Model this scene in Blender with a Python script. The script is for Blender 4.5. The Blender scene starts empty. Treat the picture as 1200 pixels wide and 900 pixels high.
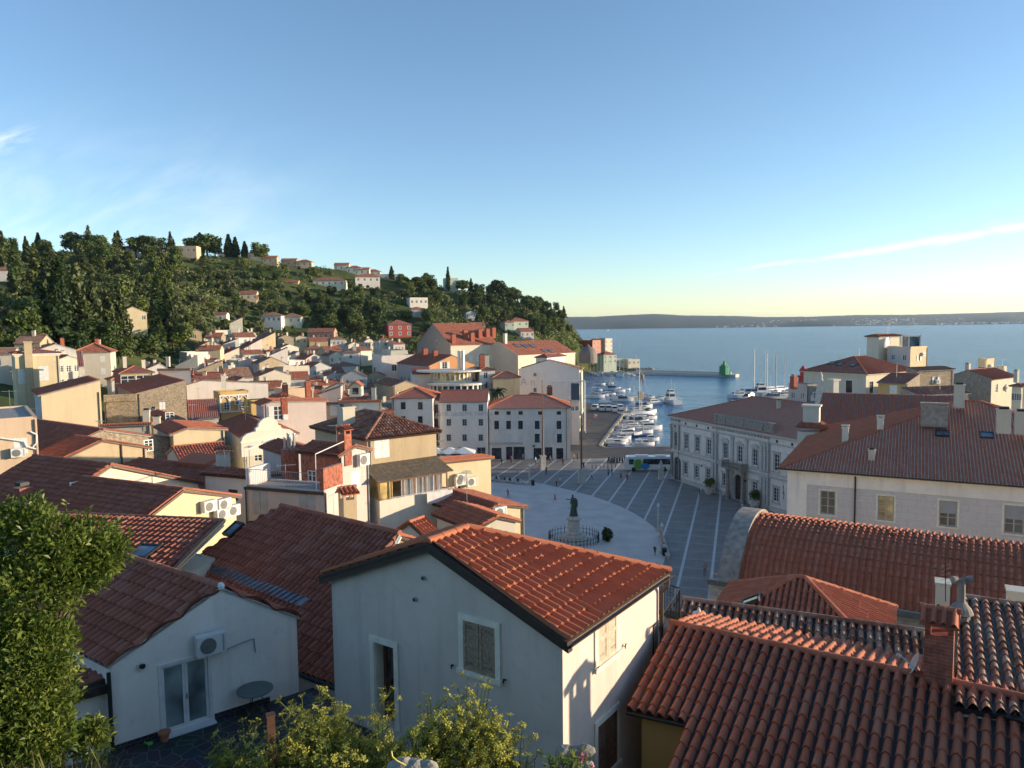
import bpy, math, random
import numpy as np
from mathutils import Vector, Matrix, noise
V = Vector
R = math.radians
rnd = random.Random(7)
scene = bpy.context.scene
COL = scene.collection
# ------------------------------------------------------------ camera, sky, sun
F, CAMH, YH, ROLL = 880.0, 30.0, 382.5, R(0.70)
PITCH = math.atan((450 - YH) / F)
SUN_EL, SUN_AZ = R(8.5), R(1.5)          # azimuth measured from +X towards +Y
cam = bpy.data.cameras.new('camera'); camo = bpy.data.objects.new('camera', cam); COL.objects.link(camo)
cam.sensor_width = 36; cam.lens = 36 * F / 1200; cam.clip_start = .1; cam.clip_end = 40000
camo.location = (0, 0, CAMH)
CAMM = Matrix.Rotation(math.pi/2 - PITCH, 3, 'X') @ Matrix.Rotation(-ROLL, 3, 'Z')
camo.rotation_euler = CAMM.to_euler()
scene.camera = camo
scene.view_settings.view_transform = 'Standard'; scene.view_settings.look = 'None'
scene.view_settings.gamma = 1; scene.view_settings.exposure = 1.62
scene.view_settings.use_curve_mapping = False
world = bpy.data.worlds.new('World'); scene.world = world; world.use_nodes = True
def build_world():
 nt = world.node_tree; nt.nodes.clear(); N = nt.nodes.new; L = nt.links.new
 out = N('ShaderNodeOutputWorld'); bg = N('ShaderNodeBackground'); bg.inputs[1].default_value = 0.093
 sky = N('ShaderNodeTexSky'); sky.sky_type = 'NISHITA'; sky.sun_disc = False
 sky.sun_elevation = SUN_EL; sky.sun_rotation = math.pi/2 - SUN_AZ
 sky.altitude = 30; sky.air_density = .85; sky.dust_density = 0.22; sky.ozone_density = 2.2
 tc = N('ShaderNodeTexCoord'); sp = N('ShaderNodeSeparateXYZ'); L(tc.outputs['Generated'], sp.inputs[0])
 def m(op, a, b=None, clamp=False):
  n = N('ShaderNodeMath'); n.operation = op; n.use_clamp = clamp
  for i, q in enumerate((a, b)):
   if q is None: continue
   if isinstance(q, (int, float)): n.inputs[i].default_value = q
   else: L(q, n.inputs[i])
  return n.outputs[0]
 def ss(v, a, b):
  n = N('ShaderNodeMapRange'); n.interpolation_type = 'SMOOTHSTEP'
  L(v, n.inputs[0]); n.inputs[1].default_value = a; n.inputs[2].default_value = b
  return n.outputs[0]
 x, y, z = sp.outputs
 az = m('DIVIDE', x, y); el = m('DIVIDE', z, y)
 def nz(sx, sz, scale, det=6, shear=0.0):
  c = N('ShaderNodeCombineXYZ'); L(m('MULTIPLY', az, sx), c.inputs[0])
  L(m('MULTIPLY', m('ADD', el, m('MULTIPLY', az, shear)), sz), c.inputs[1])
  n = N('ShaderNodeTexNoise'); n.inputs['Scale'].default_value = scale; n.inputs['Detail'].default_value = det
  n.inputs['Roughness'].default_value = .6; n.inputs['Distortion'].default_value = .4
  L(c.outputs[0], n.inputs[0]); return n.outputs[0]
 wob = m('MULTIPLY', m('SUBTRACT', nz(1, 1, 5), .5), .03)
 line = m('ADD', m('ADD', m('MULTIPLY', az, .145), .026), wob)
 d = m('ABSOLUTE', m('SUBTRACT', el, line))
 wid = m('ADD', m('MULTIPLY', ss(az, .25, .75), .010), .003)
 st = m('SUBTRACT', 1, m('DIVIDE', d, wid), True)
 st = m('MULTIPLY', m('MULTIPLY', st, ss(az, .2, .42)), ss(nz(2, 9, 9, 8, -.15), .30, .62))
 st = m('MULTIPLY', m('MULTIPLY', st, ss(y, 0, .3)), .55)
 w1 = m('SUBTRACT', 1, m('DIVIDE', m('ABSOLUTE', m('SUBTRACT', el, m('ADD', m('MULTIPLY', az, .22), .393))), .022), True)
 w1 = m('MULTIPLY', m('MULTIPLY', w1, ss(az, -.585, -.66)), ss(nz(3, 12, 6, 8, -.2), .35, .7))
 w1 = m('MULTIPLY', m('MULTIPLY', w1, ss(y, 0, .3)), .5)
 v = m('MULTIPLY', ss(nz(1.5, 4, 3.2, 8, -.3), .38, .72), ss(az, -.15, -.5))
 v = m('MULTIPLY', m('MULTIPLY', v, ss(el, .33, .12)), m('MULTIPLY', ss(y, 0, .3), .26))
 mask = m('MAXIMUM', m('MAXIMUM', st, w1), v)
 mix = N('ShaderNodeMix'); mix.data_type = 'RGBA'; L(mask, mix.inputs[0]); L(sky.outputs[0], mix.inputs[6])
 mix.inputs[7].default_value = (5.2, 5.0, 4.7, 1)
 L(mix.outputs[2], bg.inputs[0]); L(bg.outputs[0], out.inputs[0])
build_world()
sun = bpy.data.lights.new('sun', 'SUN'); suno = bpy.data.objects.new('sun', sun); COL.objects.link(suno)
sun.energy = 2.5; sun.angle = R(.55); sun.color = (1.0, .80, .56)
SUND = V((math.cos(SUN_AZ)*math.cos(SUN_EL), math.sin(SUN_AZ)*math.cos(SUN_EL), math.sin(SUN_EL)))
suno.rotation_euler = SUND.to_track_quat('Z', 'Y').to_euler(); suno.location = (60, 0, 90)
scene.cycles.max_bounces = 6; scene.cycles.diffuse_bounces = 3; scene.cycles.glossy_bounces = 3
scene.cycles.transmission_bounces = 4; scene.cycles.volume_bounces = 0
scene.cycles.use_denoising = True
scene.cycles.use_adaptive_sampling = True; scene.cycles.adaptive_threshold = 0.02
# ------------------------------------------------------------ survey: photo pixel -> place
def ray(px, py):
 return CAMM @ V(((px - 600) / F, -(py - 450) / F, -1))
def at(px, py, D):
 r = ray(px, py); t = D / r.y
 return V((r.x*t, D, CAMH + r.z*t))
def onz(px, py, z):
 r = ray(px, py); t = (z - CAMH) / r.z
 return V((r.x*t, r.y*t, z))
def onpl(px, py, p, n):
 r = ray(px, py); o = V((0, 0, CAMH)); t = (p - o).dot(n) / r.dot(n)
 return o + r*t
def proj(p):
 q = CAMM.transposed() @ (V(p) - V((0, 0, CAMH)))
 return 600 + F*q.x/-q.z, 450 - F*q.y/-q.z
def pln(a, b, c):
 n = (b-a).cross(c-a).normalized()
 return n if n.z > 0 else -n
# ------------------------------------------------------------ materials
MATS = {}
def _nt(name):
 m = bpy.data.materials.new(name); m.use_nodes = True
 nt = m.node_tree; b = nt.nodes['Principled BSDF']
 return m, nt, b, nt.nodes.new, nt.links.new
def c4(c): return (c[0], c[1], c[2], 1)
def mul(c, k): return tuple(min(1, x*k) for x in c[:3])
def plain(name, c, rough=.6, metal=0, var=.12, scale=3.0, bump=0, bscale=30, spec=.5, emit=0):
 if name in MATS: return MATS[name]
 m, nt, b, N, L = _nt(name)
 g = N('ShaderNodeNewGeometry'); n = N('ShaderNodeTexNoise'); n.inputs['Scale'].default_value = scale; n.inputs['Detail'].default_value = 5
 L(g.outputs['Position'], n.inputs[0])
 r = N('ShaderNodeValToRGB'); r.color_ramp.elements[0].position = .3; r.color_ramp.elements[1].position = .7
 r.color_ramp.elements[0].color = c4(mul(c, 1-var)); r.color_ramp.elements[1].color = c4(mul(c, 1+var*.7))
 L(n.outputs[0], r.inputs[0]); L(r.outputs[0], b.inputs['Base Color'])
 b.inputs['Roughness'].default_value = rough; b.inputs['Metallic'].default_value = metal
 b.inputs['Specular IOR Level'].default_value = spec
 if emit:
  L(r.outputs[0], b.inputs['Emission Color']); b.inputs['Emission Strength'].default_value = emit
 if bump:
  n2 = N('ShaderNodeTexNoise'); n2.inputs['Scale'].default_value = bscale; n2.inputs['Detail'].default_value = 4
  L(g.outputs['Position'], n2.inputs[0])
  bp = N('ShaderNodeBump'); bp.inputs['Strength'].default_value = bump; bp.inputs['Distance'].default_value = .03
  L(n2.outputs[0], bp.inputs['Height']); L(bp.outputs[0], b.inputs['Normal'])
 MATS[name] = m; return m
def plaster(name, c, stain=.25, dark=None, big=.35, bump=.25):
 """weathered render: broad blotches, vertical streaks, fine grain"""
 if name in MATS: return MATS[name]
 m, nt, b, N, L = _nt(name)
 g = N('ShaderNodeNewGeometry')
 def nz(sc, scale, det):
  mp = N('ShaderNodeMapping'); mp.inputs['Scale'].default_value = sc; L(g.outputs['Position'], mp.inputs[0])
  n = N('ShaderNodeTexNoise'); n.inputs['Scale'].default_value = scale; n.inputs['Detail'].default_value = det
  n.inputs['Roughness'].default_value = .62
  L(mp.outputs[0], n.inputs[0]); return n.outputs[0]
 def ramp(s, p0, p1, a, bb):
  r = N('ShaderNodeValToRGB'); e = r.color_ramp.elements; e[0].position = p0; e[1].position = p1
  e[0].color = c4(a); e[1].color = c4(bb); L(s, r.inputs[0]); return r.outputs[0]
 d = dark or tuple(x*.62 for x in c)
 base = ramp(nz((1, 1, 1), big, 7), .3, .68, mul(c, 1-.3*stain), mul(c, 1+.12*stain))
 f1 = ramp(nz((1.6, 1.6, .16), 1.1, 8), .50, .78, (0, 0, 0), (stain*1.3,)*3)
 f2 = ramp(nz((1, 1, 1), 3.0, 8), .55, .8, (0, 0, 0), (stain*.9,)*3)
 mx = N('ShaderNodeMath'); mx.operation = 'MAXIMUM'; L(f1, mx.inputs[0]); L(f2, mx.inputs[1])
 mix = N('ShaderNodeMix'); mix.data_type = 'RGBA'; L(mx.outputs[0], mix.inputs[0]); L(base, mix.inputs[6]); mix.inputs[7].default_value = c4(d)
 L(mix.outputs[2], b.inputs['Base Color']); b.inputs['Roughness'].default_value = .9; b.inputs['Specular IOR Level'].default_value = .25
 bp = N('ShaderNodeBump'); bp.inputs['Strength'].default_value = bump; bp.inputs['Distance'].default_value = .02
 L(nz((1, 1, 1), 22, 6), bp.inputs['Height']); L(bp.outputs[0], b.inputs['Normal'])
 MATS[name] = m; return m
def masonry(name, c1, c2, mortar, w=.5, h=.25, msize=.02, rough=.9, irregular=.6, bump=.6, lo=.55, hi=1.15):
 """rubble or brick by UV-free world coordinates: brick texture on (x+y, z)"""
 if name in MATS: return MATS[name]
 m, nt, b, N, L = _nt(name)
 g = N('ShaderNodeNewGeometry'); sp = N('ShaderNodeSeparateXYZ'); L(g.outputs['Position'], sp.inputs[0])
 ns = N('ShaderNodeSeparateXYZ'); L(g.outputs['True Normal'], ns.inputs[0])
 def mm(op, p, q):
  k = N('ShaderNodeMath'); k.operation = op; L(p, k.inputs[0]); L(q, k.inputs[1]); return k
 a = mm('SUBTRACT', mm('MULTIPLY', sp.outputs[1], ns.outputs[0]).outputs[0], mm('MULTIPLY', sp.outputs[0], ns.outputs[1]).outputs[0])
 cb = N('ShaderNodeCombineXYZ'); L(a.outputs[0], cb.inputs[0]); L(sp.outputs[2], cb.inputs[1])
 nn = N('ShaderNodeTexNoise'); nn.inputs['Scale'].default_value = 2.2; nn.inputs['Detail'].default_value = 5; L(g.outputs['Position'], nn.inputs[0])
 vm = N('ShaderNodeVectorMath'); vm.operation = 'MULTIPLY_ADD'; L(nn.outputs['Color'], vm.inputs[0])
 vm.inputs[1].default_value = (irregular*w, irregular*h, 0); L(cb.outputs[0], vm.inputs[2])
 br = N('ShaderNodeTexBrick'); L(vm.outputs[0], br.inputs[0]); br.inputs['Scale'].default_value = 1
 br.inputs['Brick Width'].default_value = w; br.inputs['Row Height'].default_value = h
 br.inputs['Mortar Size'].default_value = msize; br.inputs['Mortar Smooth'].default_value = .3
 br.inputs['Color1'].default_value = c4(c1); br.inputs['Color2'].default_value = c4(c2); br.inputs['Mortar'].default_value = c4(mortar)
 n3 = N('ShaderNodeTexNoise'); n3.inputs['Scale'].default_value = 5; n3.inputs['Detail'].default_value = 7; L(g.outputs['Position'], n3.inputs[0])
 r = N('ShaderNodeValToRGB'); r.color_ramp.elements[0].color = (lo, lo*.97, lo*.94, 1); r.color_ramp.elements[1].color = (hi, hi*.98, hi*.95, 1)
 r.color_ramp.elements[0].position = .3; r.color_ramp.elements[1].position = .65; L(n3.outputs[0], r.inputs[0])
 mx = N('ShaderNodeMix'); mx.data_type = 'RGBA'; mx.blend_type = 'MULTIPLY'; mx.inputs[0].default_value = 1
 L(br.outputs[0], mx.inputs[6]); L(r.outputs[0], mx.inputs[7]); L(mx.outputs[2], b.inputs['Base Color'])
 b.inputs['Roughness'].default_value = rough; b.inputs['Specular IOR Level'].default_value = .25
 bp = N('ShaderNodeBump'); bp.inputs['Strength'].default_value = bump; bp.inputs['Distance'].default_value = .03
 ad = N('ShaderNodeMath'); ad.operation = 'SUBTRACT'; L(n3.outputs[0], ad.inputs[0]); L(br.outputs['Fac'], ad.inputs[1])
 L(ad.outputs[0], bp.inputs['Height']); L(bp.outputs[0], b.inputs['Normal'])
 MATS[name] = m; return m
def rooftile(name, c1, c2, c3, lichen=(.30, .27, .23), lam=.25, rough=.82, bump=False, blotch=.5):
 """clay tiles, one random tint per tile by UV cell, lichen patches; UV is in tile units"""
 if name in MATS: return MATS[name]
 m, nt, b, N, L = _nt(name)
 uv = N('ShaderNodeUVMap'); uv.uv_map = 'tile'
 fl = N('ShaderNodeVectorMath'); fl.operation = 'FLOOR'; L(uv.outputs[0], fl.inputs[0])
 wn = N('ShaderNodeTexWhiteNoise'); wn.noise_dimensions = '3D'; L(fl.outputs[0], wn.inputs['Vector'])
 r = N('ShaderNodeValToRGB'); e = r.color_ramp.elements
 e[0].color = c4(c1); e[1].color = c4(c3); e[1].position = 1.0; q = e.new(.55); q.color = c4(c2); e[0].position = .1
 L(wn.outputs[0], r.inputs[0])
 g = N('ShaderNodeNewGeometry'); n = N('ShaderNodeTexNoise'); n.inputs['Scale'].default_value = blotch; n.inputs['Detail'].default_value = 9; n.inputs['Roughness'].default_value = .7
 L(g.outputs['Position'], n.inputs[0])
 ad = N('ShaderNodeMath'); ad.operation = 'MULTIPLY_ADD'; L(wn.outputs[0], ad.inputs[0]); ad.inputs[1].default_value = .16; L(n.outputs[0], ad.inputs[2])
 r2 = N('ShaderNodeValToRGB'); r2.color_ramp.elements[0].position = .55; r2.color_ramp.elements[1].position = .78
 r2.color_ramp.elements[1].color = (lam, lam, lam, 1); r2.color_ramp.elements[0].color = (0, 0, 0, 1); L(ad.outputs[0], r2.inputs[0])
 mx = N('ShaderNodeMix'); mx.data_type = 'RGBA'; L(r2.outputs[0], mx.inputs[0]); L(r.outputs[0], mx.inputs[6]); mx.inputs[7].default_value = c4(lichen)
 L(mx.outputs[2], b.inputs['Base Color']); b.inputs['Roughness'].default_value = rough; b.inputs['Specular IOR Level'].default_value = .3
 bp = N('ShaderNodeBump'); bp.inputs['Distance'].default_value = .05
 if bump:
  sp = N('ShaderNodeSeparateXYZ'); L(uv.outputs[0], sp.inputs[0])
  s = N('ShaderNodeMath'); s.operation = 'SINE'; k = N('ShaderNodeMath'); k.operation = 'MULTIPLY'; k.inputs[1].default_value = 2*math.pi
  L(sp.outputs[0], k.inputs[0]); L(k.outputs[0], s.inputs[0])
  fr = N('ShaderNodeMath'); fr.operation = 'FRACT'; L(sp.outputs[1], fr.inputs[0])
  sb = N('ShaderNodeMath'); sb.operation = 'SUBTRACT'; L(s.outputs[0], sb.inputs[0]); L(fr.outputs[0], sb.inputs[1])
  L(sb.outputs[0], bp.inputs['Height']); bp.inputs['Strength'].default_value = .9
 else:
  n4 = N('ShaderNodeTexNoise'); n4.inputs['Scale'].default_value = 40; n4.inputs['Detail'].default_value = 4; L(g.outputs['Position'], n4.inputs[0])
  L(n4.outputs[0], bp.inputs['Height']); bp.inputs['Strength'].default_value = .25; bp.inputs['Distance'].default_value = .01
 L(bp.outputs[0], b.inputs['Normal'])
 MATS[name] = m; return m
def glassy(name, c=(.03, .04, .05), rough=.08):
 if name in MATS: return MATS[name]
 m, nt, b, N, L = _nt(name)
 g = N('ShaderNodeNewGeometry'); n = N('ShaderNodeTexNoise'); n.inputs['Scale'].default_value = .9; L(g.outputs['Position'], n.inputs[0])
 r = N('ShaderNodeValToRGB'); r.color_ramp.elements[0].color = c4(mul(c, .4)); r.color_ramp.elements[1].color = c4(mul(c, 1.8))
 r.color_ramp.elements[0].position = .35; r.color_ramp.elements[1].position = .65
 L(n.outputs[0], r.inputs[0]); L(r.outputs[0], b.inputs['Base Color'])
 b.inputs['Roughness'].default_value = rough; b.inputs['Specular IOR Level'].default_value = .6
 MATS[name] = m; return m
def leafmat(name, c1, c2, trans=.25, scale=.6, rough=.55):
 if name in MATS: return MATS[name]
 m, nt, b, N, L = _nt(name)
 oi = N('ShaderNodeObjectInfo'); g = N('ShaderNodeNewGeometry')
 n = N('ShaderNodeTexNoise'); n.inputs['Scale'].default_value = scale; n.inputs['Detail'].default_value = 3; L(g.outputs['Position'], n.inputs[0])
 wn = N('ShaderNodeMath'); wn.operation = 'ADD'; L(n.outputs[0], wn.inputs[0])
 k = N('ShaderNodeMath'); k.operation = 'MULTIPLY_ADD'; L(oi.outputs['Random'], k.inputs[0]); k.inputs[1].default_value = .5; k.inputs[2].default_value = -.25
 L(k.outputs[0], wn.inputs[1])
 r = N('ShaderNodeValToRGB'); r.color_ramp.elements[0].position = .25; r.color_ramp.elements[1].position = .75
 r.color_ramp.elements[0].color = c4(c1); r.color_ramp.elements[1].color = c4(c2); L(wn.outputs[0], r.inputs[0])
 L(r.outputs[0], b.inputs['Base Color']); b.inputs['Roughness'].default_value = rough; b.inputs['Specular IOR Level'].default_value = .3
 if trans:
  t = N('ShaderNodeBsdfTranslucent'); L(r.outputs[0], t.inputs[0]); ms = N('ShaderNodeMixShader'); ms.inputs[0].default_value = trans
  L(b.outputs[0], ms.inputs[1]); L(t.outputs[0], ms.inputs[2]); L(ms.outputs[0], nt.nodes['Material Output'].inputs[0])
 MATS[name] = m; return m
# ------------------------------------------------------------ mesh builder
WL = {}
class MB:
 def __init__(s): s.v = []; s.f = []; s.m = []; s.uv = {}; s.blocks = []
 def face(s, pts, mi=0, uv=None):
  i = len(s.v); s.v.extend([tuple(p) for p in pts]); s.f.append(tuple(range(i, i+len(pts)))); s.m.append(mi)
  if uv: s.uv[len(s.f)-1] = uv
 def mesh(s, vs, fs, mi=0):
  i = len(s.v); s.v.extend([tuple(p) for p in vs])
  for f in fs: s.f.append(tuple(q+i for q in f)); s.m.append(mi)
 def arr(s, vs, fs, mi=0, uvs=None):
  """numpy block: vs (n,3), fs (k,4), per-vertex uvs (n,2)"""
  s.blocks.append((np.asarray(vs, float), np.asarray(fs, int), mi, uvs))
 def obox(s, o, a, b, c, mi=0):
  o, a, b, c = V(o), V(a), V(b), V(c)
  if a.cross(b).dot(c) < 0: a, b = b, a
  p = [o, o+a, o+a+b, o+b]; q = [x+c for x in p]
  s.mesh(p+q, [(3, 2, 1, 0), (4, 5, 6, 7), (0, 1, 5, 4), (1, 2, 6, 5), (2, 3, 7, 6), (3, 0, 4, 7)], mi)
 def box(s, x, y, z, sx, sy, sz, ang=0, mi=0):
  """centred in x,y; z is the bottom"""
  ca, sa = math.cos(ang), math.sin(ang); a = V((ca, sa, 0)); b = V((-sa, ca, 0))
  s.obox(V((x, y, z)) - a*sx/2 - b*sy/2, a*sx, b*sy, V((0, 0, sz)), mi)
 def cyl(s, a, b, r0, r1=None, n=8, mi=0, caps=True):
  a, b = V(a), V(b); r1 = r0 if r1 is None else r1; d = (b-a)
  if d.length < 1e-9: return
  u = d.orthogonal().normalized(); w = d.normalized().cross(u)
  vs = []
  for k in range(n):
   t = 2*math.pi*k/n; e = u*math.cos(t)+w*math.sin(t); vs += [a+e*r0, b+e*r1]
  fs = [(2*k, 2*((k+1) % n), 2*((k+1) % n)+1, 2*k+1) for k in range(n)]
  if caps: fs += [tuple(2*k for k in range(n))[::-1], tuple(2*k+1 for k in range(n))]
  s.mesh(vs, fs, mi)
 def tube(s, pts, r, n=6, mi=0):
  pts = [V(p) for p in pts]
  for a, b in zip(pts, pts[1:]): s.cyl(a, b, r, r, n, mi)
 def lathe(s, c, prof, n=12, mi=0):
  c = V(c); vs = []; fs = []
  for r, z in prof:
   for k in range(n): t = 2*math.pi*k/n; vs.append(c+V((r*math.cos(t), r*math.sin(t), z)))
  for i in range(len(prof)-1):
   for k in range(n): k2 = (k+1) % n; fs.append((i*n+k, i*n+k2, (i+1)*n+k2, (i+1)*n+k))
  fs += [tuple(range(n))[::-1], tuple((len(prof)-1)*n+k for k in range(n))]
  s.mesh(vs, fs, mi)
 def prism(s, poly, z0, z1, mi=0):
  n = len(poly); P = [(p[0], p[1]) for p in poly]
  if sum(P[i][0]*P[(i+1) % n][1]-P[(i+1) % n][0]*P[i][1] for i in range(n)) < 0: P = P[::-1]
  s.mesh([(x, y, z0) for x, y in P]+[(x, y, z1) for x, y in P],
               [tuple(range(n))[::-1], tuple(range(n, 2*n))]+[(i, (i+1) % n, n+(i+1) % n, n+i) for i in range(n)], mi)
 def slab(s, poly, n, t, mi=0):
  """planar polygon extruded by t against its normal"""
  k = len(poly); a = [V(p) for p in poly]; b = [p - n*t for p in a]
  s.mesh(a+b, [tuple(range(k)), tuple(range(k, 2*k))[::-1]]+[(i, k+i, k+(i+1) % k, (i+1) % k) for i in range(k)], mi)
 def build(s, name, mats, parent=None, loc=None, smooth=False, rotz=0):
  me = bpy.data.meshes.new(name)
  nv = len(s.v); vs = np.array(s.v, float).reshape(-1, 3); loops = []; starts = []; totals = []; mi = list(s.m); uv = []
  hasuv = bool(s.uv) or any(b[3] is not None for b in s.blocks)
  la = [np.array([i for f in s.f for i in f], int)]; ta = [np.array([len(f) for f in s.f], int)]; ma = [np.array(s.m, int)]
  va = [vs]; off = nv
  ua = []
  if hasuv:
   for i, f in enumerate(s.f):
    ua.append(np.array(s.uv[i], float).reshape(-1, 2) if i in s.uv else np.zeros((len(f), 2)))
  for bv, bf, bm, bu in s.blocks:
   va.append(bv); la.append((bf+off).ravel()); ta.append(np.full(len(bf), bf.shape[1])); ma.append(np.full(len(bf), bm)); off += len(bv)
   if hasuv: ua.append(np.asarray(bu)[bf.ravel()] if bu is not None else np.zeros((bf.size, 2)))
  vs = np.concatenate(va); la = np.concatenate(la); ta = np.concatenate(ta); ma = np.concatenate(ma)
  pl = WL.get(parent.name, V()) if parent else V()
  L = V(loc) if loc is not None else pl
  if not rotz and not (parent is not None and loc is not None): vs = vs - np.array(L)
  me.vertices.add(len(vs)); me.vertices.foreach_set('co', vs.astype(np.float32).ravel())
  me.loops.add(len(la)); me.loops.foreach_set('vertex_index', la.astype(np.int32))
  me.polygons.add(len(ta)); st = np.concatenate([[0], np.cumsum(ta)[:-1]]) if len(ta) else np.array([], int)
  me.polygons.foreach_set('loop_start', st.astype(np.int32)); me.polygons.foreach_set('loop_total', ta.astype(np.int32))
  me.polygons.foreach_set('material_index', ma.astype(np.int32))
  me.polygons.foreach_set('use_smooth', np.full(len(ta), bool(smooth)))
  for m in (mats if isinstance(mats, (list, tuple)) else [mats]): me.materials.append(m)
  if hasuv:
   lay = me.uv_layers.new(name='tile'); lay.data.foreach_set('uv', np.concatenate(ua).astype(np.float32).ravel())
  me.update(calc_edges=True); me.validate(clean_customdata=False)
  o = bpy.data.objects.new(name, me); COL.objects.link(o)
  if parent is not None:
   o.parent = parent
   o.location = (V(loc)-pl) if loc is not None else (0, 0, 0)
  else: o.location = L
  o.rotation_euler.z = rotz
  WL[o.name] = L.copy()
  return o
def place(mesh, name, parent, wloc, rotz=0, scale=None):
 """a further object that shares a mesh"""
 o = bpy.data.objects.new(name, mesh); COL.objects.link(o)
 pl = WL.get(parent.name, V()) if parent else V()
 o.parent = parent; o.location = V(wloc)-pl; o.rotation_euler.z = rotz
 if scale: o.scale = scale
 WL[o.name] = V(wloc)
 return o
def tag(o, label=None, cat=None, group=None, kind=None):
 if label: o['label'] = label
 if cat: o['category'] = cat
 if group: o['group'] = group
 if kind: o['kind'] = kind
 return o
def thing(name, label, cat, loc, group=None, rotz=0):
 o = bpy.data.objects.new(name, None); COL.objects.link(o); o.location = loc; o.rotation_euler.z = rotz
 o.empty_display_size = .3
 WL[o.name] = V(loc) if not rotz else V()
 return tag(o, label, cat, group)
def dup(root, loc, rotz=0, label=None, scale=None):
 r = root.copy(); COL.objects.link(r); r.location = loc; r.rotation_euler.z = rotz
 if scale: r.scale = (scale,)*3
 if label: r['label'] = label
 def rec(src, dst):
  for ch in list(src.children):
   c = ch.copy(); COL.objects.link(c); c.parent = dst; rec(ch, c)
 rec(root, r); return r
def struct(o): o['kind'] = 'structure'; return o
# ------------------------------------------------------------ roof tiles
def tiles(mb, poly, mi=0, pitch=.24, course=.38, amp=.07, lip=.05, lvl=2, style='barrel', smi=None, thick=.12, rs=0):
 """clay tiles on a convex planar polygon: real waves and courses (lvl 2), waves only (1), flat with UV (0)"""
 P = [V(p) for p in poly]
 n = V((0, 0, 0))
 for i in range(len(P)): n += P[i].cross(P[(i+1) % len(P)])
 n.normalize()
 if n.z < 0: n = -n; P = P[::-1]
 up = (V((0, 0, 1)) - n*n.z)
 up = up.normalized() if up.length > 1e-4 else V((0, 1, 0))
 sd = up.cross(n).normalized(); o = P[0]
 st = np.array([((p-o).dot(sd), (p-o).dot(up)) for p in P])
 smi_ = mi if smi is None else smi
 mb.slab([p - n*.012 for p in P], n, thick, smi_)
 off = np.array([rnd.random()*97 // 1, rnd.random()*97 // 1])
 if lvl == 0:
  mb.face(P, mi, [(a/pitch+off[0], b/course+off[1]) for a, b in st]); return n
 s0, s1 = st[:, 0].min(), st[:, 0].max(); t0, t1 = st[:, 1].min(), st[:, 1].max()
 k = 8 if lvl == 2 else 6
 ns = max(2, int((s1-s0)/pitch*k)); S = np.linspace(s0, s1, ns+1)
 ph = (S/pitch) % 1.0
 if style == 'roll': prof = np.where(ph < .40, np.sin(ph/.40*math.pi)*1.25, -.2*np.sin((ph-.40)/.60*math.pi))*amp
 else: prof = np.where(ph < .64, np.sin(ph/.64*math.pi)*1.15, -1.0*np.sin((ph-.64)/.36*math.pi)**.7)*amp
 def lim(s):
  lo, hi = [], []
  for i in range(len(st)):
   a, b = st[i], st[(i+1) % len(st)]
   if abs(a[0]-b[0]) < 1e-9: continue
   u = (s-a[0])/(b[0]-a[0])
   if -1e-7 <= u <= 1+1e-7: lo.append(a[1]+u*(b[1]-a[1]))
  return (min(lo), max(lo)) if lo else (0, 0)
 LM = np.array([lim(s) for s in S])
 if lvl == 1:
  rows = [(t0, 0.0, 0.0), (t1, 0.0, 0.0)]
 else:
  nc = max(1, int(round((t1-t0)/course))); cl = (t1-t0)/nc; rows = []
  for i in range(nc): rows += [(t0+i*cl, lip, i+.02), (t0+(i+1)*cl, 0.0, i+.98)]
 col = np.floor(S/pitch).astype(int)
 rg = np.random.RandomState(int(abs(o.x*131+o.y*17+s1*7)) % 99991 + rs)
 vs = np.zeros((len(rows), ns+1, 3)); uv = np.zeros((len(rows), ns+1, 2))
 sdv, upv, nv, ov = map(np.array, (sd, up, n, o))
 jit = rg.normal(0, 1, (len(rows)//2+1, col.max()-col.min()+2))
 for r, (t, h, tv) in enumerate(rows):
  tj = t + (jit[r//2, col-col.min()]*.014 if (lvl == 2 and 0 < r < len(rows)-1 and r % 2 == 0) else 0)
  tt = np.clip(tj, LM[:, 0], LM[:, 1])
  hh = prof + h + (jit[r//2, col-col.min()]*.006 if lvl == 2 else 0)
  vs[r] = ov + S[:, None]*sdv + tt[:, None]*upv + hh[:, None]*nv
  uv[r, :, 0] = S/pitch+off[0]; uv[r, :, 1] = (tv if lvl == 2 else tt/course)+off[1]
 W = ns+1; idx = np.arange(len(rows)*W).reshape(len(rows), W)
 q = np.stack([idx[:-1, :-1], idx[:-1, 1:], idx[1:, 1:], idx[1:, :-1]], -1).reshape(-1, 4)
 fv = vs.reshape(-1, 3)
 d1 = fv[q[:, 2]]-fv[q[:, 0]]; d2 = fv[q[:, 3]]-fv[q[:, 1]]
 keep = np.linalg.norm(np.cross(d1, d2), axis=1) > 1e-6
 q = q[keep]; used = np.unique(q); re = np.full(len(fv), -1); re[used] = np.arange(len(used))
 uvc = uv.reshape(-1, 2)[used]
 mb.arr(fv[used], re[q], mi, uvc + np.array([.001, 0]))
 return n
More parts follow.
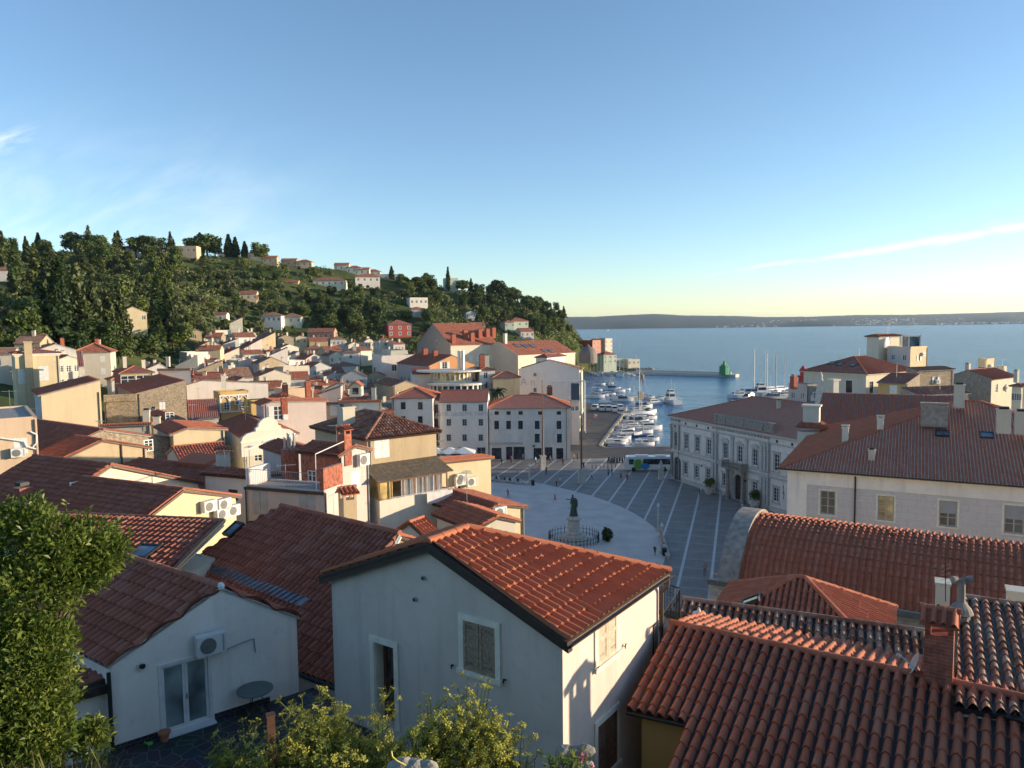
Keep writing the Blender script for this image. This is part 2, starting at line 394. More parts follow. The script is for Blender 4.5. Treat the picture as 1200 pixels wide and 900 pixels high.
def ridge(mb, a, b, r=.105, seg=.42, mi=0, n=7):
 """overlapping half-round ridge tiles"""
 a, b = V(a), V(b); d = b-a; L = d.length
 if L < .05: return
 d.normalize(); w = d.cross(V((0, 0, 1))).normalized(); u = w.cross(d).normalized()
 k = max(1, int(L/seg)); sl = L/k
 for i in range(k):
  p = a+d*(i*sl-.02); q = a+d*((i+1)*sl+.03); r0 = r*1.05; r1 = r*.95
  vs = []; dz = rnd.uniform(-.005, .005)
  for (c, rr) in ((p, r0), (q, r1)):
   for j in range(n+1):
    t = math.pi*(-.12 + 1.24*j/n); vs.append(c + w*math.cos(t)*rr + u*(math.sin(t)*rr*.85 - .02+dz))
  fs = [(j, j+1, n+2+j, n+1+j) for j in range(n)] + [tuple(range(n+1))[::-1], tuple(range(n+1, 2*n+2))]
  i0 = len(mb.f); mb.mesh(vs, fs, mi); uvr = (rnd.randint(0, 900)+.5, rnd.randint(0, 900)+.5)
  for q_ in range(i0, len(mb.f)): mb.uv[q_] = [uvr]*len(mb.f[q_])
# ------------------------------------------------------------ walls with real openings
def wall(mb, o, d, L, z0, z1, holes=(), depth=.14, mi=0, rmi=None):
 """wall from o along unit d, outward normal = d x up; holes (s0,s1,z0,z1) get reveals"""
 o, d = V(o), V(d); nrm = V((d.y, -d.x, 0)); rmi = mi if rmi is None else rmi
 P = lambda s, z, k=0: V((o.x+d.x*s-nrm.x*k, o.y+d.y*s-nrm.y*k, z))
 hs = []
 for h in holes:
  h = (max(.02, h[0]), min(L-.02, h[1]), max(z0+.02, h[2]), min(z1-.02, h[3]))
  if h[1] > h[0] and h[3] > h[2]: hs.append(h)
 ss = sorted({0, L} | {h[0] for h in hs} | {h[1] for h in hs}); zs = sorted({z0, z1} | {h[2] for h in hs} | {h[3] for h in hs})
 for a, b in zip(ss, ss[1:]):
  for c, e in zip(zs, zs[1:]):
   m1, m2 = (a+b)/2, (c+e)/2
   if any(h[0] < m1 < h[1] and h[2] < m2 < h[3] for h in hs): continue
   mb.face([P(a, c), P(b, c), P(b, e), P(a, e)], mi)
 for a, b, c, e in hs:
  mb.face([P(a, c), P(a, e), P(a, e, depth), P(a, c, depth)][::-1], rmi); mb.face([P(b, c), P(b, e), P(b, e, depth), P(b, c, depth)], rmi)
  mb.face([P(a, c), P(b, c), P(b, c, depth), P(a, c, depth)][::-1], rmi); mb.face([P(a, e), P(b, e), P(b, e, depth), P(a, e, depth)], rmi)
  mb.face([P(a, c, depth), P(b, c, depth), P(b, e, depth), P(a, e, depth)], rmi)
WMESH = {}
def wmat(k): return MATS[k]
def window(parent, o, d, s, z, w, h, kind='sash', frame='white_paint', depth=.14, sur=None, shut='white_shutter', glass='window_glass', lod=1, label=None):
 """window centred at s along the wall, sill height z; frame > pane (+ surround, shutters)"""
 d = V(d); nrm = V((d.y, -d.x, 0)); ang = math.atan2(d.y, d.x); c = V(o)+d*s; c.z = z
 key = (round(w, 2), round(h, 2), kind, frame, round(depth, 2), sur, shut, glass, lod)
 if key not in WMESH:
  w_, h_ = w, h; res = []
  if kind in ('closed', 'louvre'):
   b = MB()
   for sx in (-1, 1):
    x0 = -w_/2 if sx < 0 else .008
    x1 = x0 + w_/2-.008
    y0 = -.035
    if kind == 'closed' or lod == 0:
     b.obox((x0, y0+.03, 0), (x1-x0, 0, 0), (0, .03, 0), (0, 0, h_))
     for q in (.0, .46, .92): b.obox((x0+.02, y0+.012, h_*q+.01), (x1-x0-.04, 0, 0), (0, .02, 0), (0, 0, .07*h_))
    else:
     f_ = .07
     for xx in (x0, x1-f_): b.obox((xx, y0, 0), (f_, 0, 0), (0, .045, 0), (0, 0, h_))
     for zz in (0, h_*.47, h_-.09): b.obox((x0+f_, y0+.004, zz), (x1-x0-2*f_, 0, 0), (0, .037, 0), (0, 0, .09))
     nl = max(6, int(h_/.055))
     for i in range(nl):
      zz = .09+(h_-.2)*i/nl
      b.obox((x0+f_, y0+.006, zz), (x1-x0-2*f_, 0, 0), (0, .03, .028), (0, -.004, .006))
     b.obox((x0+f_, y0+.05, 0), (x1-x0-2*f_, 0, 0), (0, .012, 0), (0, 0, h_))
   ob = b.build('shutter_mesh', wmat(shut)); res.append(('shutter', ob.data, None)); bpy.data.objects.remove(ob)
  else:
   b = MB(); fw = min(.09, w_*.1); y0 = depth*.45
   for xx in (-w_/2, w_/2-fw): b.obox((xx, y0, 0), (fw, 0, 0), (0, .05, 0), (0, 0, h_))
   for zz in (0, h_-fw): b.obox((-w_/2+fw, y0+.002, zz), (w_-2*fw, 0, 0), (0, .046, 0), (0, 0, fw))
   if kind in ('sash', 'open', 'door', 'half'):
    b.obox((-fw/2, y0+.004, fw), (fw, 0, 0), (0, .042, 0), (0, 0, h_-2*fw))
    nb = 1 if kind == 'door' else 2
    if h_/w_ > 1.7: nb = 3
    for i in range(1, nb+1):
     zz = h_*i/(nb+1) if nb > 1 else h_*.64
     b.obox((-w_/2+fw, y0+.006, zz), (w_-2*fw, 0, 0), (0, .036, 0), (0, 0, fw*.6))
   ob = b.build('frame_mesh', wmat(frame)); fm = ob.data; bpy.data.objects.remove(ob)
   b = MB(); b.obox((-w_/2+.01, y0+.025, .01), (w_-.02, 0, 0), (0, .012, 0), (0, 0, h_-.02))
   ob = b.build('pane_mesh', wmat(glass)); pm = ob.data; bpy.data.objects.remove(ob)
   res.append(('window', fm, None)); res.append(('pane', pm, 0))
   if kind == 'half':
    b = MB(); b.obox((-w_/2+fw, y0-.012, h_*.5), (w_-2*fw, 0, 0), (0, .01, 0), (0, 0, h_*.5-fw)); ob = b.build('roller_mesh', wmat(shut)); res.append(('roller_blind', ob.data, 0)); bpy.data.objects.remove(ob)
  if kind == 'open':
   b = MB()
   for sx in (-1, 1):
    x0 = -w_-.02 if sx < 0 else w_/2+.02
    b.obox((x0, -.07, .0), (w_/2, 0, 0), (0, .04, 0), (0, 0, h_))
    for q in (.0, .47, .93): b.obox((x0+.03, -.085, h_*q+.004), (w_/2-.06, 0, 0), (0, .014, 0), (0, 0, .06*h_))
   ob = b.build('shutter_mesh', wmat(shut)); res.append(('shutter', ob.data, 0)); bpy.data.objects.remove(ob)
  if sur:
   b = MB(); q = .14; t = .035
   for xx in (-w_/2-q, w_/2): b.obox((xx, -t, 0), (q, 0, 0), (0, t+.02, 0), (0, 0, h_))
   b.obox((-w_/2-q, -t-.004, h_), (w_+2*q, 0, 0), (0, t+.03, 0), (0, 0, q)); b.obox((-w_/2-q-.04, -t-.05, -q*.8), (w_+2*q+.08, 0, 0), (0, t+.07, 0), (0, 0, q*.8))
   ob = b.build('surround_mesh', wmat(sur)); res.append(('surround', ob.data, 0)); bpy.data.objects.remove(ob)
  WMESH[key] = res
 objs = []
 for nm, me, par in WMESH[key]:
  p = objs[0] if (par == 0 and objs) else parent
  ob = bpy.data.objects.new(nm, me); COL.objects.link(ob); ob.parent = p
  if p is parent:
   ob.location = c - WL.get(parent.name, V()); ob.rotation_euler.z = ang; WL[ob.name] = c
  objs.append(ob)
 if label: objs[0]['label'] = label
 return objs[0]
# ------------------------------------------------------------ shared materials
plain('white_paint', (.72, .71, .68), .55); plain('white_shutter', (.70, .69, .65), .6); plain('brown_wood', (.16, .075, .04), .6, var=.3, scale=8)
plain('dark_wood', (.045, .03, .025), .55, var=.3, scale=6); plain('weathered_wood', (.36, .25, .165), .75, var=.4, scale=14)
plain('pale_shutter', (.58, .49, .36), .65, var=.2, scale=10); plain('grey_paint', (.33, .34, .35), .6); plain('black_iron', (.02, .02, .022), .5, metal=.3)
plain('grey_frame', (.40, .39, .37), .6); plain('green_shutter', (.06, .12, .08), .6); plain('stone_trim', (.52, .49, .43), .85, var=.2, bump=.3)
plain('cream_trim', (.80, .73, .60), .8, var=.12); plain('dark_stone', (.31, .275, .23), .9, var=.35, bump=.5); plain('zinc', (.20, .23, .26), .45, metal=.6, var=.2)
plain('dark_metal', (.035, .033, .033), .5, metal=.4); plain('copper_brown', (.10, .065, .05), .5, metal=.4); plain('ac_white', (.68, .68, .65), .5, var=.08); plain('ac_grille', (.16, .165, .16), .6)
plain('concrete', (.30, .29, .27), .9, var=.25, bump=.3); plain('steel', (.45, .46, .47), .35, metal=.7); plain('silver_flue', (.55, .56, .57), .3, metal=.8)
glassy('window_glass'); glassy('blue_glass', (.09, .13, .17), .06); glassy('warm_glass', (.50, .36, .14), .3); glassy('frosted_glass', (.20, .25, .25), .35)
masonry('brick', (.46, .13, .075), (.36, .10, .06), (.30, .26, .21), .24, .08, .008, irregular=.02, bump=.5)
masonry('rubble', (.42, .34, .24), (.30, .25, .19), (.40, .34, .25), .42, .22, .02, irregular=.9)
masonry('grey_rubble', (.34, .33, .30), (.24, .23, .21), (.30, .28, .25), .5, .26, .02, irregular=.9)
masonry('ashlar', (.64, .60, .585), (.60, .565, .55), (.46, .43, .42), 1.15, .52, .012, irregular=0, bump=.05, lo=.92, hi=1.04)
RT = {
 'new':   rooftile('new_clay', (.44, .145, .070), (.46, .155, .075), (.49, .17, .085), lam=.05),
 'red':   rooftile('red_clay', (.40, .125, .066), (.43, .14, .072), (.47, .165, .09), lam=.14),
 'dark':  rooftile('dark_clay', (.29, .095, .056), (.33, .110, .064), (.38, .14, .085), lam=.18),
 'brown': rooftile('brown_clay', (.20, .09, .06), (.27, .12, .075), (.36, .18, .11), lam=.40),
 'old':   rooftile('lichen_clay', (.24, .11, .07), (.34, .15, .085), (.44, .24, .15), lichen=(.42, .37, .29), lam=.7, blotch=1.6),
 'far_red':   rooftile('far_red_clay', (.28, .09, .05), (.36, .115, .065), (.44, .17, .10), lam=.2, bump=True),
 'far_dark':  rooftile('far_dark_clay', (.25, .09, .058), (.30, .11, .07), (.36, .15, .095), lam=.3, bump=True),
 'far_brown': rooftile('far_brown_clay', (.21, .11, .075), (.29, .15, .10), (.38, .22, .14), lam=.45, bump=True),
}
WC = {'white': (.84, .75, .66), 'render': (.70, .59, .51), 'chalk': (.92, .84, .75), 'quarry': (.80, .72, .63), 'cream': (.66, .60, .47), 'yellow': (.64, .53, .34), 'peach': (.62, .46, .32), 'orange': (.66, .33, .15), 'pink': (.58, .48, .43),
      'ochre': (.55, .37, .15), 'grey': (.53, .515, .48), 'tan': (.50, .39, .25), 'mauve': (.50, .43, .40), 'beige': (.58, .52, .42), 'greygreen': (.40, .45, .38),
      'palegreen': (.50, .55, .44), 'red': (.42, .10, .08), 'salmon': (.60, .28, .20), 'ivory': (.68, .63, .52), 'bluegrey': (.56, .55, .55)}
for k_, c_ in WC.items(): plaster('plaster_'+k_, c_, stain=.28 if k_ not in ('tan', 'grey', 'render', 'chalk', 'quarry') else .5)
def wm(k): return MATS.get('plaster_'+k) or MATS[k]
# ------------------------------------------------------------ house
def ac_unit(parent, o, d, s, z, w=.85, h=.62, dp=.32):
 d = V(d); nrm = V((d.y, -d.x, 0)); c = V(o)+d*s; c.z = z
 b = MB(); b.obox(c-d*w/2+nrm*.08, d*w, nrm*dp, V((0, 0, h)))
 for q in (-.3, .3): b.obox(c+d*(w*q)+V((0, 0, -.05)), d*.04, nrm*(dp+.05), V((0, 0, .04)))
 a = b.build('air_conditioner', MATS['ac_white'], parent)
 b = MB(); f = c+nrm*(.08+dp)+d*(-w*.13)+V((0, 0, h*.5))
 b.cyl(f, f+nrm*.018, h*.40, h*.40, 18); b.cyl(f+nrm*.018, f+nrm*.03, h*.1, h*.08, 10)
 b.build('fan_grille', MATS['ac_grille'], a)
 b = MB(); b.obox(c+d*(w*.36)+nrm*(.08+dp)+V((0, 0, h*.08)), d*w*.06, nrm*.01, V((0, 0, h*.84))); b.build('service_panel', MATS['grey_frame'], a)
 return a
def chimney(parent, c, w=.6, d=.6, h=1.4, kind='plaster', ang=0., mk=None, deep=.6, rt='red'):
 """kind: plaster / brick / tilehat / slab / pot / wide"""
 mk = mk or {'plaster': 'plaster_beige', 'brick': 'brick', 'tilehat': 'brick', 'slab': 'plaster_ivory', 'pot': 'plaster_beige', 'wide': 'dark_stone'}[kind]
 c = V(c); b = MB(); x, y, z = c
 b.box(x, y, z-deep, w, d, h+deep-.28, ang, 0)
 ca, sa = math.cos(ang), math.sin(ang)
 if kind in ('plaster', 'slab', 'pot', 'wide'):
  b.box(x, y, z+h-.28, w+.12, d+.12, .10, ang, 0)
 o = b.build('chimney', wm(mk), parent)
 b = MB()
 if kind == 'slab' or kind == 'wide':
  n = 2 if kind == 'slab' else 5
  for i in range(n):
   for j in (-1, 1):
    u = (i/(n-1)-.5)*(w-.1); b.box(x+ca*u-sa*j*(d/2-.06), y+sa*u+ca*j*(d/2-.06), z+h-.18, .1, .1, .14, ang)
  b.box(x, y, z+h-.04, w+.18, d+.18, .07, ang); b.build('chimney_cap', MATS['concrete'] if kind == 'wide' else wm(mk), o)
 elif kind == 'tilehat':
  for i in (-1, 1):
   for j in (-1, 1): b = MB(); b.box(x+ca*i*(w/2-.06)-sa*j*(d/2-.06), y+sa*i*(w/2-.06)+ca*j*(d/2-.06), z+h-.28, .12, .12, .3, ang); b.build('vent_pillar', wm(mk), o)
  b = MB()
  for sgn in (-1, 1):
   e = V((ca, sa, 0)); g = V((-sa, ca, 0)); t = c+V((0, 0, h+.26))
   p = [t-e*(w/2+.1), t+e*(w/2+.1), t+e*(w/2+.1)+g*sgn*(d/2+.14)+V((0, 0, -.26)), t-e*(w/2+.1)+g*sgn*(d/2+.14)+V((0, 0, -.26))]
   tiles(b, p, pitch=.2, course=.36, lvl=2, thick=.05)
  ridge(b, t-e*(w/2+.1), t+e*(w/2+.1), .09, .3); b.build('chimney_hat', RT[rt], o)
 elif kind == 'pot':
  b.lathe(V((x, y, z+h-.18)), [(.16, 0), (.14, .4), (.2, .42), (.2, .5), (.12, .52)], 10); b.build('chimney_pot', MATS['plaster_salmon'], o)
 else:
  b.box(x, y, z+h-.18, w*.7, d*.7, .18, ang); b.build('chimney_pot', MATS['dark_metal'], o)
 return o
def solve_len(c, d, px):
 lo, hi = .01, 400.
 s = 1 if proj(c+d*1.)[0] > proj(c)[0] else -1
 for _ in range(60):
  m = (lo+hi)/2; q = c+d*m
  v = (proj(q)[0]-px)*s if q.y > .5 else 1
  if v < 0: lo = m
  else: hi = m
 return lo
class House: pass
def house(name, label, p0, D, pxL, pxR, ang=38, h=9, roof='R', pitch=20, rt='red', wc='cream', wcL=None, win=(), rows=None, chim=(), oh=.35, og=.12, group=None,
          cat='house', lvl=None, LL=None, LR=None, style='barrel', par=.5, frame='white_paint', sur=None, shut='white_shutter', trim=None, ridge_caps=True, off=.5, base=None, corner=None, depth=None, door=None):
 H = House(); a = R(ang); r = V((math.cos(a), math.sin(a), 0)); l = V((-math.sin(a), math.cos(a), 0))
 c0 = V(corner) if corner is not None else at(p0[0], p0[1], D)
 D = c0.y
 lr = LR or solve_len(c0, r, pxR); ll = LL or solve_len(c0, l, pxL)
 if not LR and lr > 70: lr = 10.
 if not LL and ll > 45: ll = 10.
 ze = c0.z; zb = ze-h if base is None else base
 c0 = V((c0.x, c0.y, 0)); cR = c0+r*lr; cL = c0+l*ll; cB = cR+l*ll
 H.c0, H.cR, H.cL, H.cB, H.r, H.l, H.lr, H.ll, H.ze, H.zb, H.ang = c0, cR, cL, cB, r, l, lr, ll, ze, zb, a
 ctr = (c0+cB)/2; root = thing(name, label, cat, (ctr.x, ctr.y, zb), group); H.root = root
 W = {'L': (cL, -l, ll), 'R': (c0, r, lr), 'B': (cR, l, ll), 'X': (cB, -r, lr)}; H.W = W
 if lvl is None: lvl = 2 if D < 78 else (1 if D < 150 else 0)
 tp = math.tan(R(pitch))
 def up(p, z): return V((p.x, p.y, z))
 specs = {'L': [], 'R': [], 'B': [], 'X': []}
 for w in win:
  k = w[0]; o, d, L = W[k]
  if isinstance(w[1], str) and w[1] == 'grid':      # ('R','grid',ncol,[sill heights above base],w,h,kind,(margin))
   _, _, nc, sills, ww, hh, kind = w[:7]; mg = w[7] if len(w) > 7 else .12
   for i in range(nc):
    s = L*(mg+(1-2*mg)*(i/(nc-1) if nc > 1 else .5))
    for j, q in enumerate(sills): specs[k].append((s, zb+q, ww, hh, kind))
  else:
   p = onpl(w[1], w[2], up(o, 0), V((d.y, -d.x, 0))); s = (p-up(o, p.z)).dot(d)
   specs[k].append((s, p.z-w[4]/2, w[3], w[4], w[5]))
 if door:
  o, d, L = W['L']; p = onpl(door[0], door[1], up(o, 0), V((d.y, -d.x, 0))); H.door = ((p-up(o, p.z)).dot(d), p.z-door[3]/2, p.z+door[3]/2)
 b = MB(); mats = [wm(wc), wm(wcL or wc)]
 depth = depth or (.16 if D < 200 else .1)
 for k, (o, d, L) in W.items():
  holes = [(s-w/2, s+w/2, z, z+hh) for s, z, w, hh, kind in specs[k] if z+hh < ze-.03 and .1 < s < L-.1]
  dh = .34 if door and k == 'L' else depth
  if door and k == 'L': holes.append((H.door[0]-door[2]/2, H.door[0]+door[2]/2, H.door[1], H.door[2]))
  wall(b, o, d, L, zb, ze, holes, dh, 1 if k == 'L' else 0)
 planes = {}
 def slope(eo, ed, L, run, z, e0=None, e1=None):
  """eave from eo along ed, rising inward over run; e0/e1 insets of the ridge ends"""
  n_in = V((-ed.y, ed.x, 0)); e0 = 0 if e0 is None else e0; e1 = 0 if e1 is None else e1
  g0 = og if e0 == 0 else oh; g1 = og if e1 == 0 else oh
  A = up(eo-ed*g0-n_in*oh, z-oh*tp); B = up(eo+ed*(L+g1)-n_in*oh, z-oh*tp)
  C = up(eo+ed*(L-e1+(g1 if e1 == 0 else 0))+n_in*run, z+run*tp); Dp = up(eo+ed*(e0-(g0 if e0 == 0 else 0))+n_in*run, z+run*tp)
  return [A, B, C, Dp] if (C-Dp).length > .02 else [A, B, C]
 polys = {}; ridges = []
 if roof == 'R':
  m1 = lr*off; hr = ze+m1*tp; tp2 = (hr-ze)/(lr-m1)
  polys['L'] = slope(cL, -l, ll, m1, ze)
  s_ = tp; tp = tp2; polys['B'] = slope(cR, l, ll, lr-m1, ze); tp = s_
  b.face([up(c0, ze), up(cR, ze), up(c0+r*m1, hr)], 0); b.face([up(cL, ze), up(cB, ze), up(cL+r*m1, hr)], 1)
  ridges = [(up(c0+r*m1-l*og, hr), up(cL+r*m1+l*og, hr))]
 elif roof == 'L':
  m1 = ll*off; hr = ze+m1*tp; tp2 = (hr-ze)/(ll-m1)
  polys['R'] = slope(c0, r, lr, m1, ze)
  s_ = tp; tp = tp2; polys['X'] = slope(cB, -r, lr, ll-m1, ze); tp = s_
  b.face([up(c0, ze), up(cL, ze), up(c0+l*m1, hr)], 1); b.face([up(cR, ze), up(cB, ze), up(cR+l*m1, hr)], 0)
  ridges = [(up(c0+l*m1-r*og, hr), up(cR+l*m1+r*og, hr))]
 elif roof == 'LH':       # gable on the left wall, hipped at the far end
  run = ll/2; hr = ze+run*tp
  polys['R'] = slope(c0, r, lr, run, ze, 0, run); polys['X'] = slope(cB, -r, lr, run, ze, run, 0); polys['B'] = slope(cR, l, ll, run, ze, run, run)
  b.face([up(c0, ze), up(cL, ze), up(c0+l*run, hr)], 1)
  q1 = up(cR-r*run+l*run, hr)
  ridges = [(up(c0+l*run-r*og, hr), q1), (up(cR+r*oh-l*oh, ze-oh*tp), q1), (up(cB+r*oh+l*oh, ze-oh*tp), q1)]
 elif roof == 'hip':
  run = min(lr, ll)/2; hr = ze+run*tp
  if ll >= lr:
   polys['L'] = slope(cL, -l, ll, run, ze, run, run); polys['B'] = slope(cR, l, ll, run, ze, run, run)
   polys['R'] = slope(c0, r, lr, run, ze, run, run); polys['X'] = slope(cB, -r, lr, run, ze, run, run)
   q0, q1 = up(c0+r*run+l*run, hr), up(cL+r*run-l*run, hr)
   ridges = [(q0, q1), (up(c0-r*oh-l*oh, ze-oh*tp), q0), (up(cR+r*oh-l*oh, ze-oh*tp), q0), (up(cL-r*oh+l*oh, ze-oh*tp), q1), (up(cB+r*oh+l*oh, ze-oh*tp), q1)]
  else:
   polys['R'] = slope(c0, r, lr, run, ze, run, run); polys['X'] = slope(cB, -r, lr, run, ze, run, run)
   polys['L'] = slope(cL, -l, ll, run, ze, run, run); polys['B'] = slope(cR, l, ll, run, ze, run, run)
   q0, q1 = up(c0+r*run+l*run, hr), up(cR-r*run+l*run, hr)
   ridges = [(q0, q1), (up(c0-r*oh-l*oh, ze-oh*tp), q0), (up(cL-r*oh+l*oh, ze-oh*tp), q0), (up(cR+r*oh-l*oh, ze-oh*tp), q1), (up(cB+r*oh+l*oh, ze-oh*tp), q1)]
 elif roof in ('shedL', 'shedR', 'shedB', 'shedX'):
  k = roof[-1]; o, d, L = W[k]; run = lr if k in 'LB' else ll
  polys[k] = slope(o, d, L, run, ze); n_in = V((-d.y, d.x, 0)); hr = ze+run*tp
  a0, a1 = up(o, ze), up(o+d*L, ze); b1, b0 = up(o+d*L+n_in*run, hr), up(o+n_in*run, hr)
  f1, f0 = up(o+d*L+n_in*run, ze), up(o+n_in*run, ze)
  b.face([a1, f1, b1], 0); b.face([f0, a0, b0], 0); b.face([f1, f0, b0, b1], 0)
 elif roof == 'flat':
  hr = ze+par
  for k, (o, d, L) in W.items():
   n_in = V((-d.y, d.x, 0)); b.obox(up(o, ze), d*L, n_in*.22, V((0, 0, par)), 1 if k == 'L' else 0)
  tb = MB(); tb.face([up(c0, ze+.02), up(cR, ze+.02), up(cB, ze+.02), up(cL, ze+.02)])
  tb.build('roof_deck', MATS['concrete'], root)
 H.hr = hr
 wallo = b.build('wall', mats, root)
 H.planes = {}
 if polys:
  tb = MB(); rm = RT[rt if lvl else ('far_'+rt if 'far_'+rt in RT else 'far_red')]
  tm = wm(trim) if trim else MATS['copper_brown' if D < 60 else 'concrete']
  for k, P in polys.items():
   n = tiles(tb, P, lvl=lvl, smi=1, style=style)
   H.planes[k] = (P[0], n)
  if ridge_caps and D < 260:
   for a_, b_ in ridges: ridge(tb, a_+V((0, 0, .05)), b_+V((0, 0, .05)), .115 if D < 150 else .2, .42 if D < 100 else 3, n=7 if D < 100 else 4)
  ro = tb.build('roof', [rm, tm], root); H.roof = ro
 else: H.roof = wallo
 if trim and roof != 'flat':
  tb = MB()
  for k, (o, d, L) in W.items():
   if roof == 'hip' or (roof in 'RL' and k in ('LB' if roof == 'R' else 'RX')):
    nrm = V((d.y, -d.x, 0)); tb.obox(up(o, ze-.45)-d*.1, d*(L+.2), nrm*.12, V((0, 0, .18))); tb.obox(up(o, ze-.27)-d*.2, d*(L+.4), nrm*.26, V((0, 0, .16)))
  tb.build('cornice', wm(trim), root)
 lod = 1 if D < 60 else 0
 for k, (o, d, L) in W.items():
  for s, z, w, hh, kind in specs[k]:
   if not (.1 < s < L-.1): continue
   kd, *rest = kind.split(':'); sh = rest[0] if rest else shut
   gl = 'warm_glass' if kd == 'lit' else 'window_glass'
   window(root, up(o, 0), d, s, z, w, hh, 'sash' if kd == 'lit' else kd, frame, depth if z+hh < ze-.03 else -.06, sur, sh, gl, lod)
 def onroof(px, py, k=None):
  best = None
  for kk, (p, n) in H.planes.items():
   if k and kk != k: continue
   q = onpl(px, py, p, n)
   u, v = (q-up(c0, q.z)).dot(r), (q-up(c0, q.z)).dot(l)
   e = max(0, -u-oh, u-lr-oh, -v-oh, v-ll-oh)
   if best is None or e < best[0]-1e-6 or (abs(e-best[0]) < 1e-6 and q.y < best[1].y): best = (e, q)
  return best[1] if best else at(px, py, D)
 H.onroof = onroof
 def onwall(k, px, py):
  o, d, L = W[k]; p = onpl(px, py, up(o, 0), V((d.y, -d.x, 0))); return (p-up(o, p.z)).dot(d), p.z
 H.onwall = onwall
 for c in chim:           # (px, py base, w, h, kind, [depth])
  q = onroof(c[0], c[1]); kw_, kh_ = (.72, .62) if 75 < D < 200 and len(c) < 6 else (1, 1); chimney(H.roof, q, c[2]*kw_, c[5] if len(c) > 5 else c[2]*kw_, c[3]*kh_, c[4], a, deep=1.0)
 H.up = up
 return H
def skylight(H, px, py, w=.8, h=1.1, key=None):
 q = H.onroof(px, py, key); best = min(H.planes.values(), key=lambda pn: abs((q-pn[0]).dot(pn[1])))
 skylight_at(H.roof, q, best[1], w, h)
def skylight_at(parent, q, n, w=.8, h=1.1):
 up = (V((0, 0, 1))-n*n.z).normalized(); sd = up.cross(n).normalized()
 b = MB(); o = q-sd*w/2-up*h/2+n*.02; t = .09
 b.obox(o, sd*w, up*t, n*.14); b.obox(o+up*(h-t), sd*w, up*t, n*.15); b.obox(o+up*t, sd*t, up*(h-2*t), n*.145); b.obox(o+up*t+sd*(w-t), sd*t, up*(h-2*t), n*.145)
 f = b.build('skylight', MATS['dark_metal'], parent)
 b = MB(); b.obox(o+up*t+sd*t, sd*(w-2*t), up*(h-2*t), n*.11); b.build('pane', MATS['blue_glass'], f)
# ------------------------------------------------------------ the near houses
def gable_block(name, label, fl, fr, back, zb, ze, zp, frac=.5, wc='white', rt='dark', oh=.3, og=.12, holes=(), cat='house', lvl=2, soff='concrete', ridge_r=.11):
 """skew gabled house: gable wall fl->fr (outward normal to the right of it), body along back"""
 H = House(); fl, fr, back = V(fl), V(fr), V(back); fl.z = fr.z = 0; back.z = 0
 d = (fr-fl); L = d.length; d = d/L; bl = back.length; bd = back/bl
 root = thing(name, label, cat, ((fl.x+fr.x+back.x)/2, (fl.y+fr.y+back.y)/2, zb)); H.root = root
 up = lambda p, z: V((p.x, p.y, z)); b = MB()
 wall(b, fl, d, L, zb, ze, holes, .18)
 pk = fl+d*L*frac
 b.face([up(fl, ze), up(fr, ze), up(pk, zp)])
 wall(b, fr, bd, bl, zb, ze); wall(b, fr+back, -d, L, zb, ze); wall(b, fl+back, -bd, bl, zb, ze)
 b.face([up(fl+back, ze), up(fr+back, ze), up(pk+back, zp)])
 H.wall = b.build('wall', wm(wc), root)
 tb = MB(); A0, A1 = up(pk, zp)-bd*og, up(pk+back, zp)+bd*og
 H.planes = {}
 for k, e in (('L', fl), ('R', fr)):
  v = up(e, ze)-up(pk, zp); v = v*(1+oh/v.length)
  P = [A0, A1, A1+v, A0+v]; n = tiles(tb, P, lvl=lvl, smi=1, course=.40, pitch=.26, thick=.05); H.planes[k] = (P[0], n)
 ridge(tb, A0+V((0, 0, .05)), A1+V((0, 0, .05)), ridge_r, .42)
 H.roof = tb.build('roof', [RT[rt], MATS[soff]], root)
 H.d, H.fl, H.L, H.up = d, fl, L, up
 def onwall(px, py):
  p = onpl(px, py, up(fl, 0), V((d.y, -d.x, 0))); return (p-up(fl, p.z)).dot(d), p.z
 H.onwall = onwall
 return H
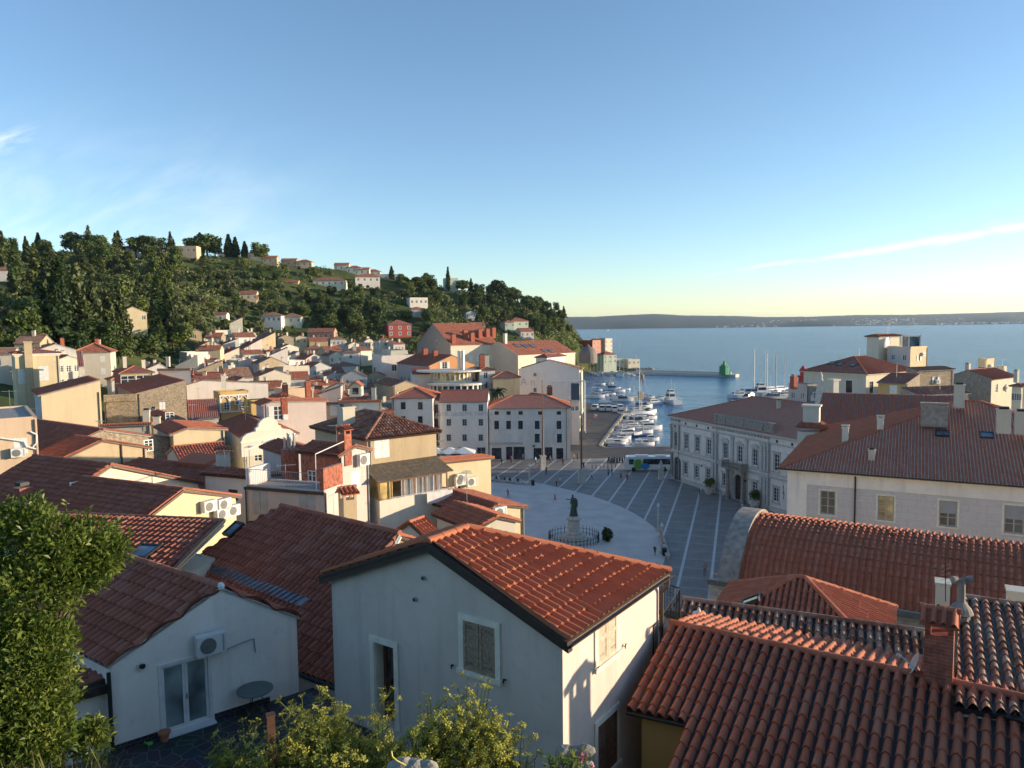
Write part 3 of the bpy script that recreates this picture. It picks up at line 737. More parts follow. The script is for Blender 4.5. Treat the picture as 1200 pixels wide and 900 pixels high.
# --- grey rendered house in the middle
MH = house('rendered_house', 'pale grey rendered house with orange tiled roof and louvred shutters, in the middle foreground', (659, 741), 15.5, 388, 772, ang=55, h=9, roof='LH', pitch=21.5, rt='new', style='roll', wc='render',
           oh=.22, og=.16, lvl=2, win=[('L', 562, 760, .92, 1.18, 'louvre:weathered_wood'), ('R', 711, 743, .95, 1.18, 'louvre:pale_shutter'), ('R', 711, 872, .95, 1.3, 'louvre:brown_wood'),
         ], sur='cream_trim', frame='brown_wood', depth=.04, shut='weathered_wood', door=(451, 803, .70, 2.15))
def finish_middle_house():
 H = MH; o, d, L = H.W['L']; nrm = V((d.y, -d.x, 0)); up = H.up
 b = MB(); tp = math.tan(R(21.5))
 for s0, s1 in ((-.26, L/2), (L+.26, L/2)):
  p, q = up(o+d*s0, H.ze-abs(min(0, s0) if s0 < 0 else s0-L)*tp), up(o+d*s1, H.hr)
  for (t, zz, hh, mi) in ((.20, -.23, .20, 0), (.23, -.06, .08, 0)):
   b.obox(p+nrm*.02+V((0, 0, zz)), q-p, nrm*(t-.02), V((0, 0, hh)))
 b.build('barge_board', MATS['dark_wood'], H.root)
 o, d, L = H.W['R']; nrm = V((d.y, -d.x, 0)); b = MB(); ze = H.ze-.16
 n = 10
 for i in range(n):
  t0, t1 = math.pi*(1+i/n), math.pi*(1+(i+1)/n)
  p = lambda t, e: up(o+d*e+nrm*(.27+.07*math.cos(t)), ze+.07*math.sin(t))
  b.face([p(t0, -.2), p(t1, -.2), p(t1, L+.25), p(t0, L+.25)])
 b.build('gutter', MATS['copper_brown'], H.root)
 b = MB(); e = o+d*(L-.02)+nrm*.27
 b.tube([up(e, ze-.05), up(e, ze-.22), up(e-nrm*.17, ze-.42), up(e-nrm*.17, H.zb)], .05, 10); b.build('drainpipe', MATS['copper_brown'], H.root)
 for px, py in ((497, 677), (487, 702)):
  b = MB(); s, z = H.onwall('L', px, py); o2, d2, _ = H.W['L']; n2 = V((d2.y, -d2.x, 0)); c = up(o2+d2*s, z)
  b.cyl(c, c+n2*.06, .058, .058, 14); b.cyl(c+n2*.06, c+n2*.062, .04, .04, 14, 1); b.build('vent_pipe', [MATS['grey_paint'], MATS['black_iron']], H.root)
 b = MB(); s, z = H.onwall('R', 676, 746); c = up(o+d*s, z); b.cyl(c, c+nrm*.03, .12, .12, 16); b.build('wall_vent', MATS['grey_paint'], H.root)
 for k, px, py, mi in (('L', 531, 780, 0), ('L', 592, 797, 0), ('R', 730, 757, 0), ('R', 698, 784, 0)):
  b = MB(); oo, dd, _ = H.W[k]; nn = V((dd.y, -dd.x, 0)); s, z = H.onwall(k, px, py); c = up(oo+dd*s, z)
  b.cyl(c, c+nn*.07, .012, .012, 6); b.obox(c+nn*.06-dd*.015+V((0, 0, -.05)), dd*.03, nn*.015, V((0, 0, .10))); b.obox(c+nn*.055+V((0, 0, .03)), dd*.07, nn*.012, V((0, 0, .03)))
  b.build('shutter_catch', MATS['black_iron'], H.root)
 oo, dd, _ = H.W['L']; nn = V((dd.y, -dd.x, 0)); s, z0, z1 = H.door; o2 = up(oo, 0)
 Q = lambda q, z, k: V((o2.x+dd.x*q+nn.x*k, o2.y+dd.y*q+nn.y*k, z)); b = MB(); w = .35
 for x in (s-w-.15, s+w): b.obox(Q(x, z0, 0), dd*.15, nn*.03, V((0, 0, z1-z0)))
 b.obox(Q(s-w-.15, z1, 0), dd*(2*w+.3), nn*.035, V((0, 0, .15)))
 for x in (s-w+.002, s+w-.03): b.obox(Q(x, z0, -.33), dd*.028, nn*.33, V((0, 0, z1-z0-.01)))
 b.build('door_surround', MATS['cream_trim'], H.root); b = MB()
 for x, ww in ((s-w+.03, .1), (s-.05, .1), (s+w-.13, .1)): b.obox(Q(x, z0, -.34), dd*ww, nn*.05, V((0, 0, z1-z0-.02)))
 for z, hh in ((z0, .5), (z1-.14, .12), (z0+1.0, .1)): b.obox(Q(s-w+.03, z, -.338), dd*(2*w-.06), nn*.046, V((0, 0, hh)))
 dr = b.build('door', plain('door_brown', (.13, .045, .022), .5, var=.3, scale=9), H.root); b = MB(); b.obox(Q(s-w+.05, z0+.1, -.33), dd*(2*w-.1), nn*.015, V((0, 0, z1-z0-.2))); b.build('pane', MATS['window_glass'], dr)
 b = MB(); b.obox(Q(s-.02, z0+1.0, -.29), dd*.03, nn*.05, V((0, 0, .12))); b.build('handle', MATS['black_iron'], dr)
 for k, px, py in (('L', 562, 760), ('R', 711, 743)):
  oo, dd, _ = H.W[k]; nn = V((dd.y, -dd.x, 0)); s, z = H.onwall(k, px, py)
  for sx in (-1, 1):
   for zz in (-.42, .42): b = MB(); c = up(oo+dd*(s+sx*.46), z+zz)+nn*.002; b.obox(c, -dd*sx*.3, nn*.02, V((0, 0, .035))); b.obox(c-V((0, 0, .05)), dd*sx*.06, nn*.03, V((0, 0, .13))); b.build('strap_hinge', MATS['black_iron'], H.root)
finish_middle_house()
# --- white courtyard house, left
_zf = 19.55
_fl, _fr0 = onz(135, 880, _zf), onz(285, 832, _zf); _d = (_fr0-_fl).normalized(); _n = V((_d.y, -_d.x, 0))
_fr = onpl(347, 712, _fl, _n); _el = onpl(130, 789, _fl, _n); _pk = onpl(258, 688, _fl, _n)
_rb = onz(140, 650, _pk.z); _bk = (_rb-_pk); _bk.z = 0; _bk = _bk*1.5
def _wp(px, py):
 p = onpl(px, py, _fl, _n); return (p-_fl).dot(_d), p.z
_s0, _z0 = _wp(193, 870); _s1, _z1 = _wp(243, 768); _door = (_s0, _s1, _zf+.06, _z1)
CH = gable_block('courtyard_house', 'low white courtyard house with dark tiled roof, glazed double door and air conditioner', _fl, _fr, _bk, _zf-3.5, (_el.z+_fr.z)/2, _pk.z, frac=((_pk-_fl).x*_d.x+(_pk-_fl).y*_d.y)/((_fr-_fl).x*_d.x+(_fr-_fl).y*_d.y), wc='chalk', rt='dark', holes=[_door], og=.05, oh=.12)
def finish_courtyard_house():
 H = CH; d = H.d; nrm = V((d.y, -d.x, 0)); w = _door[1]-_door[0]; hh = _door[3]-_door[2]; zb = _door[2]
 o = V((_fl.x, _fl.y, 0)); P = lambda s, z, k=0.: V((o.x+d.x*s+nrm.x*k, o.y+d.y*s+nrm.y*k, z))
 b = MB(); f = .07
 for s in (_door[0], _door[0]+w/2-f, _door[0]+w/2, _door[1]-f): b.obox(P(s+.002, zb, -.10), d*(f-.004), nrm*.06, V((0, 0, hh)))
 for z in (zb, zb+hh-f): b.obox(P(_door[0]+f, z, -.102), d*(w-2*f), nrm*.058, V((0, 0, f)))
 for s, ww in ((_door[0]-.08, .08), (_door[1], .08)): b.obox(P(s, zb-.02, -.02), d*ww, nrm*.04, V((0, 0, hh+.1)))
 b.obox(P(_door[0], zb+hh+.0, -.02), d*w, nrm*.045, V((0, 0, .08))); b.obox(P(_door[0]-.1, zb-.08, -.15), d*(w+.2), nrm*.42, V((0, 0, .06)))
 dr = b.build('door', MATS['white_paint'], H.root)
 b = MB()
 for i in (0, 1): s = _door[0]+i*w/2; b.obox(P(s+f, zb+f, -.085), d*(w/2-2*f), nrm*.02, V((0, 0, hh-2*f)))
 b.build('pane', MATS['frosted_glass'], dr)
 b = MB(); b.obox(P(_door[0]+w/2+.01, zb+hh*.42, -.04), d*.03, nrm*.05, V((0, 0, .14))); b.build('handle', MATS['steel'], dr)
 s, z = _wp(243, 766); ac_unit(H.root, o, d, _wp(244, 752)[0], _wp(244, 762)[1], .74, .52, .28)
 b = MB(); pts = [P(*_wp(262, 762), .03), P(*_wp(285, 752), .03), P(*_wp(297, 748), .03), P(*_wp(299, 764), .03)]; b.tube(pts, .018, 6); b.build('cable', MATS['grey_paint'], H.root)
 s, z = _wp(166, 780); b = MB(); c = P(s, z); b.cyl(c, c+nrm*.03, .13, .13, 18); b.lathe(c+nrm*.09+V((0, 0, -.05)), [(.03, 0), (.07, .03), (.07, .1), (.03, .12)], 12, 1); b.build('wall_lamp', [MATS['white_paint'], MATS['black_iron']], H.root)
 b = MB(); c = P(_wp(258, 686)[0], _pk.z-.05, .05); b.lathe(c, [(.02, 0), (.09, .02), (.1, .1), (.06, .17), (.01, .2)], 12); b.build('ridge_stop', MATS['white_paint'], H.root)
 b = MB(); L = (_fr-_fl); L.z = 0; L = L.length
 m_ = masonry('dark_slate', (.05, .045, .05), (.03, .03, .035), (.10, .095, .09), .16, .09, .012, irregular=.15)
 for s0, s1 in ((0, _door[0]-.12), (_door[1]+.12, L*.82)): b = MB(); b.obox(P(s0, _zf-.02, 0.002), d*(s1-s0), nrm*.025, V((0, 0, .17))); b.build('stone_skirting', m_, H.root)
 b = MB(); q = P(-.05, 0)
 A, B = P(-.02, H.planes['L'][0].z*0+21.35, -.3), P(-1.5, 21.15, -.3); bd = -V((nrm.x, nrm.y, 0))
 tiles(b, [A, A+bd*3, B+bd*3, B], smi=1, pitch=.26); b.build('lean_to_roof', [RT['dark'], MATS['dark_wood']], H.root)
 b = MB(); b.obox(P(-1.45, 21.0, -.28), d*1.43, nrm*.12, V((0, 0, .22))); b.build('fascia', MATS['dark_wood'], H.root)
 b = MB(); b.cyl(P(-.06, _zf-.1, .05), P(-.06, 21.6, .05), .05, .05, 10); b.build('drainpipe', MATS['dark_metal'], H.root)
 b = MB(); wall(b, P(-1.4, 0, -.35), d, 1.36, _zf-3, 21.1, [(.1, .55, _zf+.3, 20.9)], .1); b.build('side_wall', wm('white'), H.root)
 b = MB(); b.obox(P(-1.28, _zf+.32, -.43), d*.41, nrm*.03, V((0, 0, 1.03))); b.build('side_door', MATS['steel'], H.root)
 e = _wp(300, 765)[0]
finish_courtyard_house()
# --- yard: slate paving, table, pot
def yard():
 o = V((_fl.x, _fl.y, 0)); d = _d; n = _n
 P = lambda s, k, z=_zf: V((o.x+d.x*s+n.x*k, o.y+d.y*s+n.y*k, z))
 b = MB(); b.slab([P(-2, .0), P(5.2, .0), P(5.6, 3.4), P(-2, 3.6)][::-1], V((0, 0, 1)), 2.5)
 m, nt, bs, N, L = _nt('slate_paving'); g = N('ShaderNodeNewGeometry'); vo = N('ShaderNodeTexVoronoi'); vo.feature = 'DISTANCE_TO_EDGE'; vo.inputs['Scale'].default_value = 2.6
 v2 = N('ShaderNodeTexVoronoi'); v2.inputs['Scale'].default_value = 2.6; L(g.outputs['Position'], vo.inputs[0]); L(g.outputs['Position'], v2.inputs[0])
 r = N('ShaderNodeValToRGB'); e = r.color_ramp.elements; e[0].position = .02; e[0].color = (.16, .15, .135, 1); e[1].position = .035; e[1].color = (.035, .037, .042, 1); L(vo.outputs[0], r.inputs[0])
 hs = N('ShaderNodeMix'); hs.data_type = 'RGBA'; hs.blend_type = 'MULTIPLY'; hs.inputs[0].default_value = .6; L(r.outputs[0], hs.inputs[6]); L(v2.outputs['Color'], hs.inputs[7])
 L(hs.outputs[2], bs.inputs['Base Color']); bs.inputs['Roughness'].default_value = .6; MATS['slate_paving'] = m
 struct(b.build('courtyard_paving', m))
 c = onz(300, 838, _zf); c.z = _zf; t = thing('garden_table', 'round grey green metal garden table in the white house courtyard', 'table', c)
 ct = c
 b = MB(); b.lathe(ct, [(.46, .70), (.475, .71), (.475, .735), (.45, .74)], 28); b.build('table_top', plain('table_green', (.12, .15, .14), .5), t)
 b = MB()
 for k in range(3): a = k*2.1+.4; b.cyl(ct+V((.1*math.cos(a), .1*math.sin(a), .69)), ct+V((.34*math.cos(a), .34*math.sin(a), 0)), .014, .014, 8)
 b.build('leg', MATS['black_iron'], t)
 c = onz(193, 868, _zf); b = MB(); b.lathe(c, [(.09, 0), (.13, .2), (.155, .2), (.155, .25), (.135, .25), (.12, .20)], 18)
 tag(b.build('flower_pot', plain('terracotta', (.42, .17, .09), .8, var=.2), loc=c), 'empty terracotta flower pot beside the glazed door', 'flower pot')
 c = onz(176, 873, _zf); b = MB(); b.lathe(c, [(.06, 0), (.075, .04), (.05, .07), (.02, .075)], 12); b.tube([c+V((-.04, 0, .05)), c+V((-.16, .02, .05))], .02)
 tag(b.build('watering_can', plain('bright_green', (.10, .42, .06), .4), loc=c), 'small bright green plastic watering can on the slate paving', 'watering can')
yard()
# --- dark roofs behind the courtyard
def roof_mass(name, label, planes, wc='white', zb=8, rt='dark', lvl=2, cat='house', ridges=(), soff='zinc', walls=(), cap=.13):
 """house known by its roof planes: planes = [(three survey points, [photo outline, ...])]"""
 H = House(); P0 = planes[0][0][0]; H.root = thing(name, label, cat, (P0.x, P0.y, zb)); tb = MB(); H.planes = {}; wb = MB()
 for i, (pts, outs) in enumerate(planes):
  n = pln(*pts)
  for out in outs:
   poly = [onpl(px, py, pts[0], n) for px, py in out]
   tiles(tb, poly, lvl=lvl, smi=1, pitch=.25, course=.40); wb.slab([p-n*.16 for p in poly], n, .05)
   wb.prism([(p.x*.97+sum(q.x for q in poly)/len(poly)*.03, p.y*.97+sum(q.y for q in poly)/len(poly)*.03) for p in poly], zb, min(p.z for p in poly)-.2)
  H.planes[i] = (pts[0], n)
 for a, b in ridges: ridge(tb, a+V((0, 0, .04)), b+V((0, 0, .04)), cap, .42)
 H.wall = wb.build('wall', wm(wc), H.root); H.roof = tb.build('roof', [RT[rt], MATS[soff]], H.root)
 return H
_A, _B = at(330, 593, 30.5), None
_B = onz(468, 625, _A.z); _C = at(392, 800, 20.9)
BR = roof_mass('dark_roofed_house', 'long house with the broad dark maroon tiled roof behind the white courtyard house', [([_A, _B, _C], [[(296, 612), (330, 593), (468, 625), (430, 700), (400, 806), (300, 768), (232, 690), (205, 668)]])],
               ridges=[(_A, _B)], zb=12, wc='white')
n_ = BR.planes[0][1]
for px, py in ((275, 622), (225, 662)): skylight_at(BR.roof, onpl(px, py, _A, n_), n_, .62, .75)
_A2 = at(140, 606, 30); _B2 = onz(262, 611, _A2.z); _C2 = at(205, 668, 25.5)
BR2 = roof_mass('skylight_house', 'house with plain dark tiled roof and a single large skylight, behind the laurel', [([_A2, _B2, _C2], [[(60, 602), (140, 606), (262, 611), (206, 664), (150, 700), (40, 690)]])], ridges=[(at(60, 602, 32), _B2)], zb=12, wc='cream')
skylight_at(BR2.roof, onpl(169, 649, _A2, BR2.planes[0][1]), BR2.planes[0][1], .85, .95)
def valley():
 b = MB(); n = BR2.planes[0][1]; pts = [(262, 612), (236, 637), (206, 668), (200, 676)]
 for p, q in zip(pts, pts[1:]):
  P, Q = onpl(*p, _A2, n)+n*.06, onpl(*q, _A2, n)+n*.06; b.cyl(P, Q, .10, .10, 8)
 b.build('valley_gutter', MATS['dark_metal'], BR2.root)
 b = MB(); n = BR.planes[0][1]
 poly = [onpl(px, py, _A, n)+n*.09 for px, py in ((243, 672), (256, 664), (366, 704), (352, 712))]
 b.slab(poly, n, .05); d = (poly[2]-poly[1]).normalized()
 Lg = (poly[2]-poly[1]).length
 for i in range(int(Lg/.28)): p = poly[1]+d*(i*.28+.1); q = poly[0]+d*(i*.28+.1); b.obox(p, d*.03, q-p, n*.05)
 b.build('metal_flashing', MATS['zinc'], BR.root)
 b = MB(); n = BR.planes[0][1]; P, Q = onpl(300, 771, _A, n), onpl(402, 810, _A, n); b.cyl(P, Q, .07, .07, 8); b.build('gutter', MATS['dark_metal'], BR.root)
 b = MB(); P2, Q2 = P+V((.1, .25, -.12)), Q+V((.1, .25, -.12)); b.face([P2, Q2, V((Q2.x, Q2.y, 17)), V((P2.x, P2.y, 17))]); b.build('yard_wall', wm('white'), BR.root)
valley()
# --- house on the right foreground: pantiles, brick chimney
_RA = at(786, 730, 19.6); _RB = onz(1118, 800, _RA.z); _rd = (_RB-_RA).normalized(); _rp = V((_rd.y, -_rd.x, 0))
_k = 3.4
_RE = None
for _i in range(200):       # verge runs square to the ridge: find how far it comes
 q = _RA+_rp*(_i*.03)
 if proj(V((q.x, q.y, q.z-_i*.03*.28)))[0] <= 734: _RE = V((q.x, q.y, 0)); break
_RE = onpl(734, 831, V((_RE.x, _RE.y, 0)), V((_rd.x, _rd.y, 0)))
_nR = pln(_RA, _RB, _RE)
_n = _nR
RF = House(); RF.root = thing('pantiled_house', 'nearest house at bottom right with long terracotta pantiled roof and ochre wall', 'house', (7, 14, 14))
def right_front():
 H = RF; pl = lambda px, py: onpl(px, py, _RA, _nR); tb = MB()
 cut = pl(806, 847); slope_dn = (V((0, 0, -1))+_nR*_nR.z).normalized()
 e1 = pl(734, 831); RBx = _RB+_rd*2.5
 def on_ridge(p): t = (p-_RA).dot(_rd); return _RA+_rd*t
 dn = (cut-on_ridge(cut)).length
 far = on_ridge(cut)+slope_dn*(dn+7.5); far2 = RBx+slope_dn*(dn+7.5)
 tiles(tb, [_RA, RBx, far2, far, cut, e1], smi=1, pitch=.245, course=.40, amp=.07, lip=.045, style='barrel')
 n2 = V((-_nR.x*.6, -_nR.y*.6, _nR.z)).normalized(); up2 = (V((0, 0, -1))+n2*n2.z).normalized()
 tiles(tb, [_RA, RBx-_rd*1.3, RBx-_rd*1.3+up2*2.2, _RA+up2*2.2], smi=1, pitch=.245, course=.40)
 ridge(tb, _RA+V((0, 0, .04)), RBx-_rd*1.2+V((0, 0, .03)), .10, .42)
 H.roof = tb.build('roof', [RT['red'], MATS['dark_metal']], H.root)
 wb = MB(); dz = V((0, 0, 1))
 c1 = e1-slope_dn*.35+_rd*.25; c2 = cut-slope_dn*.35+_rd*.1; c3 = far-slope_dn*.4+_rd*.25
 for a_, b_ in ((c1, c2), (c2, c3), (_RA+_rd*.25, c1)):
  wb.face([V((a_.x, a_.y, 10)), V((b_.x, b_.y, 10)), b_-V((0, 0, .12)), a_-V((0, 0, .12))])
 q1, q2 = _RA+_rd*.25+up2*2.5, RBx+up2*2.5
 for a_, b_ in ((_RA+_rd*.25, q1), (q1, q2)): wb.face([V((a_.x, a_.y, 10)), V((b_.x, b_.y, 10)), b_-V((0, 0, .1)), a_-V((0, 0, .1))])
 H.wall = wb.build('wall', wm('ochre'), H.root)
 b = MB(); b.cyl(e1-_nR*.1, cut-_nR*.1, .06, .06, 8); b.build('gutter', MATS['dark_metal'], H.root)
 c = pl(1100, 797)+V((.05, .1, -.1)); chimney(H.roof, c, .56, .56, 1.45, 'tilehat', math.atan2(_rd.y, _rd.x), rt='red')
 H.chim = c
 b = MB(); p, q = pl(1118, 826), pl(1215, 850); b.obox(p+_nR*.08, q-p, slope_dn*.12, _nR*.05); b.build('metal_flashing', MATS['dark_metal'], H.root)
right_front()
def dish():
 c = RF.chim+V((-.42, .15, .35)); t = thing('satellite_dish', 'pale round satellite dish fixed beside the brick chimney', 'satellite dish', c)
 b = MB(); ax = V((-.75, .3, .35)).normalized(); u = ax.orthogonal().normalized(); w = ax.cross(u)
 vs = [c+ax*.0]; fs = []
 for i in range(1, 6):
  r_ = .26*i/5
  for k in range(20): a = 2*math.pi*k/20; vs.append(c+(u*math.cos(a)+w*math.sin(a))*r_+ax*(r_*r_*.9))
 for k in range(20): fs.append((0, 1+k, 1+(k+1) % 20))
 for i in range(4):
  for k in range(20): fs.append((1+i*20+k, 1+(i+1)*20+k, 1+(i+1)*20+(k+1) % 20, 1+i*20+(k+1) % 20))
 b.mesh(vs, fs); b.build('reflector', plain('dish_ivory', (.50, .44, .36), .5), t, smooth=True)
 b = MB(); b.tube([c-ax*.02-V((0, 0, .15)), c+ax*.3, c+ax*.38], .018); b.cyl(c+ax*.34, c+ax*.44, .04, .03, 10); b.cyl(c-V((0, 0, .6)), c, .025, .025, 8); b.build('feed_arm', MATS['ac_white'], t)
dish()
# ------------------------------------------------------------ land, sea, far shore
GC = [(-420, [(0, 27), (8, 25), (12, 20), (25, 15), (45, 11), (80, 12), (110, 17), (140, 23), (330, 72), (450, 76), (900, 60)]),
      (0, [(0, 27), (8, 24.9), (10, 23), (12.5, 19.4), (20, 19), (28, 14), (45, 10), (100, 11), (140, 18), (165, 22), (400, 71), (500, 73), (900, 55)]),
      (100, [(0, 27), (8, 24.8), (10, 23), (12.5, 19.4), (20, 19), (28, 14), (45, 9.5), (100, 9), (150, 14), (185, 22), (415, 72), (500, 72), (900, 55)]),
      (200, [(0, 27), (8, 23.9), (12, 19.4), (20, 19), (28, 14), (45, 9), (100, 8), (170, 10), (250, 20.6), (430, 73), (500, 72), (900, 50)]),
      (300, [(0, 27), (8, 23.3), (12, 19.6), (20, 17), (28, 13), (45, 8), (100, 7), (200, 11), (330, 22), (450, 71.5), (900, 50)]),
      (400, [(0, 27), (6, 24.6), (11, 21), (20, 16), (28, 12), (45, 8), (100, 4), (200, 7), (360, 22), (470, 66), (900, 45)]),
      (500, [(0, 27), (6, 24.6), (11, 21), (20, 15), (45, 7), (85, .6), (165, .4), (230, 5), (380, 24), (480, 57), (800, 40)]),
      (560, [(0, 27), (6, 24.4), (11, 20.6), (20, 15), (45, 6), (75, -.4), (172, -.4), (190, .4), (260, 3), (400, 24), (490, 50), (700, 40)]),
      (620, [(0, 27), (6, 24.2), (11, 20), (20, 14), (45, 6), (75, -.4), (172, -.4), (210, -.4), (260, 2), (400, 14), (430, 24), (500, 45), (700, 25)]),
      (660, [(0, 27), (6, 24), (11, 18), (20, 14), (45, 6), (75, -.4), (172, -.4), (300, -.4), (420, 3), (480, 20), (520, 37), (640, 15)]),
      (690, [(0, 27), (6, 24), (11, 17), (20, 13), (45, 6), (75, -.4), (172, -.4), (300, -.4), (400, .8), (500, 3), (545, 12), (620, 2)]),
      (730, [(0, 27), (6, 24), (11, 16.5), (20, 13), (45, 6), (80, -.4), (400, -.4), (520, .6), (600, .6)]),
      (900, [(0, 27), (6, 23), (11, 16), (20, 13), (45, 5), (75, -.4), (400, -.4)]),
      (1320, [(0, 27), (6, 23), (11, 16), (20, 13), (45, 6), (90, 0), (400, -.4)])]
GA = np.array([(p-600)/F for p, _ in GC])
LAND = [(-1500, -60), (900, -60), (900, 120), (300, 215), (150, 292), (110, 318), (94, 308), (62, 205), (38, 183.4), (23, 183.4)]
_q = [onz(*p, 0) for p in ((705, 522), (711, 513), (721.7, 498), (731.7, 485), (735, 476))]
QUAY = [(p.x, p.y) for p in _q]
LAND += QUAY + [(29, 292), (21, 380), (40, 500), (52, 512), (84, 508), (90, 520), (84, 548), (66, 590), (44, 680), (-120, 830), (-1500, 950)]
def ground_np(X, Y):
 a = X/np.maximum(Y, 8.); Z = np.stack([np.interp(Y, [q[0] for q in pts], [q[1] for q in pts]) for _, pts in GC])
 a = np.clip(a, GA[0], GA[-1]-1e-6); i = np.clip(np.searchsorted(GA, a)-1, 0, len(GA)-2); t = (a-GA[i])/(GA[i+1]-GA[i])
 sh = np.indices(X.shape); z = Z[(i,)+tuple(sh)]*(1-t)+Z[(i+1,)+tuple(sh)]*t
 return z
def land_dist(X, Y):
 P = np.array(LAND); inside = np.zeros(X.shape, bool); dist = np.full(X.shape, 1e9)
 for k in range(len(P)):
  (x0, y0), (x1, y1) = P[k], P[(k+1) % len(P)]
  c = ((y0 > Y) != (y1 > Y)) & (X < (x1-x0)*(Y-y0)/(y1-y0+1e-12)+x0); inside ^= c
  t = np.clip(((X-x0)*(x1-x0)+(Y-y0)*(y1-y0))/((x1-x0)**2+(y1-y0)**2), 0, 1)
  dist = np.minimum(dist, np.hypot(X-x0-t*(x1-x0), Y-y0-t*(y1-y0)))
 return np.where(inside, dist, -dist)
def ground(x, y):
 return float(ground_np(np.array([float(x)]), np.array([float(y)]))[0])
def build_land():
 ys = np.concatenate([np.linspace(-20, 40, 31), np.linspace(42, 240, 67), np.linspace(245, 700, 80), np.linspace(720, 1000, 12)])
 xs = np.concatenate([np.linspace(-1500, -420, 25), np.linspace(-410, 150, 200), np.linspace(155, 900, 40)])
 X, Y = np.meshgrid(xs, ys); Z = ground_np(X, Y); D = land_dist(X, Y)
 nz = np.array([noise.noise((x*.03, y*.03, 0)) for x, y in zip(X.ravel(), Y.ravel())]).reshape(X.shape)
 Z = Z + nz*np.clip((Y-180)/150, 0, 1)*3*np.clip(D/30, 0, 1)
 Z = np.where(D < 0, np.maximum(-4.5, -1.2+D*.5), np.where(D < 4, np.minimum(Z, np.maximum(-.6, Z)*np.clip(D/4+.3, 0, 1)-.3), Z))
 W = len(xs); idx = np.arange(X.size).reshape(X.shape)
 q = np.stack([idx[:-1, :-1], idx[:-1, 1:], idx[1:, 1:], idx[1:, :-1]], -1).reshape(-1, 4)
 m, nt, b, N, L = _nt('hill_ground'); g = N('ShaderNodeNewGeometry')
 n = N('ShaderNodeTexNoise'); n.inputs['Scale'].default_value = .06; n.inputs['Detail'].default_value = 9; n.inputs['Roughness'].default_value = .7; L(g.outputs['Position'], n.inputs[0])
 r = N('ShaderNodeValToRGB'); e = r.color_ramp.elements; e[0].position = .3; e[0].color = (.035, .055, .018, 1); e[1].position = .72; e[1].color = (.14, .14, .055, 1); k = e.new(.5); k.color = (.07, .09, .03, 1)
 L(n.outputs[0], r.inputs[0]); L(r.outputs[0], b.inputs['Base Color']); b.inputs['Roughness'].default_value = .95; b.inputs['Specular IOR Level'].default_value = .1
 mb = MB(); mb.arr(np.stack([X.ravel(), Y.ravel(), Z.ravel()], 1), q)
 o = mb.build('terrain', m, smooth=True, loc=(0, 0, 0)); struct(o)
build_land()
def build_sea():
 m, nt, b, N, L = _nt('sea_water'); g = N('ShaderNodeNewGeometry')
 def nz(sc, scale, det, rough=.55):
  mp = N('ShaderNodeMapping'); mp.inputs['Scale'].default_value = sc; mp.inputs['Rotation'].default_value = (0, 0, R(20)); L(g.outputs['Position'], mp.inputs[0])
  n = N('ShaderNodeTexNoise'); n.inputs['Scale'].default_value = scale; n.inputs['Detail'].default_value = det; n.inputs['Roughness'].default_value = rough; L(mp.outputs[0], n.inputs[0]); return n.outputs[0]
 big = nz((1, .35, 1), .012, 6); r = N('ShaderNodeValToRGB'); r.color_ramp.elements[0].position = .35; r.color_ramp.elements[1].position = .7
 r.color_ramp.elements[0].color = (.022, .11, .22, 1); r.color_ramp.elements[1].color = (.035, .15, .28, 1); L(big, r.inputs[0]); L(r.outputs[0], b.inputs['Base Color'])
 b.inputs['Roughness'].default_value = .2; b.inputs['IOR'].default_value = 1.333; b.inputs['Specular IOR Level'].default_value = .33
 sp = N('ShaderNodeSeparateXYZ'); L(g.outputs['Position'], sp.inputs[0]); mr = N('ShaderNodeMapRange'); L(sp.outputs[1], mr.inputs[0])
 for i, v in ((1, 380), (2, 560), (3, .25), (4, 1.0)): mr.inputs[i].default_value = v
 a1 = N('ShaderNodeMath'); a1.operation = 'MULTIPLY_ADD'; L(nz((1, .5, 1), .30, 6, .62), a1.inputs[0]); a1.inputs[1].default_value = .6; L(nz((.5, 1, 1), .07, 6, .6), a1.inputs[2])
 bp = N('ShaderNodeBump'); L(a1.outputs[0], bp.inputs['Height']); bp.inputs['Distance'].default_value = 7; L(mr.outputs[0], bp.inputs['Strength']); L(bp.outputs[0], b.inputs['Normal'])
 mb = MB(); mb.face([(-9000, -300, -1), (14000, -300, -1), (14000, 20000, -1), (-9000, 20000, -1)])
 struct(mb.build('sea', m, loc=(0, 0, -1)))
build_sea()
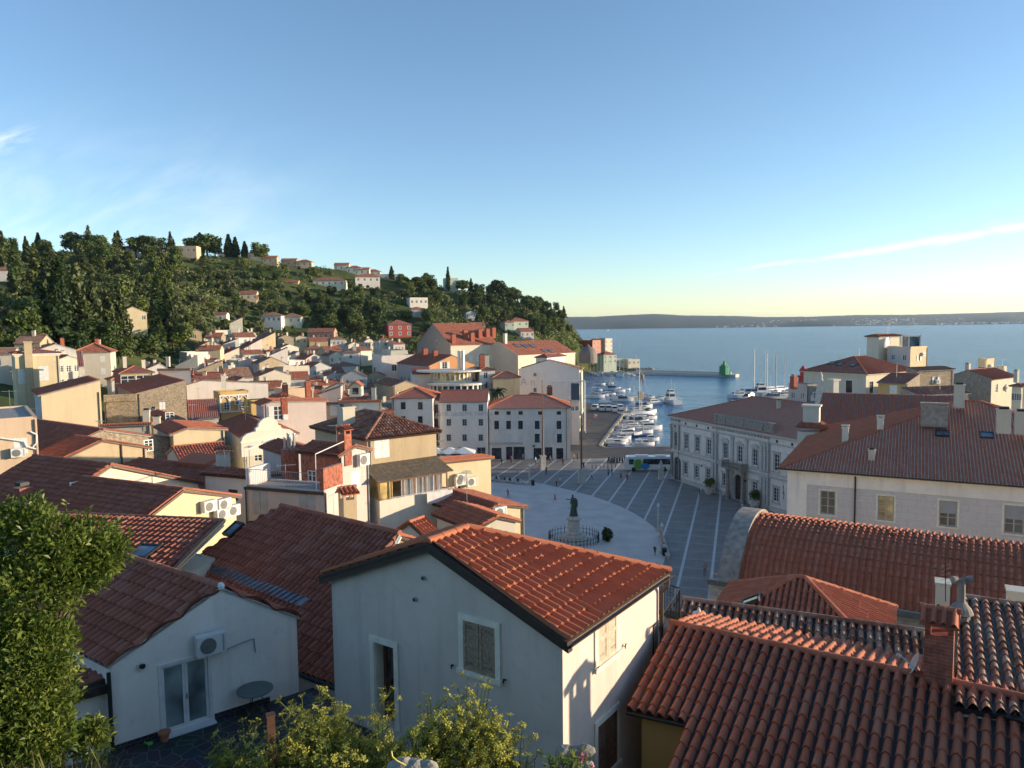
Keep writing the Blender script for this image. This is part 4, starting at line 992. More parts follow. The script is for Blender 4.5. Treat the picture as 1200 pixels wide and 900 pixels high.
def build_far_shore():
 """low wooded peninsula across the bay"""
 tops = [(560, 371.5), (680, 371.3), (700, 371), (730, 369.3), (768, 367.7), (800, 369.6), (860, 370.2), (900, 371.6), (950, 371), (972, 370.3), (1000, 369.2), (1060, 369), (1110, 367.8), (1150, 366.8), (1210, 365), (1300, 364), (1420, 366)]
 m = plain('far_woodland', (.020, .030, .018), .95, var=.3, scale=.03)
 D0 = 6200.; xs = np.linspace(560, 1420, 260); V_ = []; n = len(xs)
 py = np.interp(xs, [t[0] for t in tops], [t[1] for t in tops]); rg = np.random.RandomState(3)
 for k in range(5):
  f = [0, .22, .6, 1, .5][k]; dd = [0, 90, 420, 900, 2200][k]
  for i, x in enumerate(xs):
   D = D0+dd+220*noise.noise((x*.01, k, 0)); top = at(x, py[i], D0+900).z
   z = -1.5 + f*(top+1.5)*(1+.0) + (3*noise.noise((x*.12, k*3, 1)) if 0 < k < 4 else 0)
   p = at(x, 380, D); V_.append((p.x, D, z))
 V_ = np.array(V_); idx = np.arange(5*n).reshape(5, n); q = np.stack([idx[:-1, :-1], idx[:-1, 1:], idx[1:, 1:], idx[1:, :-1]], -1).reshape(-1, 4)
 mb = MB(); mb.arr(V_, q); struct(mb.build('far_hills', m, loc=(0, 0, 0), smooth=True))
 b = MB(); rg = random.Random(5); plain('far_wall', (.60, .57, .52), .9)
 for i in range(420):
  x = rg.choice((rg.uniform(840, 1215), rg.uniform(1010, 1215))); f = rg.uniform(.02, .75)**1.3; D = D0+60+f*650
  tz = at(x, np.interp(x, [t[0] for t in tops], [t[1] for t in tops]), D0+900).z; z = -1+f*tz*.85
  p = at(x, 380, D-60); s = rg.uniform(8, 17); b.box(p.x, p.y, z, s, s*.8, rg.uniform(6, 11), rg.uniform(0, 3))
 o = b.build('far_village', MATS['far_wall'], loc=(0, 0, 0)); tag(o, 'scatter of pale houses on the low wooded shore across the bay', 'village', kind='stuff')
build_far_shore()
# ------------------------------------------------------------ square, road, quay
def build_square():
 b = MB(); poly = [(8, 170), (60, 168), (60, 198), (38, 183.4), (23, 183.4)]+QUAY+[(29, 292), (2, 292), (2, 172)]
 b.prism(poly, -5, -.012); plain('quay_stone', (.30, .28, .25), .9, var=.3, bump=.4)
 struct(b.build('harbour_quay', MATS['quay_stone'], loc=(0, 0, 0)))
 m, nt, bs, N, L = _nt('square_paving'); g = N('ShaderNodeNewGeometry')
 def lines(ang, sp_, w, off=0):
  mp = N('ShaderNodeMapping'); mp.vector_type = 'POINT'; mp.inputs['Rotation'].default_value = (0, 0, ang); L(g.outputs['Position'], mp.inputs[0])
  s = N('ShaderNodeSeparateXYZ'); L(mp.outputs[0], s.inputs[0])
  k = N('ShaderNodeMath'); k.operation = 'MULTIPLY_ADD'; L(s.outputs[0], k.inputs[0]); k.inputs[1].default_value = 1/sp_; k.inputs[2].default_value = off
  fr = N('ShaderNodeMath'); fr.operation = 'FRACT'; L(k.outputs[0], fr.inputs[0])
  lt = N('ShaderNodeMath'); lt.operation = 'LESS_THAN'; L(fr.outputs[0], lt.inputs[0]); lt.inputs[1].default_value = w/sp_
  return lt.outputs[0]
 th = math.atan2(.957, .29)          # direction of the long lines
 A = lines(math.pi/2-th, 3.62, .34, -.16); B = lines(-th, 3.62, .20, .3); C = lines(math.pi/2-th, .905, .012); Dn = lines(-th, .6, .012)
 n = N('ShaderNodeTexNoise'); n.inputs['Scale'].default_value = .5; n.inputs['Detail'].default_value = 8; L(g.outputs['Position'], n.inputs[0])
 r = N('ShaderNodeValToRGB'); r.color_ramp.elements[0].color = (.19, .168, .15, 1); r.color_ramp.elements[1].color = (.27, .243, .22, 1); r.color_ramp.elements[0].position = .3; r.color_ramp.elements[1].position = .7; L(n.outputs[0], r.inputs[0])
 prev = r.outputs[0]
 for f, c, amt in ((C, (.07, .07, .07, 1), 1), (Dn, (.07, .07, .07, 1), 1), (B, (.36, .34, .32, 1), .9), (A, (.55, .54, .51, 1), 1)):
  mx = N('ShaderNodeMix'); mx.data_type = 'RGBA'; am = N('ShaderNodeMath'); am.operation = 'MULTIPLY'; L(f, am.inputs[0]); am.inputs[1].default_value = amt
  L(am.outputs[0], mx.inputs[0]); L(prev, mx.inputs[6]); mx.inputs[7].default_value = c; prev = mx.outputs[2]
 L(prev, bs.inputs['Base Color']); bs.inputs['Roughness'].default_value = .6; MATS['square_paving'] = m
 b = MB(); b.face([(-45, 66, 0), (62, 66, 0), (62, 172, 0), (36, 172, 0), (24, 169, 0), (16, 167.5, 0), (-45, 167.5, 0)]); struct(b.build('square_paving', m, loc=(0, 0, 0)))
 ov = [(-16, 150), (-4, 147.6), (3.1, 143.5), (9.2, 136.8), (14.7, 129), (18.9, 119), (20.9, 109), (20.9, 102), (19.4, 94.5), (16, 86), (9, 79), (0, 75), (-12, 77), (-22, 90), (-28, 110), (-26, 135)]
 k = len(ov); pts = []
 for i in range(k):
  p0, p1, p2, p3 = [np.array(ov[(i+j) % k], float) for j in (-1, 0, 1, 2)]
  for t in np.arange(0, 1, .2): pts.append(.5*((2*p1)+(-p0+p2)*t+(2*p0-5*p1+4*p2-p3)*t*t+(-p0+3*p1-3*p2+p3)*t**3))
 b = MB(); b.slab([V((p[0], p[1], .03)) for p in pts], V((0, 0, 1)), .05)
 struct(b.build('square_oval', plain('pale_paving', (.60, .54, .48), .7, var=.14, scale=.35, bump=.1), loc=(0, 0, 0)))
 cl = [(20, 160), (19, 175), (17.5, 188), (18.5, 205), (23, 235), (30, 265), (36, 292)]; wd = [30, 11, 9, 9, 11, 15, 18]
 b = MB(); L0 = []
 road = [(12.5, 167.5), (16, 167.5), (24, 169), (36, 172), (58, 172), (58, 182.6), (38, 182.6), (22.6, 182.6)]+[(x-.9, y) for x, y in QUAY]+[(38, 291), (20, 291), (16.5, 240), (14.6, 205), (13.6, 188)]
 b.face([(x, y, -.005) for x, y in road]); m = plain('asphalt', (.060, .060, .063), .85, var=.3, scale=.4, bump=.2, bscale=8); struct(b.build('quay_road', m, loc=(0, 0, 0)))
 b = MB()
 for x0, y0, x1, y1 in ((15.6, 190, 16.6, 205), (16.7, 206, 19, 236), (36.5, 178, 41, 178.3)):
  d = V((x1-x0, y1-y0, 0)); n_ = V((-d.y, d.x, 0)).normalized()*.15; p = V((x0, y0, .0)); b.face([p-n_, p+n_, p+n_+d, p-n_+d])
 struct(b.build('road_markings', plain('road_white', (.6, .6, .58), .8), loc=(0, 0, 0)))
 b = MB(); pts = [(38, 183.4), (23, 183.4)]+QUAY
 for (x0, y0), (x1, y1) in zip(pts, pts[1:]):
  d = V((x1-x0, y1-y0, 0)); n_ = V((d.y, -d.x, 0)).normalized(); b.obox(V((x0, y0, -.4))-n_*.7, d, n_*.72, V((0, 0, .52)))
 struct(b.build('kerb', MATS['quay_stone'], loc=(0, 0, 0)))
build_square()
# ------------------------------------------------------------ hotel row at the back of the square
def facade_name(H, k, text, px, py, size, mat):
 s, z = H.onwall(k, px, py); o, d, L = H.W[k]; nrm = V((d.y, -d.x, 0)); c = H.up(o+d*s, z)+nrm*.03
 cu = bpy.data.curves.new('facade_lettering', 'FONT'); cu.body = text; cu.size = size; cu.align_x = 'CENTER'; cu.extrude = .008; cu.resolution_u = 2
 tmp = bpy.data.objects.new('tmp', cu); COL.objects.link(tmp); dg = bpy.context.evaluated_depsgraph_get(); me = bpy.data.meshes.new_from_object(tmp.evaluated_get(dg))
 bpy.data.objects.remove(tmp); me.materials.clear(); me.materials.append(mat)
 ob = bpy.data.objects.new('facade_lettering', me); COL.objects.link(ob); ob.parent = H.root; ob.location = c-WL[H.root.name]
 ob.rotation_euler = (math.pi/2, 0, math.atan2(d.y, d.x)); return ob
def hotel_row():
 Hb = house('stone_corner_house', 'grey stone four storey house with shops below, at the corner of the square and quay', (571.5, 477.5), 167.5, 562, 668, ang=-1.0, LL=11, roof='hip', pitch=21, rt='red', wc='quarry', lvl=1, base=-.05, oh=.5, group=None,
  sur='cream_trim', win=[('R', x, 484, .95, .8, 'sash') for x in (582, 596, 610, 633, 655)]+[('R', x, 498, 1.05, 1.9, 'open') for x in (582, 596, 610, 629.5, 655)]
  +[('R', x, 514.5, 1.15, 2.0, 'closed') for x in (582, 596.5, 611)]+[('R', x, 513.5, 1.1, 2.0, 'open') for x in (629.5, 655.5)]
  +[('R', 582, 531.5, 2.2, 2.6, 'door'), ('R', 597, 531, 1.5, 2.9, 'door'), ('R', 608, 531, 2.6, 2.9, 'door'), ('R', 630, 531.5, 1.8, 2.5, 'door'), ('R', 643, 531.5, 1.7, 2.9, 'door'), ('R', 656, 531.5, 1.6, 2.5, 'door')], frame='dark_metal', trim='stone_trim')
 o, d, L = Hb.W['R']; n = V((d.y, -d.x, 0)); b = MB(); b.obox(Hb.up(o, 3.55)+n*.0, d*(L*.42), n*.12, V((0, 0, .45))); b.build('shop_fascia', MATS['stone_trim'], Hb.root)
 b = MB(); s = Hb.onwall('R', 624, 526)[0]; b.obox(Hb.up(o+d*s, 2.9)+n*.12, d*.55, n*.1, V((0, 0, .5))); b.build('pharmacy_sign', plain('sign_green', (.03, .30, .12), .4), Hb.root)
 for px in (571.5, 664): b = MB(); s = Hb.onwall('R', px, 500)[0]; b.cyl(Hb.up(o+d*max(.15, s), 0)+n*.12, Hb.up(o+d*max(.15, s), Hb.ze)+n*.12, .09, .09, 6); b.build('drainpipe', MATS['dark_metal'], Hb.root)
 Hm = house('hotel_building', 'white four storey hotel with faded lettering between its upper windows', (515, 470.5), 166.5, 505, 571, ang=-1.0, LL=11, roof='L', pitch=20, rt='red', wc='white', lvl=1, base=-.05, oh=.4, frame='grey_frame', sur='white_paint',
  win=[('R', x, y, 1.0, 1.5, 'sash') for y in (478, 495, 513) for x in (526, 544.5, 563.5)]+[('R', 541, 531, 1.5, 2.6, 'door'), ('R', 564, 531.5, 1.9, 2.8, 'door')])
 facade_name(Hm, 'R', 'HOTEL GIUSEPPE TARTINI', 543, 487.2, 1.15, plain('faded_lettering', (.47, .47, .49), .9))
 Hs = house('balcony_house', 'narrow white strip house with three small iron balconies beside the hotel', (506.5, 469), 168, 500, 515.5, ang=-1.0, LL=9, roof='L', pitch=12, rt='red', wc='white', lvl=1, base=-.05, oh=.2, frame='dark_metal', win=[('R', 510.8, y, 1.0, 2.3, 'sash') for y in (480, 496.5, 514)])
 o, d, L = Hs.W['R']; n = V((d.y, -d.x, 0))
 for y in (487, 503.5, 521):
  s, z = Hs.onwall('R', 510.8, y); b = MB(); c = Hs.up(o+d*(s-.85), z); b.obox(c, d*1.7, n*.7, V((0, 0, .12)))
  for k in range(9): b.cyl(c+d*(k*.21+.02)+n*.66, c+d*(k*.21+.02)+n*.66+V((0, 0, 1.0)), .018, .018, 4)
  b.obox(c+n*.63+V((0, 0, 1.0)), d*1.7, n*.05, V((0, 0, .05))); b.build('balcony', MATS['black_iron'], Hs.root)
 Hl = house('hip_roofed_house', 'white three storey house with low hipped red roof left of the balcony strip', (459, 466), 165, 447, 506.8, ang=-1.0, LL=12, roof='hip', pitch=22, rt='red', wc='white', wcL='cream', lvl=1, base=-.05, oh=.4, frame='dark_metal', sur='white_paint',
  win=[('R', x, y, 1.05, 1.6, 'sash') for x in (472.5, 492.5) for y in (475.5, 492, 512)], chim=[])
 o, d, L = Hl.W['R']; n = V((d.y, -d.x, 0)); b = MB(); b.cyl(Hl.up(o+d*.3, 0)+n*.1, Hl.up(o+d*.3, Hl.ze)+n*.1, .09, .09, 6); b.build('drainpipe', MATS['dark_metal'], Hl.root)
 return Hb, Hm
HB, HM = hotel_row()
def cafe_umbrellas():
 for i, (px, py, lab) in enumerate(((510, 527, 'left white square cafe parasol in front of the hotel'), (527, 526, 'middle white square cafe parasol in front of the hotel'), (543, 525, 'right white square cafe parasol in front of the hotel'))):
  p = at(px, py+2, 160); c = V((p.x, p.y, 0)); t = thing('cafe_parasol', lab, 'parasol', c, 'cafe parasols before the hotel'); b = MB(); w = 2.5
  top = c+V((0, 0, 4.3)); cs = [c+V((sx*w, sy*w, 3.2)) for sx, sy in ((-1, -1), (1, -1), (1, 1), (-1, 1))]
  for k in range(4): b.face([cs[k], cs[(k+1) % 4], top]); e0, e1 = cs[k], cs[(k+1) % 4]; b.face([e0, e1, e1-V((0, 0, .3)), e0-V((0, 0, .3))])
  b.build('canopy', plain('awning_white', (.72, .72, .72), .8), t); b = MB(); b.cyl(c, top, .04, .04, 8); b.build('pole', MATS['grey_paint'], t)
  b = MB(); b.box(c.x, c.y, 0, .6, .6, .08); b.build('base', MATS['concrete'], t)
cafe_umbrellas()
# ------------------------------------------------------------ town hall
def town_hall():
 zt = 12.45
 A, B = onz(786.5, 561, 0), onz(866, 586.5, 0); d = (B-A).normalized(); A.z = 0; n = V((d.y, -d.x, 0)) 
 if n.x > 0: d, n = d, n
 W = 37.0; Dp = 22.0
 root = thing('town_hall', 'long pale two storey town hall with pilasters, pedimented windows, balcony and dark red hipped roof', 'town hall', (A+d*W/2+V((0, 0, 0))))
 out = V((-abs(d.y), 0, 0)); out = V((d.y, -d.x, 0))
 P = lambda s, z, k=0.: V((A.x+d.x*s+out.x*k, A.y+d.y*s+out.y*k, z))
 def sz(px, py):
  p = onpl(px, py, A, out); return (p-A).dot(d), p.z
 up = [(784.5, 510), (804.5, 513), (817.3, 516), (831, 519), (850.3, 523), (867.3, 527), (885, 531), (910.5, 536), (928, 540)]
 lo = [(803.5, 547), (816.5, 551), (830, 555), (849.5, 560), (884.5, 570), (909.5, 576.5), (928, 581)]
 mu, mlw = MB(), MB(); holes = []; wins = []
 for px, py in up:
  s, z = sz(px, py); s = max(1.9, s); holes.append((s-.62, s+.62, 6.65, 9.35)); wins.append((s, 6.65, 1.24, 2.7))
 for px, py in lo:
  s, z = sz(px, py); holes.append((s-.6, s+.6, 1.75, 3.95)); wins.append((s, 1.75, 1.2, 2.2))
 for s, z in ((31.5, 1.75), (35.2, 1.75)):
  pass
 a0 = sz(785.5, 545)[0]; a0 = max(2.0, a0); dr0 = sz(865.5, 570)[0]
 arches = [(a0, 1.25, 3.4), (dr0, 1.15, 3.3)]
 for s, hw, zs in arches: holes.append((s-hw, s+hw, 0.02, zs+hw))
 b = MB(); mats = [plaster('hall_stone', (.80, .72, .63), stain=.35, dark=(.36, .345, .32), big=.5), MATS['stone_trim']]
 wall(b, A, d, W, -.3, zt, holes, .35); bd = -out
 for o_, d_, L_ in ((P(W, 0), bd, Dp), (P(W, 0)+bd*Dp, -d, W), (P(0, 0)+bd*Dp, out, Dp)): wall(b, o_, d_, L_, -.3, zt, [], .2)
 for s, hw, zs in arches:
  for sgn in (-1, 1):
   N_ = 8
   for i in range(N_):
    t0, t1 = math.pi/2*i/N_, math.pi/2*(i+1)/N_
    x0, x1 = hw*math.cos(t0), hw*math.cos(t1); h0, h1 = hw*math.sin(t0), hw*math.sin(t1)
    q = [P(s+sgn*x0, zs+h0, -.001), P(s+sgn*x1, zs+h1, -.001), P(s+sgn*x1, zs+hw, -.001), P(s+sgn*x0, zs+hw, -.001)]; b.face(q)
    b.face([P(s+sgn*x0, zs+h0), P(s+sgn*x1, zs+h1), P(s+sgn*x1, zs+h1, -.35), P(s+sgn*x0, zs+h0, -.35)])
 b.build('wall', mats, root)
 for s, z, w, h in wins: window(root, P(0, 0), d, s, z, w, h, 'sash', 'white_paint', .2, None)
 def band(name, z, h, k, s0=0, s1=W, mat='stone_trim', gaps=()):
  b = MB(); cuts = sorted(gaps); x = s0
  for g0, g1 in list(cuts)+[(s1, s1)]:
   if g0 > x: b.obox(P(x, z), d*(g0-x), out*k, V((0, 0, h)))
   x = max(x, g1)
  b.obox(P(0, z), bd*Dp, -d*k, V((0, 0, h))) if k else None
  return b.build(name, MATS[mat], root)
 ag = [(s-hw-.3, s+hw+.3) for s, hw, zs in arches]
 band('plinth', -.2, 1.0, .14, gaps=ag); band('string_course', 5.3, .34, .22); band('string_course', 5.95, .16, .14); band('architrave', 10.75, .3, .14)
 b = MB(); b.obox(P(-.4, zt-.32, 0), d*(W+.8), out*.55, V((0, 0, .22))); b.obox(P(-.3, zt-.55, 0), d*(W+.6), out*.35, V((0, 0, .23)))
 b.obox(P(-.0, zt-.32, 0), bd*Dp, -d*.55, V((0, 0, .22))); b.build('cornice', MATS['stone_trim'], root)
 b = MB()
 segs = [(0.2, sz(796, 500)[0]), (sz(836, 505)[0], sz(900, 520)[0])]
 for s0, s1 in segs:
  s = s0
  while s < s1: b.obox(P(s, zt-.95), d*.32, out*.42, V((0, 0, .42))); s += .78
 dn = b.build('dentil_row', MATS['stone_trim'], root)
 for px in (775.5, 778.5, 790.5, 795.5, 836, 840.5, 859, 875.5, 893, 897, 901.5):
  s = sz(px, 520)[0]; s = min(max(.35, s), W-.4); b = MB(); k = .26
  b.obox(P(s-.3, 6.12), d*.6, out*k, V((0, 0, 4.6))); b.obox(P(s-.38, 10.3), d*.76, out*(k+.08), V((0, 0, .42))); b.obox(P(s-.38, 6.11), d*.76, out*(k+.08), V((0, 0, .35)))
  s2 = s
  if not any(g0 < s2 < g1 for g0, g1 in ag): b.obox(P(s-.3, .8), d*.6, out*k, V((0, 0, 4.5))); b.obox(P(s-.36, 4.95), d*.72, out*(k+.07), V((0, 0, .33)))
  b.build('pilaster', MATS['stone_trim'], root)
 for i, (s, z, w, h) in enumerate(wins):
  b = MB(); q = .2
  for sx in (-w/2-q, w/2): b.obox(P(s+sx, z-.1), d*q, out*.09, V((0, 0, h+.1)))
  b.obox(P(s-w/2-q-.12, z-.32), d*(w+2*q+.24), out*.24, V((0, 0, .2))); b.obox(P(s-w/2-q, z+h), d*(w+2*q), out*.1, V((0, 0, .28)))
  zt_ = z+h+.28
  b.obox(P(s-w/2-q-.14, zt_), d*(w+2*q+.28), out*.28, V((0, 0, .12)))
  if i in (0, 4, 6):      # segmental
   for j in range(6):
    u0, u1 = -1+j/3, -1+(j+1)/3; f = lambda u: .5*math.sqrt(max(0, 1-u*u*.96)); W2 = w/2+q+.1
    b.mesh([P(s+u0*W2, zt_+.12), P(s+u1*W2, zt_+.12), P(s+u1*W2, zt_+.14+f(u1)), P(s+u0*W2, zt_+.14+f(u0)), P(s+u0*W2, zt_+.12, .25), P(s+u1*W2, zt_+.12, .25), P(s+u1*W2, zt_+.14+f(u1), .25), P(s+u0*W2, zt_+.14+f(u0), .25)], [(4, 5, 6, 7), (3, 2, 6, 7), (0, 3, 7, 4), (1, 2, 6, 5)])
  elif i == 5:
   W2 = w/2+q+.14; b.mesh([P(s-W2, zt_+.12), P(s+W2, zt_+.12), P(s, zt_+.68), P(s-W2, zt_+.12, .26), P(s+W2, zt_+.12, .26), P(s, zt_+.68, .26)], [(3, 4, 5), (0, 2, 5, 3), (1, 2, 5, 4)])
  b.build('window_hood', MATS['stone_trim'], root)
 for px, py in ((803.5, 492.5), (816.5, 495), (830, 498), (910.5, 512.5), (928.5, 515.5)):
  s, z = sz(px, py); b = MB(); b.obox(P(s-.22, 11.15, -.0), d*.44, out*.03, V((0, 0, .44))); b.build('attic_vent', MATS['black_iron'], root)
 b = MB(); b.obox(P(dr0-2.6, 5.4, .22), d*5.2, out*1.5, V((0, 0, .28))); zb = 5.68
 for s0 in (-2.55, 2.25): b.obox(P(dr0+s0, zb, 1.3), d*.32, out*.4, V((0, 0, 1.0)))
 b.obox(P(dr0-2.55, zb+.86, 1.38), d*5.1, out*.26, V((0, 0, .14)))
 for k in range(15): b.lathe(P(dr0-2.05+k*.29, zb, 1.5), [(.07, 0), (.10, .25), (.05, .5), (.09, .86)], 6)
 for sg in (-2.5, 2.34): b.obox(P(dr0+sg, zb+.86, .2), d*.2, out*1.2, V((0, 0, .14))); b.obox(P(dr0+sg, zb, .2), d*.2, out*1.2, V((0, 0, .86)))
 b.build('balcony', MATS['dark_stone'], root)
 for s0 in (-1.95, 1.95):
  b = MB(); b.lathe(P(dr0+s0, 0, .75), [(.45, 0), (.45, .5), (.36, .55), (.36, .7), (.30, 4.8), (.42, 5.0), (.42, 5.38)], 12); b.build('column', MATS['dark_stone'], root)
 b = MB()
 for i in range(12):
  t0, t1 = math.pi*i/12, math.pi*(i+1)/12; r0, r1 = 1.15, 1.5
  f = lambda t, r, k: P(dr0+r*math.cos(t), 3.3+r*math.sin(t), k)
  b.mesh([f(t0, r0, 0), f(t1, r0, 0), f(t1, r1, 0), f(t0, r1, 0), f(t0, r0, .14), f(t1, r0, .14), f(t1, r1, .14), f(t0, r1, .14)], [(4, 5, 6, 7), (0, 1, 5, 4), (2, 3, 7, 6)])
 for sg in (-1, 1): b.obox(P(dr0+sg*1.325-.175, 0, 0), d*.35, out*.14, V((0, 0, 3.3)))
 b.build('door_surround', MATS['stone_trim'], root)
 b = MB(); b.obox(P(dr0-1.15, .02, -.33), d*1.14, out*.06, V((0, 0, 4.3))); b.obox(P(dr0+.01, .02, -.33), d*1.14, out*.06, V((0, 0, 4.3)))
 for sx in (-.95, .2):
  for z in (.3, 1.5, 2.7): b.obox(P(dr0+sx, z, -.27), d*.75, out*.03, V((0, 0, 1.0)))
 b.build('door', MATS['dark_wood'], root)
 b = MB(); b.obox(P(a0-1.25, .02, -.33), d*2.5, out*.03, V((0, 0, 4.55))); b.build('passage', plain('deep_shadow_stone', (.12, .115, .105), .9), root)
 s0, s1 = sz(836.5, 490)[0], sz(905.5, 505)[0]; b = MB(); zz = zt-.08
 b.obox(P(s0, zz, -.5), d*(s1-s0), out*.5, V((0, 0, .35))); b.obox(P(s0-.1, zz+1.55, -.58), d*(s1-s0+.2), out*.66, V((0, 0, .22)))
 m = (s1-s0)
 for u in (0, .17, .5, .83, 1): b.obox(P(s0+u*(m-.7), zz+.35, -.46), d*.7, out*.44, V((0, 0, 1.2)))
 b.obox(P(s0+.3, zz+.35, -.36), d*(m-.6), out*.24, V((0, 0, 1.2))); b.build('parapet', MATS['dark_stone'], root)
 b = MB()
 for px in (796.8, 841.5, 902.5):
  s = sz(px, 530)[0]; b2 = MB(); b2.cyl(P(s, 0, .34), P(s, zt-.4, .34), .07, .07, 6); b2.build('drainpipe', MATS['grey_paint'], root)
 for px, py in ((798, 540.5), (827, 544.5), (878.5, 562)):
  s, z = sz(px, py); b = MB(); b.cyl(P(s, z, .0), P(s, z, .9), .03, .03, 6); b.lathe(P(s, z-.35, .9), [(.06, 0), (.14, .1), (.14, .3), (.05, .42)], 8); b.build('wall_lantern', MATS['black_iron'], root)
 s, z = sz(853, 533); b = MB(); o0 = P(s, zb+.5, 1.6); b.cyl(o0, o0+out*1.2+V((0, 0, .9)), .03, .03, 6); b.build('flagstaff', MATS['steel'], root)
 oh = .5; tb = MB(); tp = math.tan(R(20)); run = Dp/2; hr = zt+run*tp; z0 = zt-.08
 c = [P(-oh, z0, oh), P(W+oh, z0, oh), P(W+oh, z0, -Dp-oh), P(-oh, z0, -Dp-oh)]; r0, r1 = P(run, hr, -run), P(W-run, hr, -run)
 for poly in ([c[0], c[1], r1, r0], [c[1], c[2], r1], [c[2], c[3], r0, r1], [c[3], c[0], r0]): tiles(tb, poly, lvl=1, pitch=.3, amp=.035, smi=1)
 for a_, b_ in ((r0, r1), (c[0], r0), (c[3], r0), (c[1], r1)): ridge(tb, a_+V((0, 0, .05)), b_+V((0, 0, .05)), .12, 2, n=4)
 ro = tb.build('roof', [RT['red'], MATS['stone_trim']], root)
 q = onpl(912.5, 478, c[0], pln(c[0], c[1], r0)); chimney(ro, q, .6, .6, 1.5, 'plaster', 0)
 return A, d, out, P, sz
TH = town_hall()
# ------------------------------------------------------------ right of the square
FOOT = []        # footprints already taken: (x, y, radius)
def hs(name, label, p0, D, pxL, pxR, **k):
 c = at(p0[0], p0[1], D); g = ground(c.x, c.y); k.setdefault('base', min(c.z-3, g-1.2))
 rg = random.Random(label)
 if 'win' not in k and D > 44:
  hb = c.z-k['base']; k['win'] = [('R', 'grid', rg.choice((1, 2, 2)), [hb-2.3-.5*rg.random()], .8, 1.1, rg.choice(('sash', 'closed', 'open')), .26), ('L', 'grid', 2, [hb-2.4], .8, 1.1, 'sash', .25)]
 H = house(name, label, p0, D, pxL, pxR, **k)
 m = (H.c0+H.cB)/2; FOOT.append((m.x, m.y, max(H.lr, H.ll)*.5))
 if 40 < D < 190: roof_bits(H, rg)
 return H
def roof_bits(H, rg):
 if rg.random() < .6:
  q = H.c0+H.r*H.lr*rg.uniform(.3, .7)+H.l*H.ll*rg.uniform(.3, .7); q.z = H.ze; h = H.hr-H.ze+rg.uniform(1.2, 2.2); b = MB(); b.cyl(q, q+V((0, 0, h)), .022, .018, 5); a = rg.uniform(0, 3); u = V((math.cos(a), math.sin(a), 0)); v = V((-u.y, u.x, 0)); t = q+V((0, 0, h-.1))
  b.cyl(t-u*.5, t+u*.6, .014, .014, 4)
  for i in range(6): e = t+u*(-.45+.2*i); b.cyl(e-v*(.4-.04*i), e+v*(.4-.04*i), .009, .009, 3)
  b.build('aerial', MATS['steel'], H.roof)
 o, d, L = H.W['R']; n = V((d.y, -d.x, 0)); s = L*rg.choice((.04, .96)); b = MB(); b.cyl(H.up(o+d*s, H.zb)+n*.07, H.up(o+d*s, H.ze-.05)+n*.07, .05, .05, 6); b.build('drainpipe', MATS[rg.choice(('copper_brown', 'grey_paint', 'dark_metal'))], H.root)
 if rg.random() < .35:
  s, z = L*rg.uniform(.35, .7), H.ze-rg.uniform(1.2, 2.4); ac_unit(H.root, H.up(o, 0), d, s, z)
def palace():
 cl = at(923, 545, 62); u = V((.882, -.471, 0)); r = V((.471, .882, 0)); c0 = cl+u*27.2; c0.z = cl.z
 H = house('corner_palace', 'large pale palace with rusticated grey wall, cream cornice and broad dark hipped roof at right', None, 0, 0, 0, corner=c0, LL=27.2, LR=25.6, ang=61.9, roof='hip', pitch=20, rt='red', wc='ashlar', lvl=2, oh=.7,
  base=4, sur='cream_trim', frame='grey_frame', shut='grey_paint', depth=.2, trim='cream_trim',
  win=[('L', 970, 589, 1.15, 1.95, 'sash'), ('L', 1038, 595.5, 1.15, 1.95, 'lit'), ('L', 1111, 602, 1.2, 2.0, 'half'), ('L', 1188.5, 609, 1.25, 2.1, 'half')],
  chim=[(1095, 486, .7, 1.0, 'wide', 2.0), (1124, 464, .8, 1.2, 'plaster', .8), (1176, 492, .8, 1.0, 'plaster', .9), (1197, 494, .8, 1.0, 'plaster', .9), (1021.5, 539, .5, 1.05, 'plaster', .5), (990.5, 513, .5, 1.1, 'slab', .5), (1031.5, 503, .5, 1.2, 'slab', .5)], style='barrel')
 o, d, L = H.W['L']; n = V((d.y, -d.x, 0)); b = MB(); up = H.up
 b.obox(up(o, H.ze-1.5), d*L, n*.05, V((0, 0, 1.05))); b.build('frieze', MATS['plaster_chalk'], H.root)
 b = MB(); b.obox(up(o, H.zb), d*1.55, n*.055, V((0, 0, H.ze-H.zb-1.5))); b.build('corner_pilaster', MATS['plaster_chalk'], H.root)
 s = H.onwall('L', 1002, 590)[0]; b = MB(); b.cyl(up(o+d*s, H.zb)+n*.18, up(o+d*s, H.ze-.2)+n*.18, .07, .07, 8); b.build('drainpipe', MATS['dark_metal'], H.root)
 b = MB(); b.obox(up(o-d*.8+n*.72, H.ze-.28), d*(L+1.6), n*.12, V((0, 0, .12))); b.build('gutter', MATS['dark_metal'], H.root)
 for px, py in ((1104, 509), (1156, 511)): skylight(H, px, py, 1.0, 1.0, 'L')
 return H
PAL = palace()
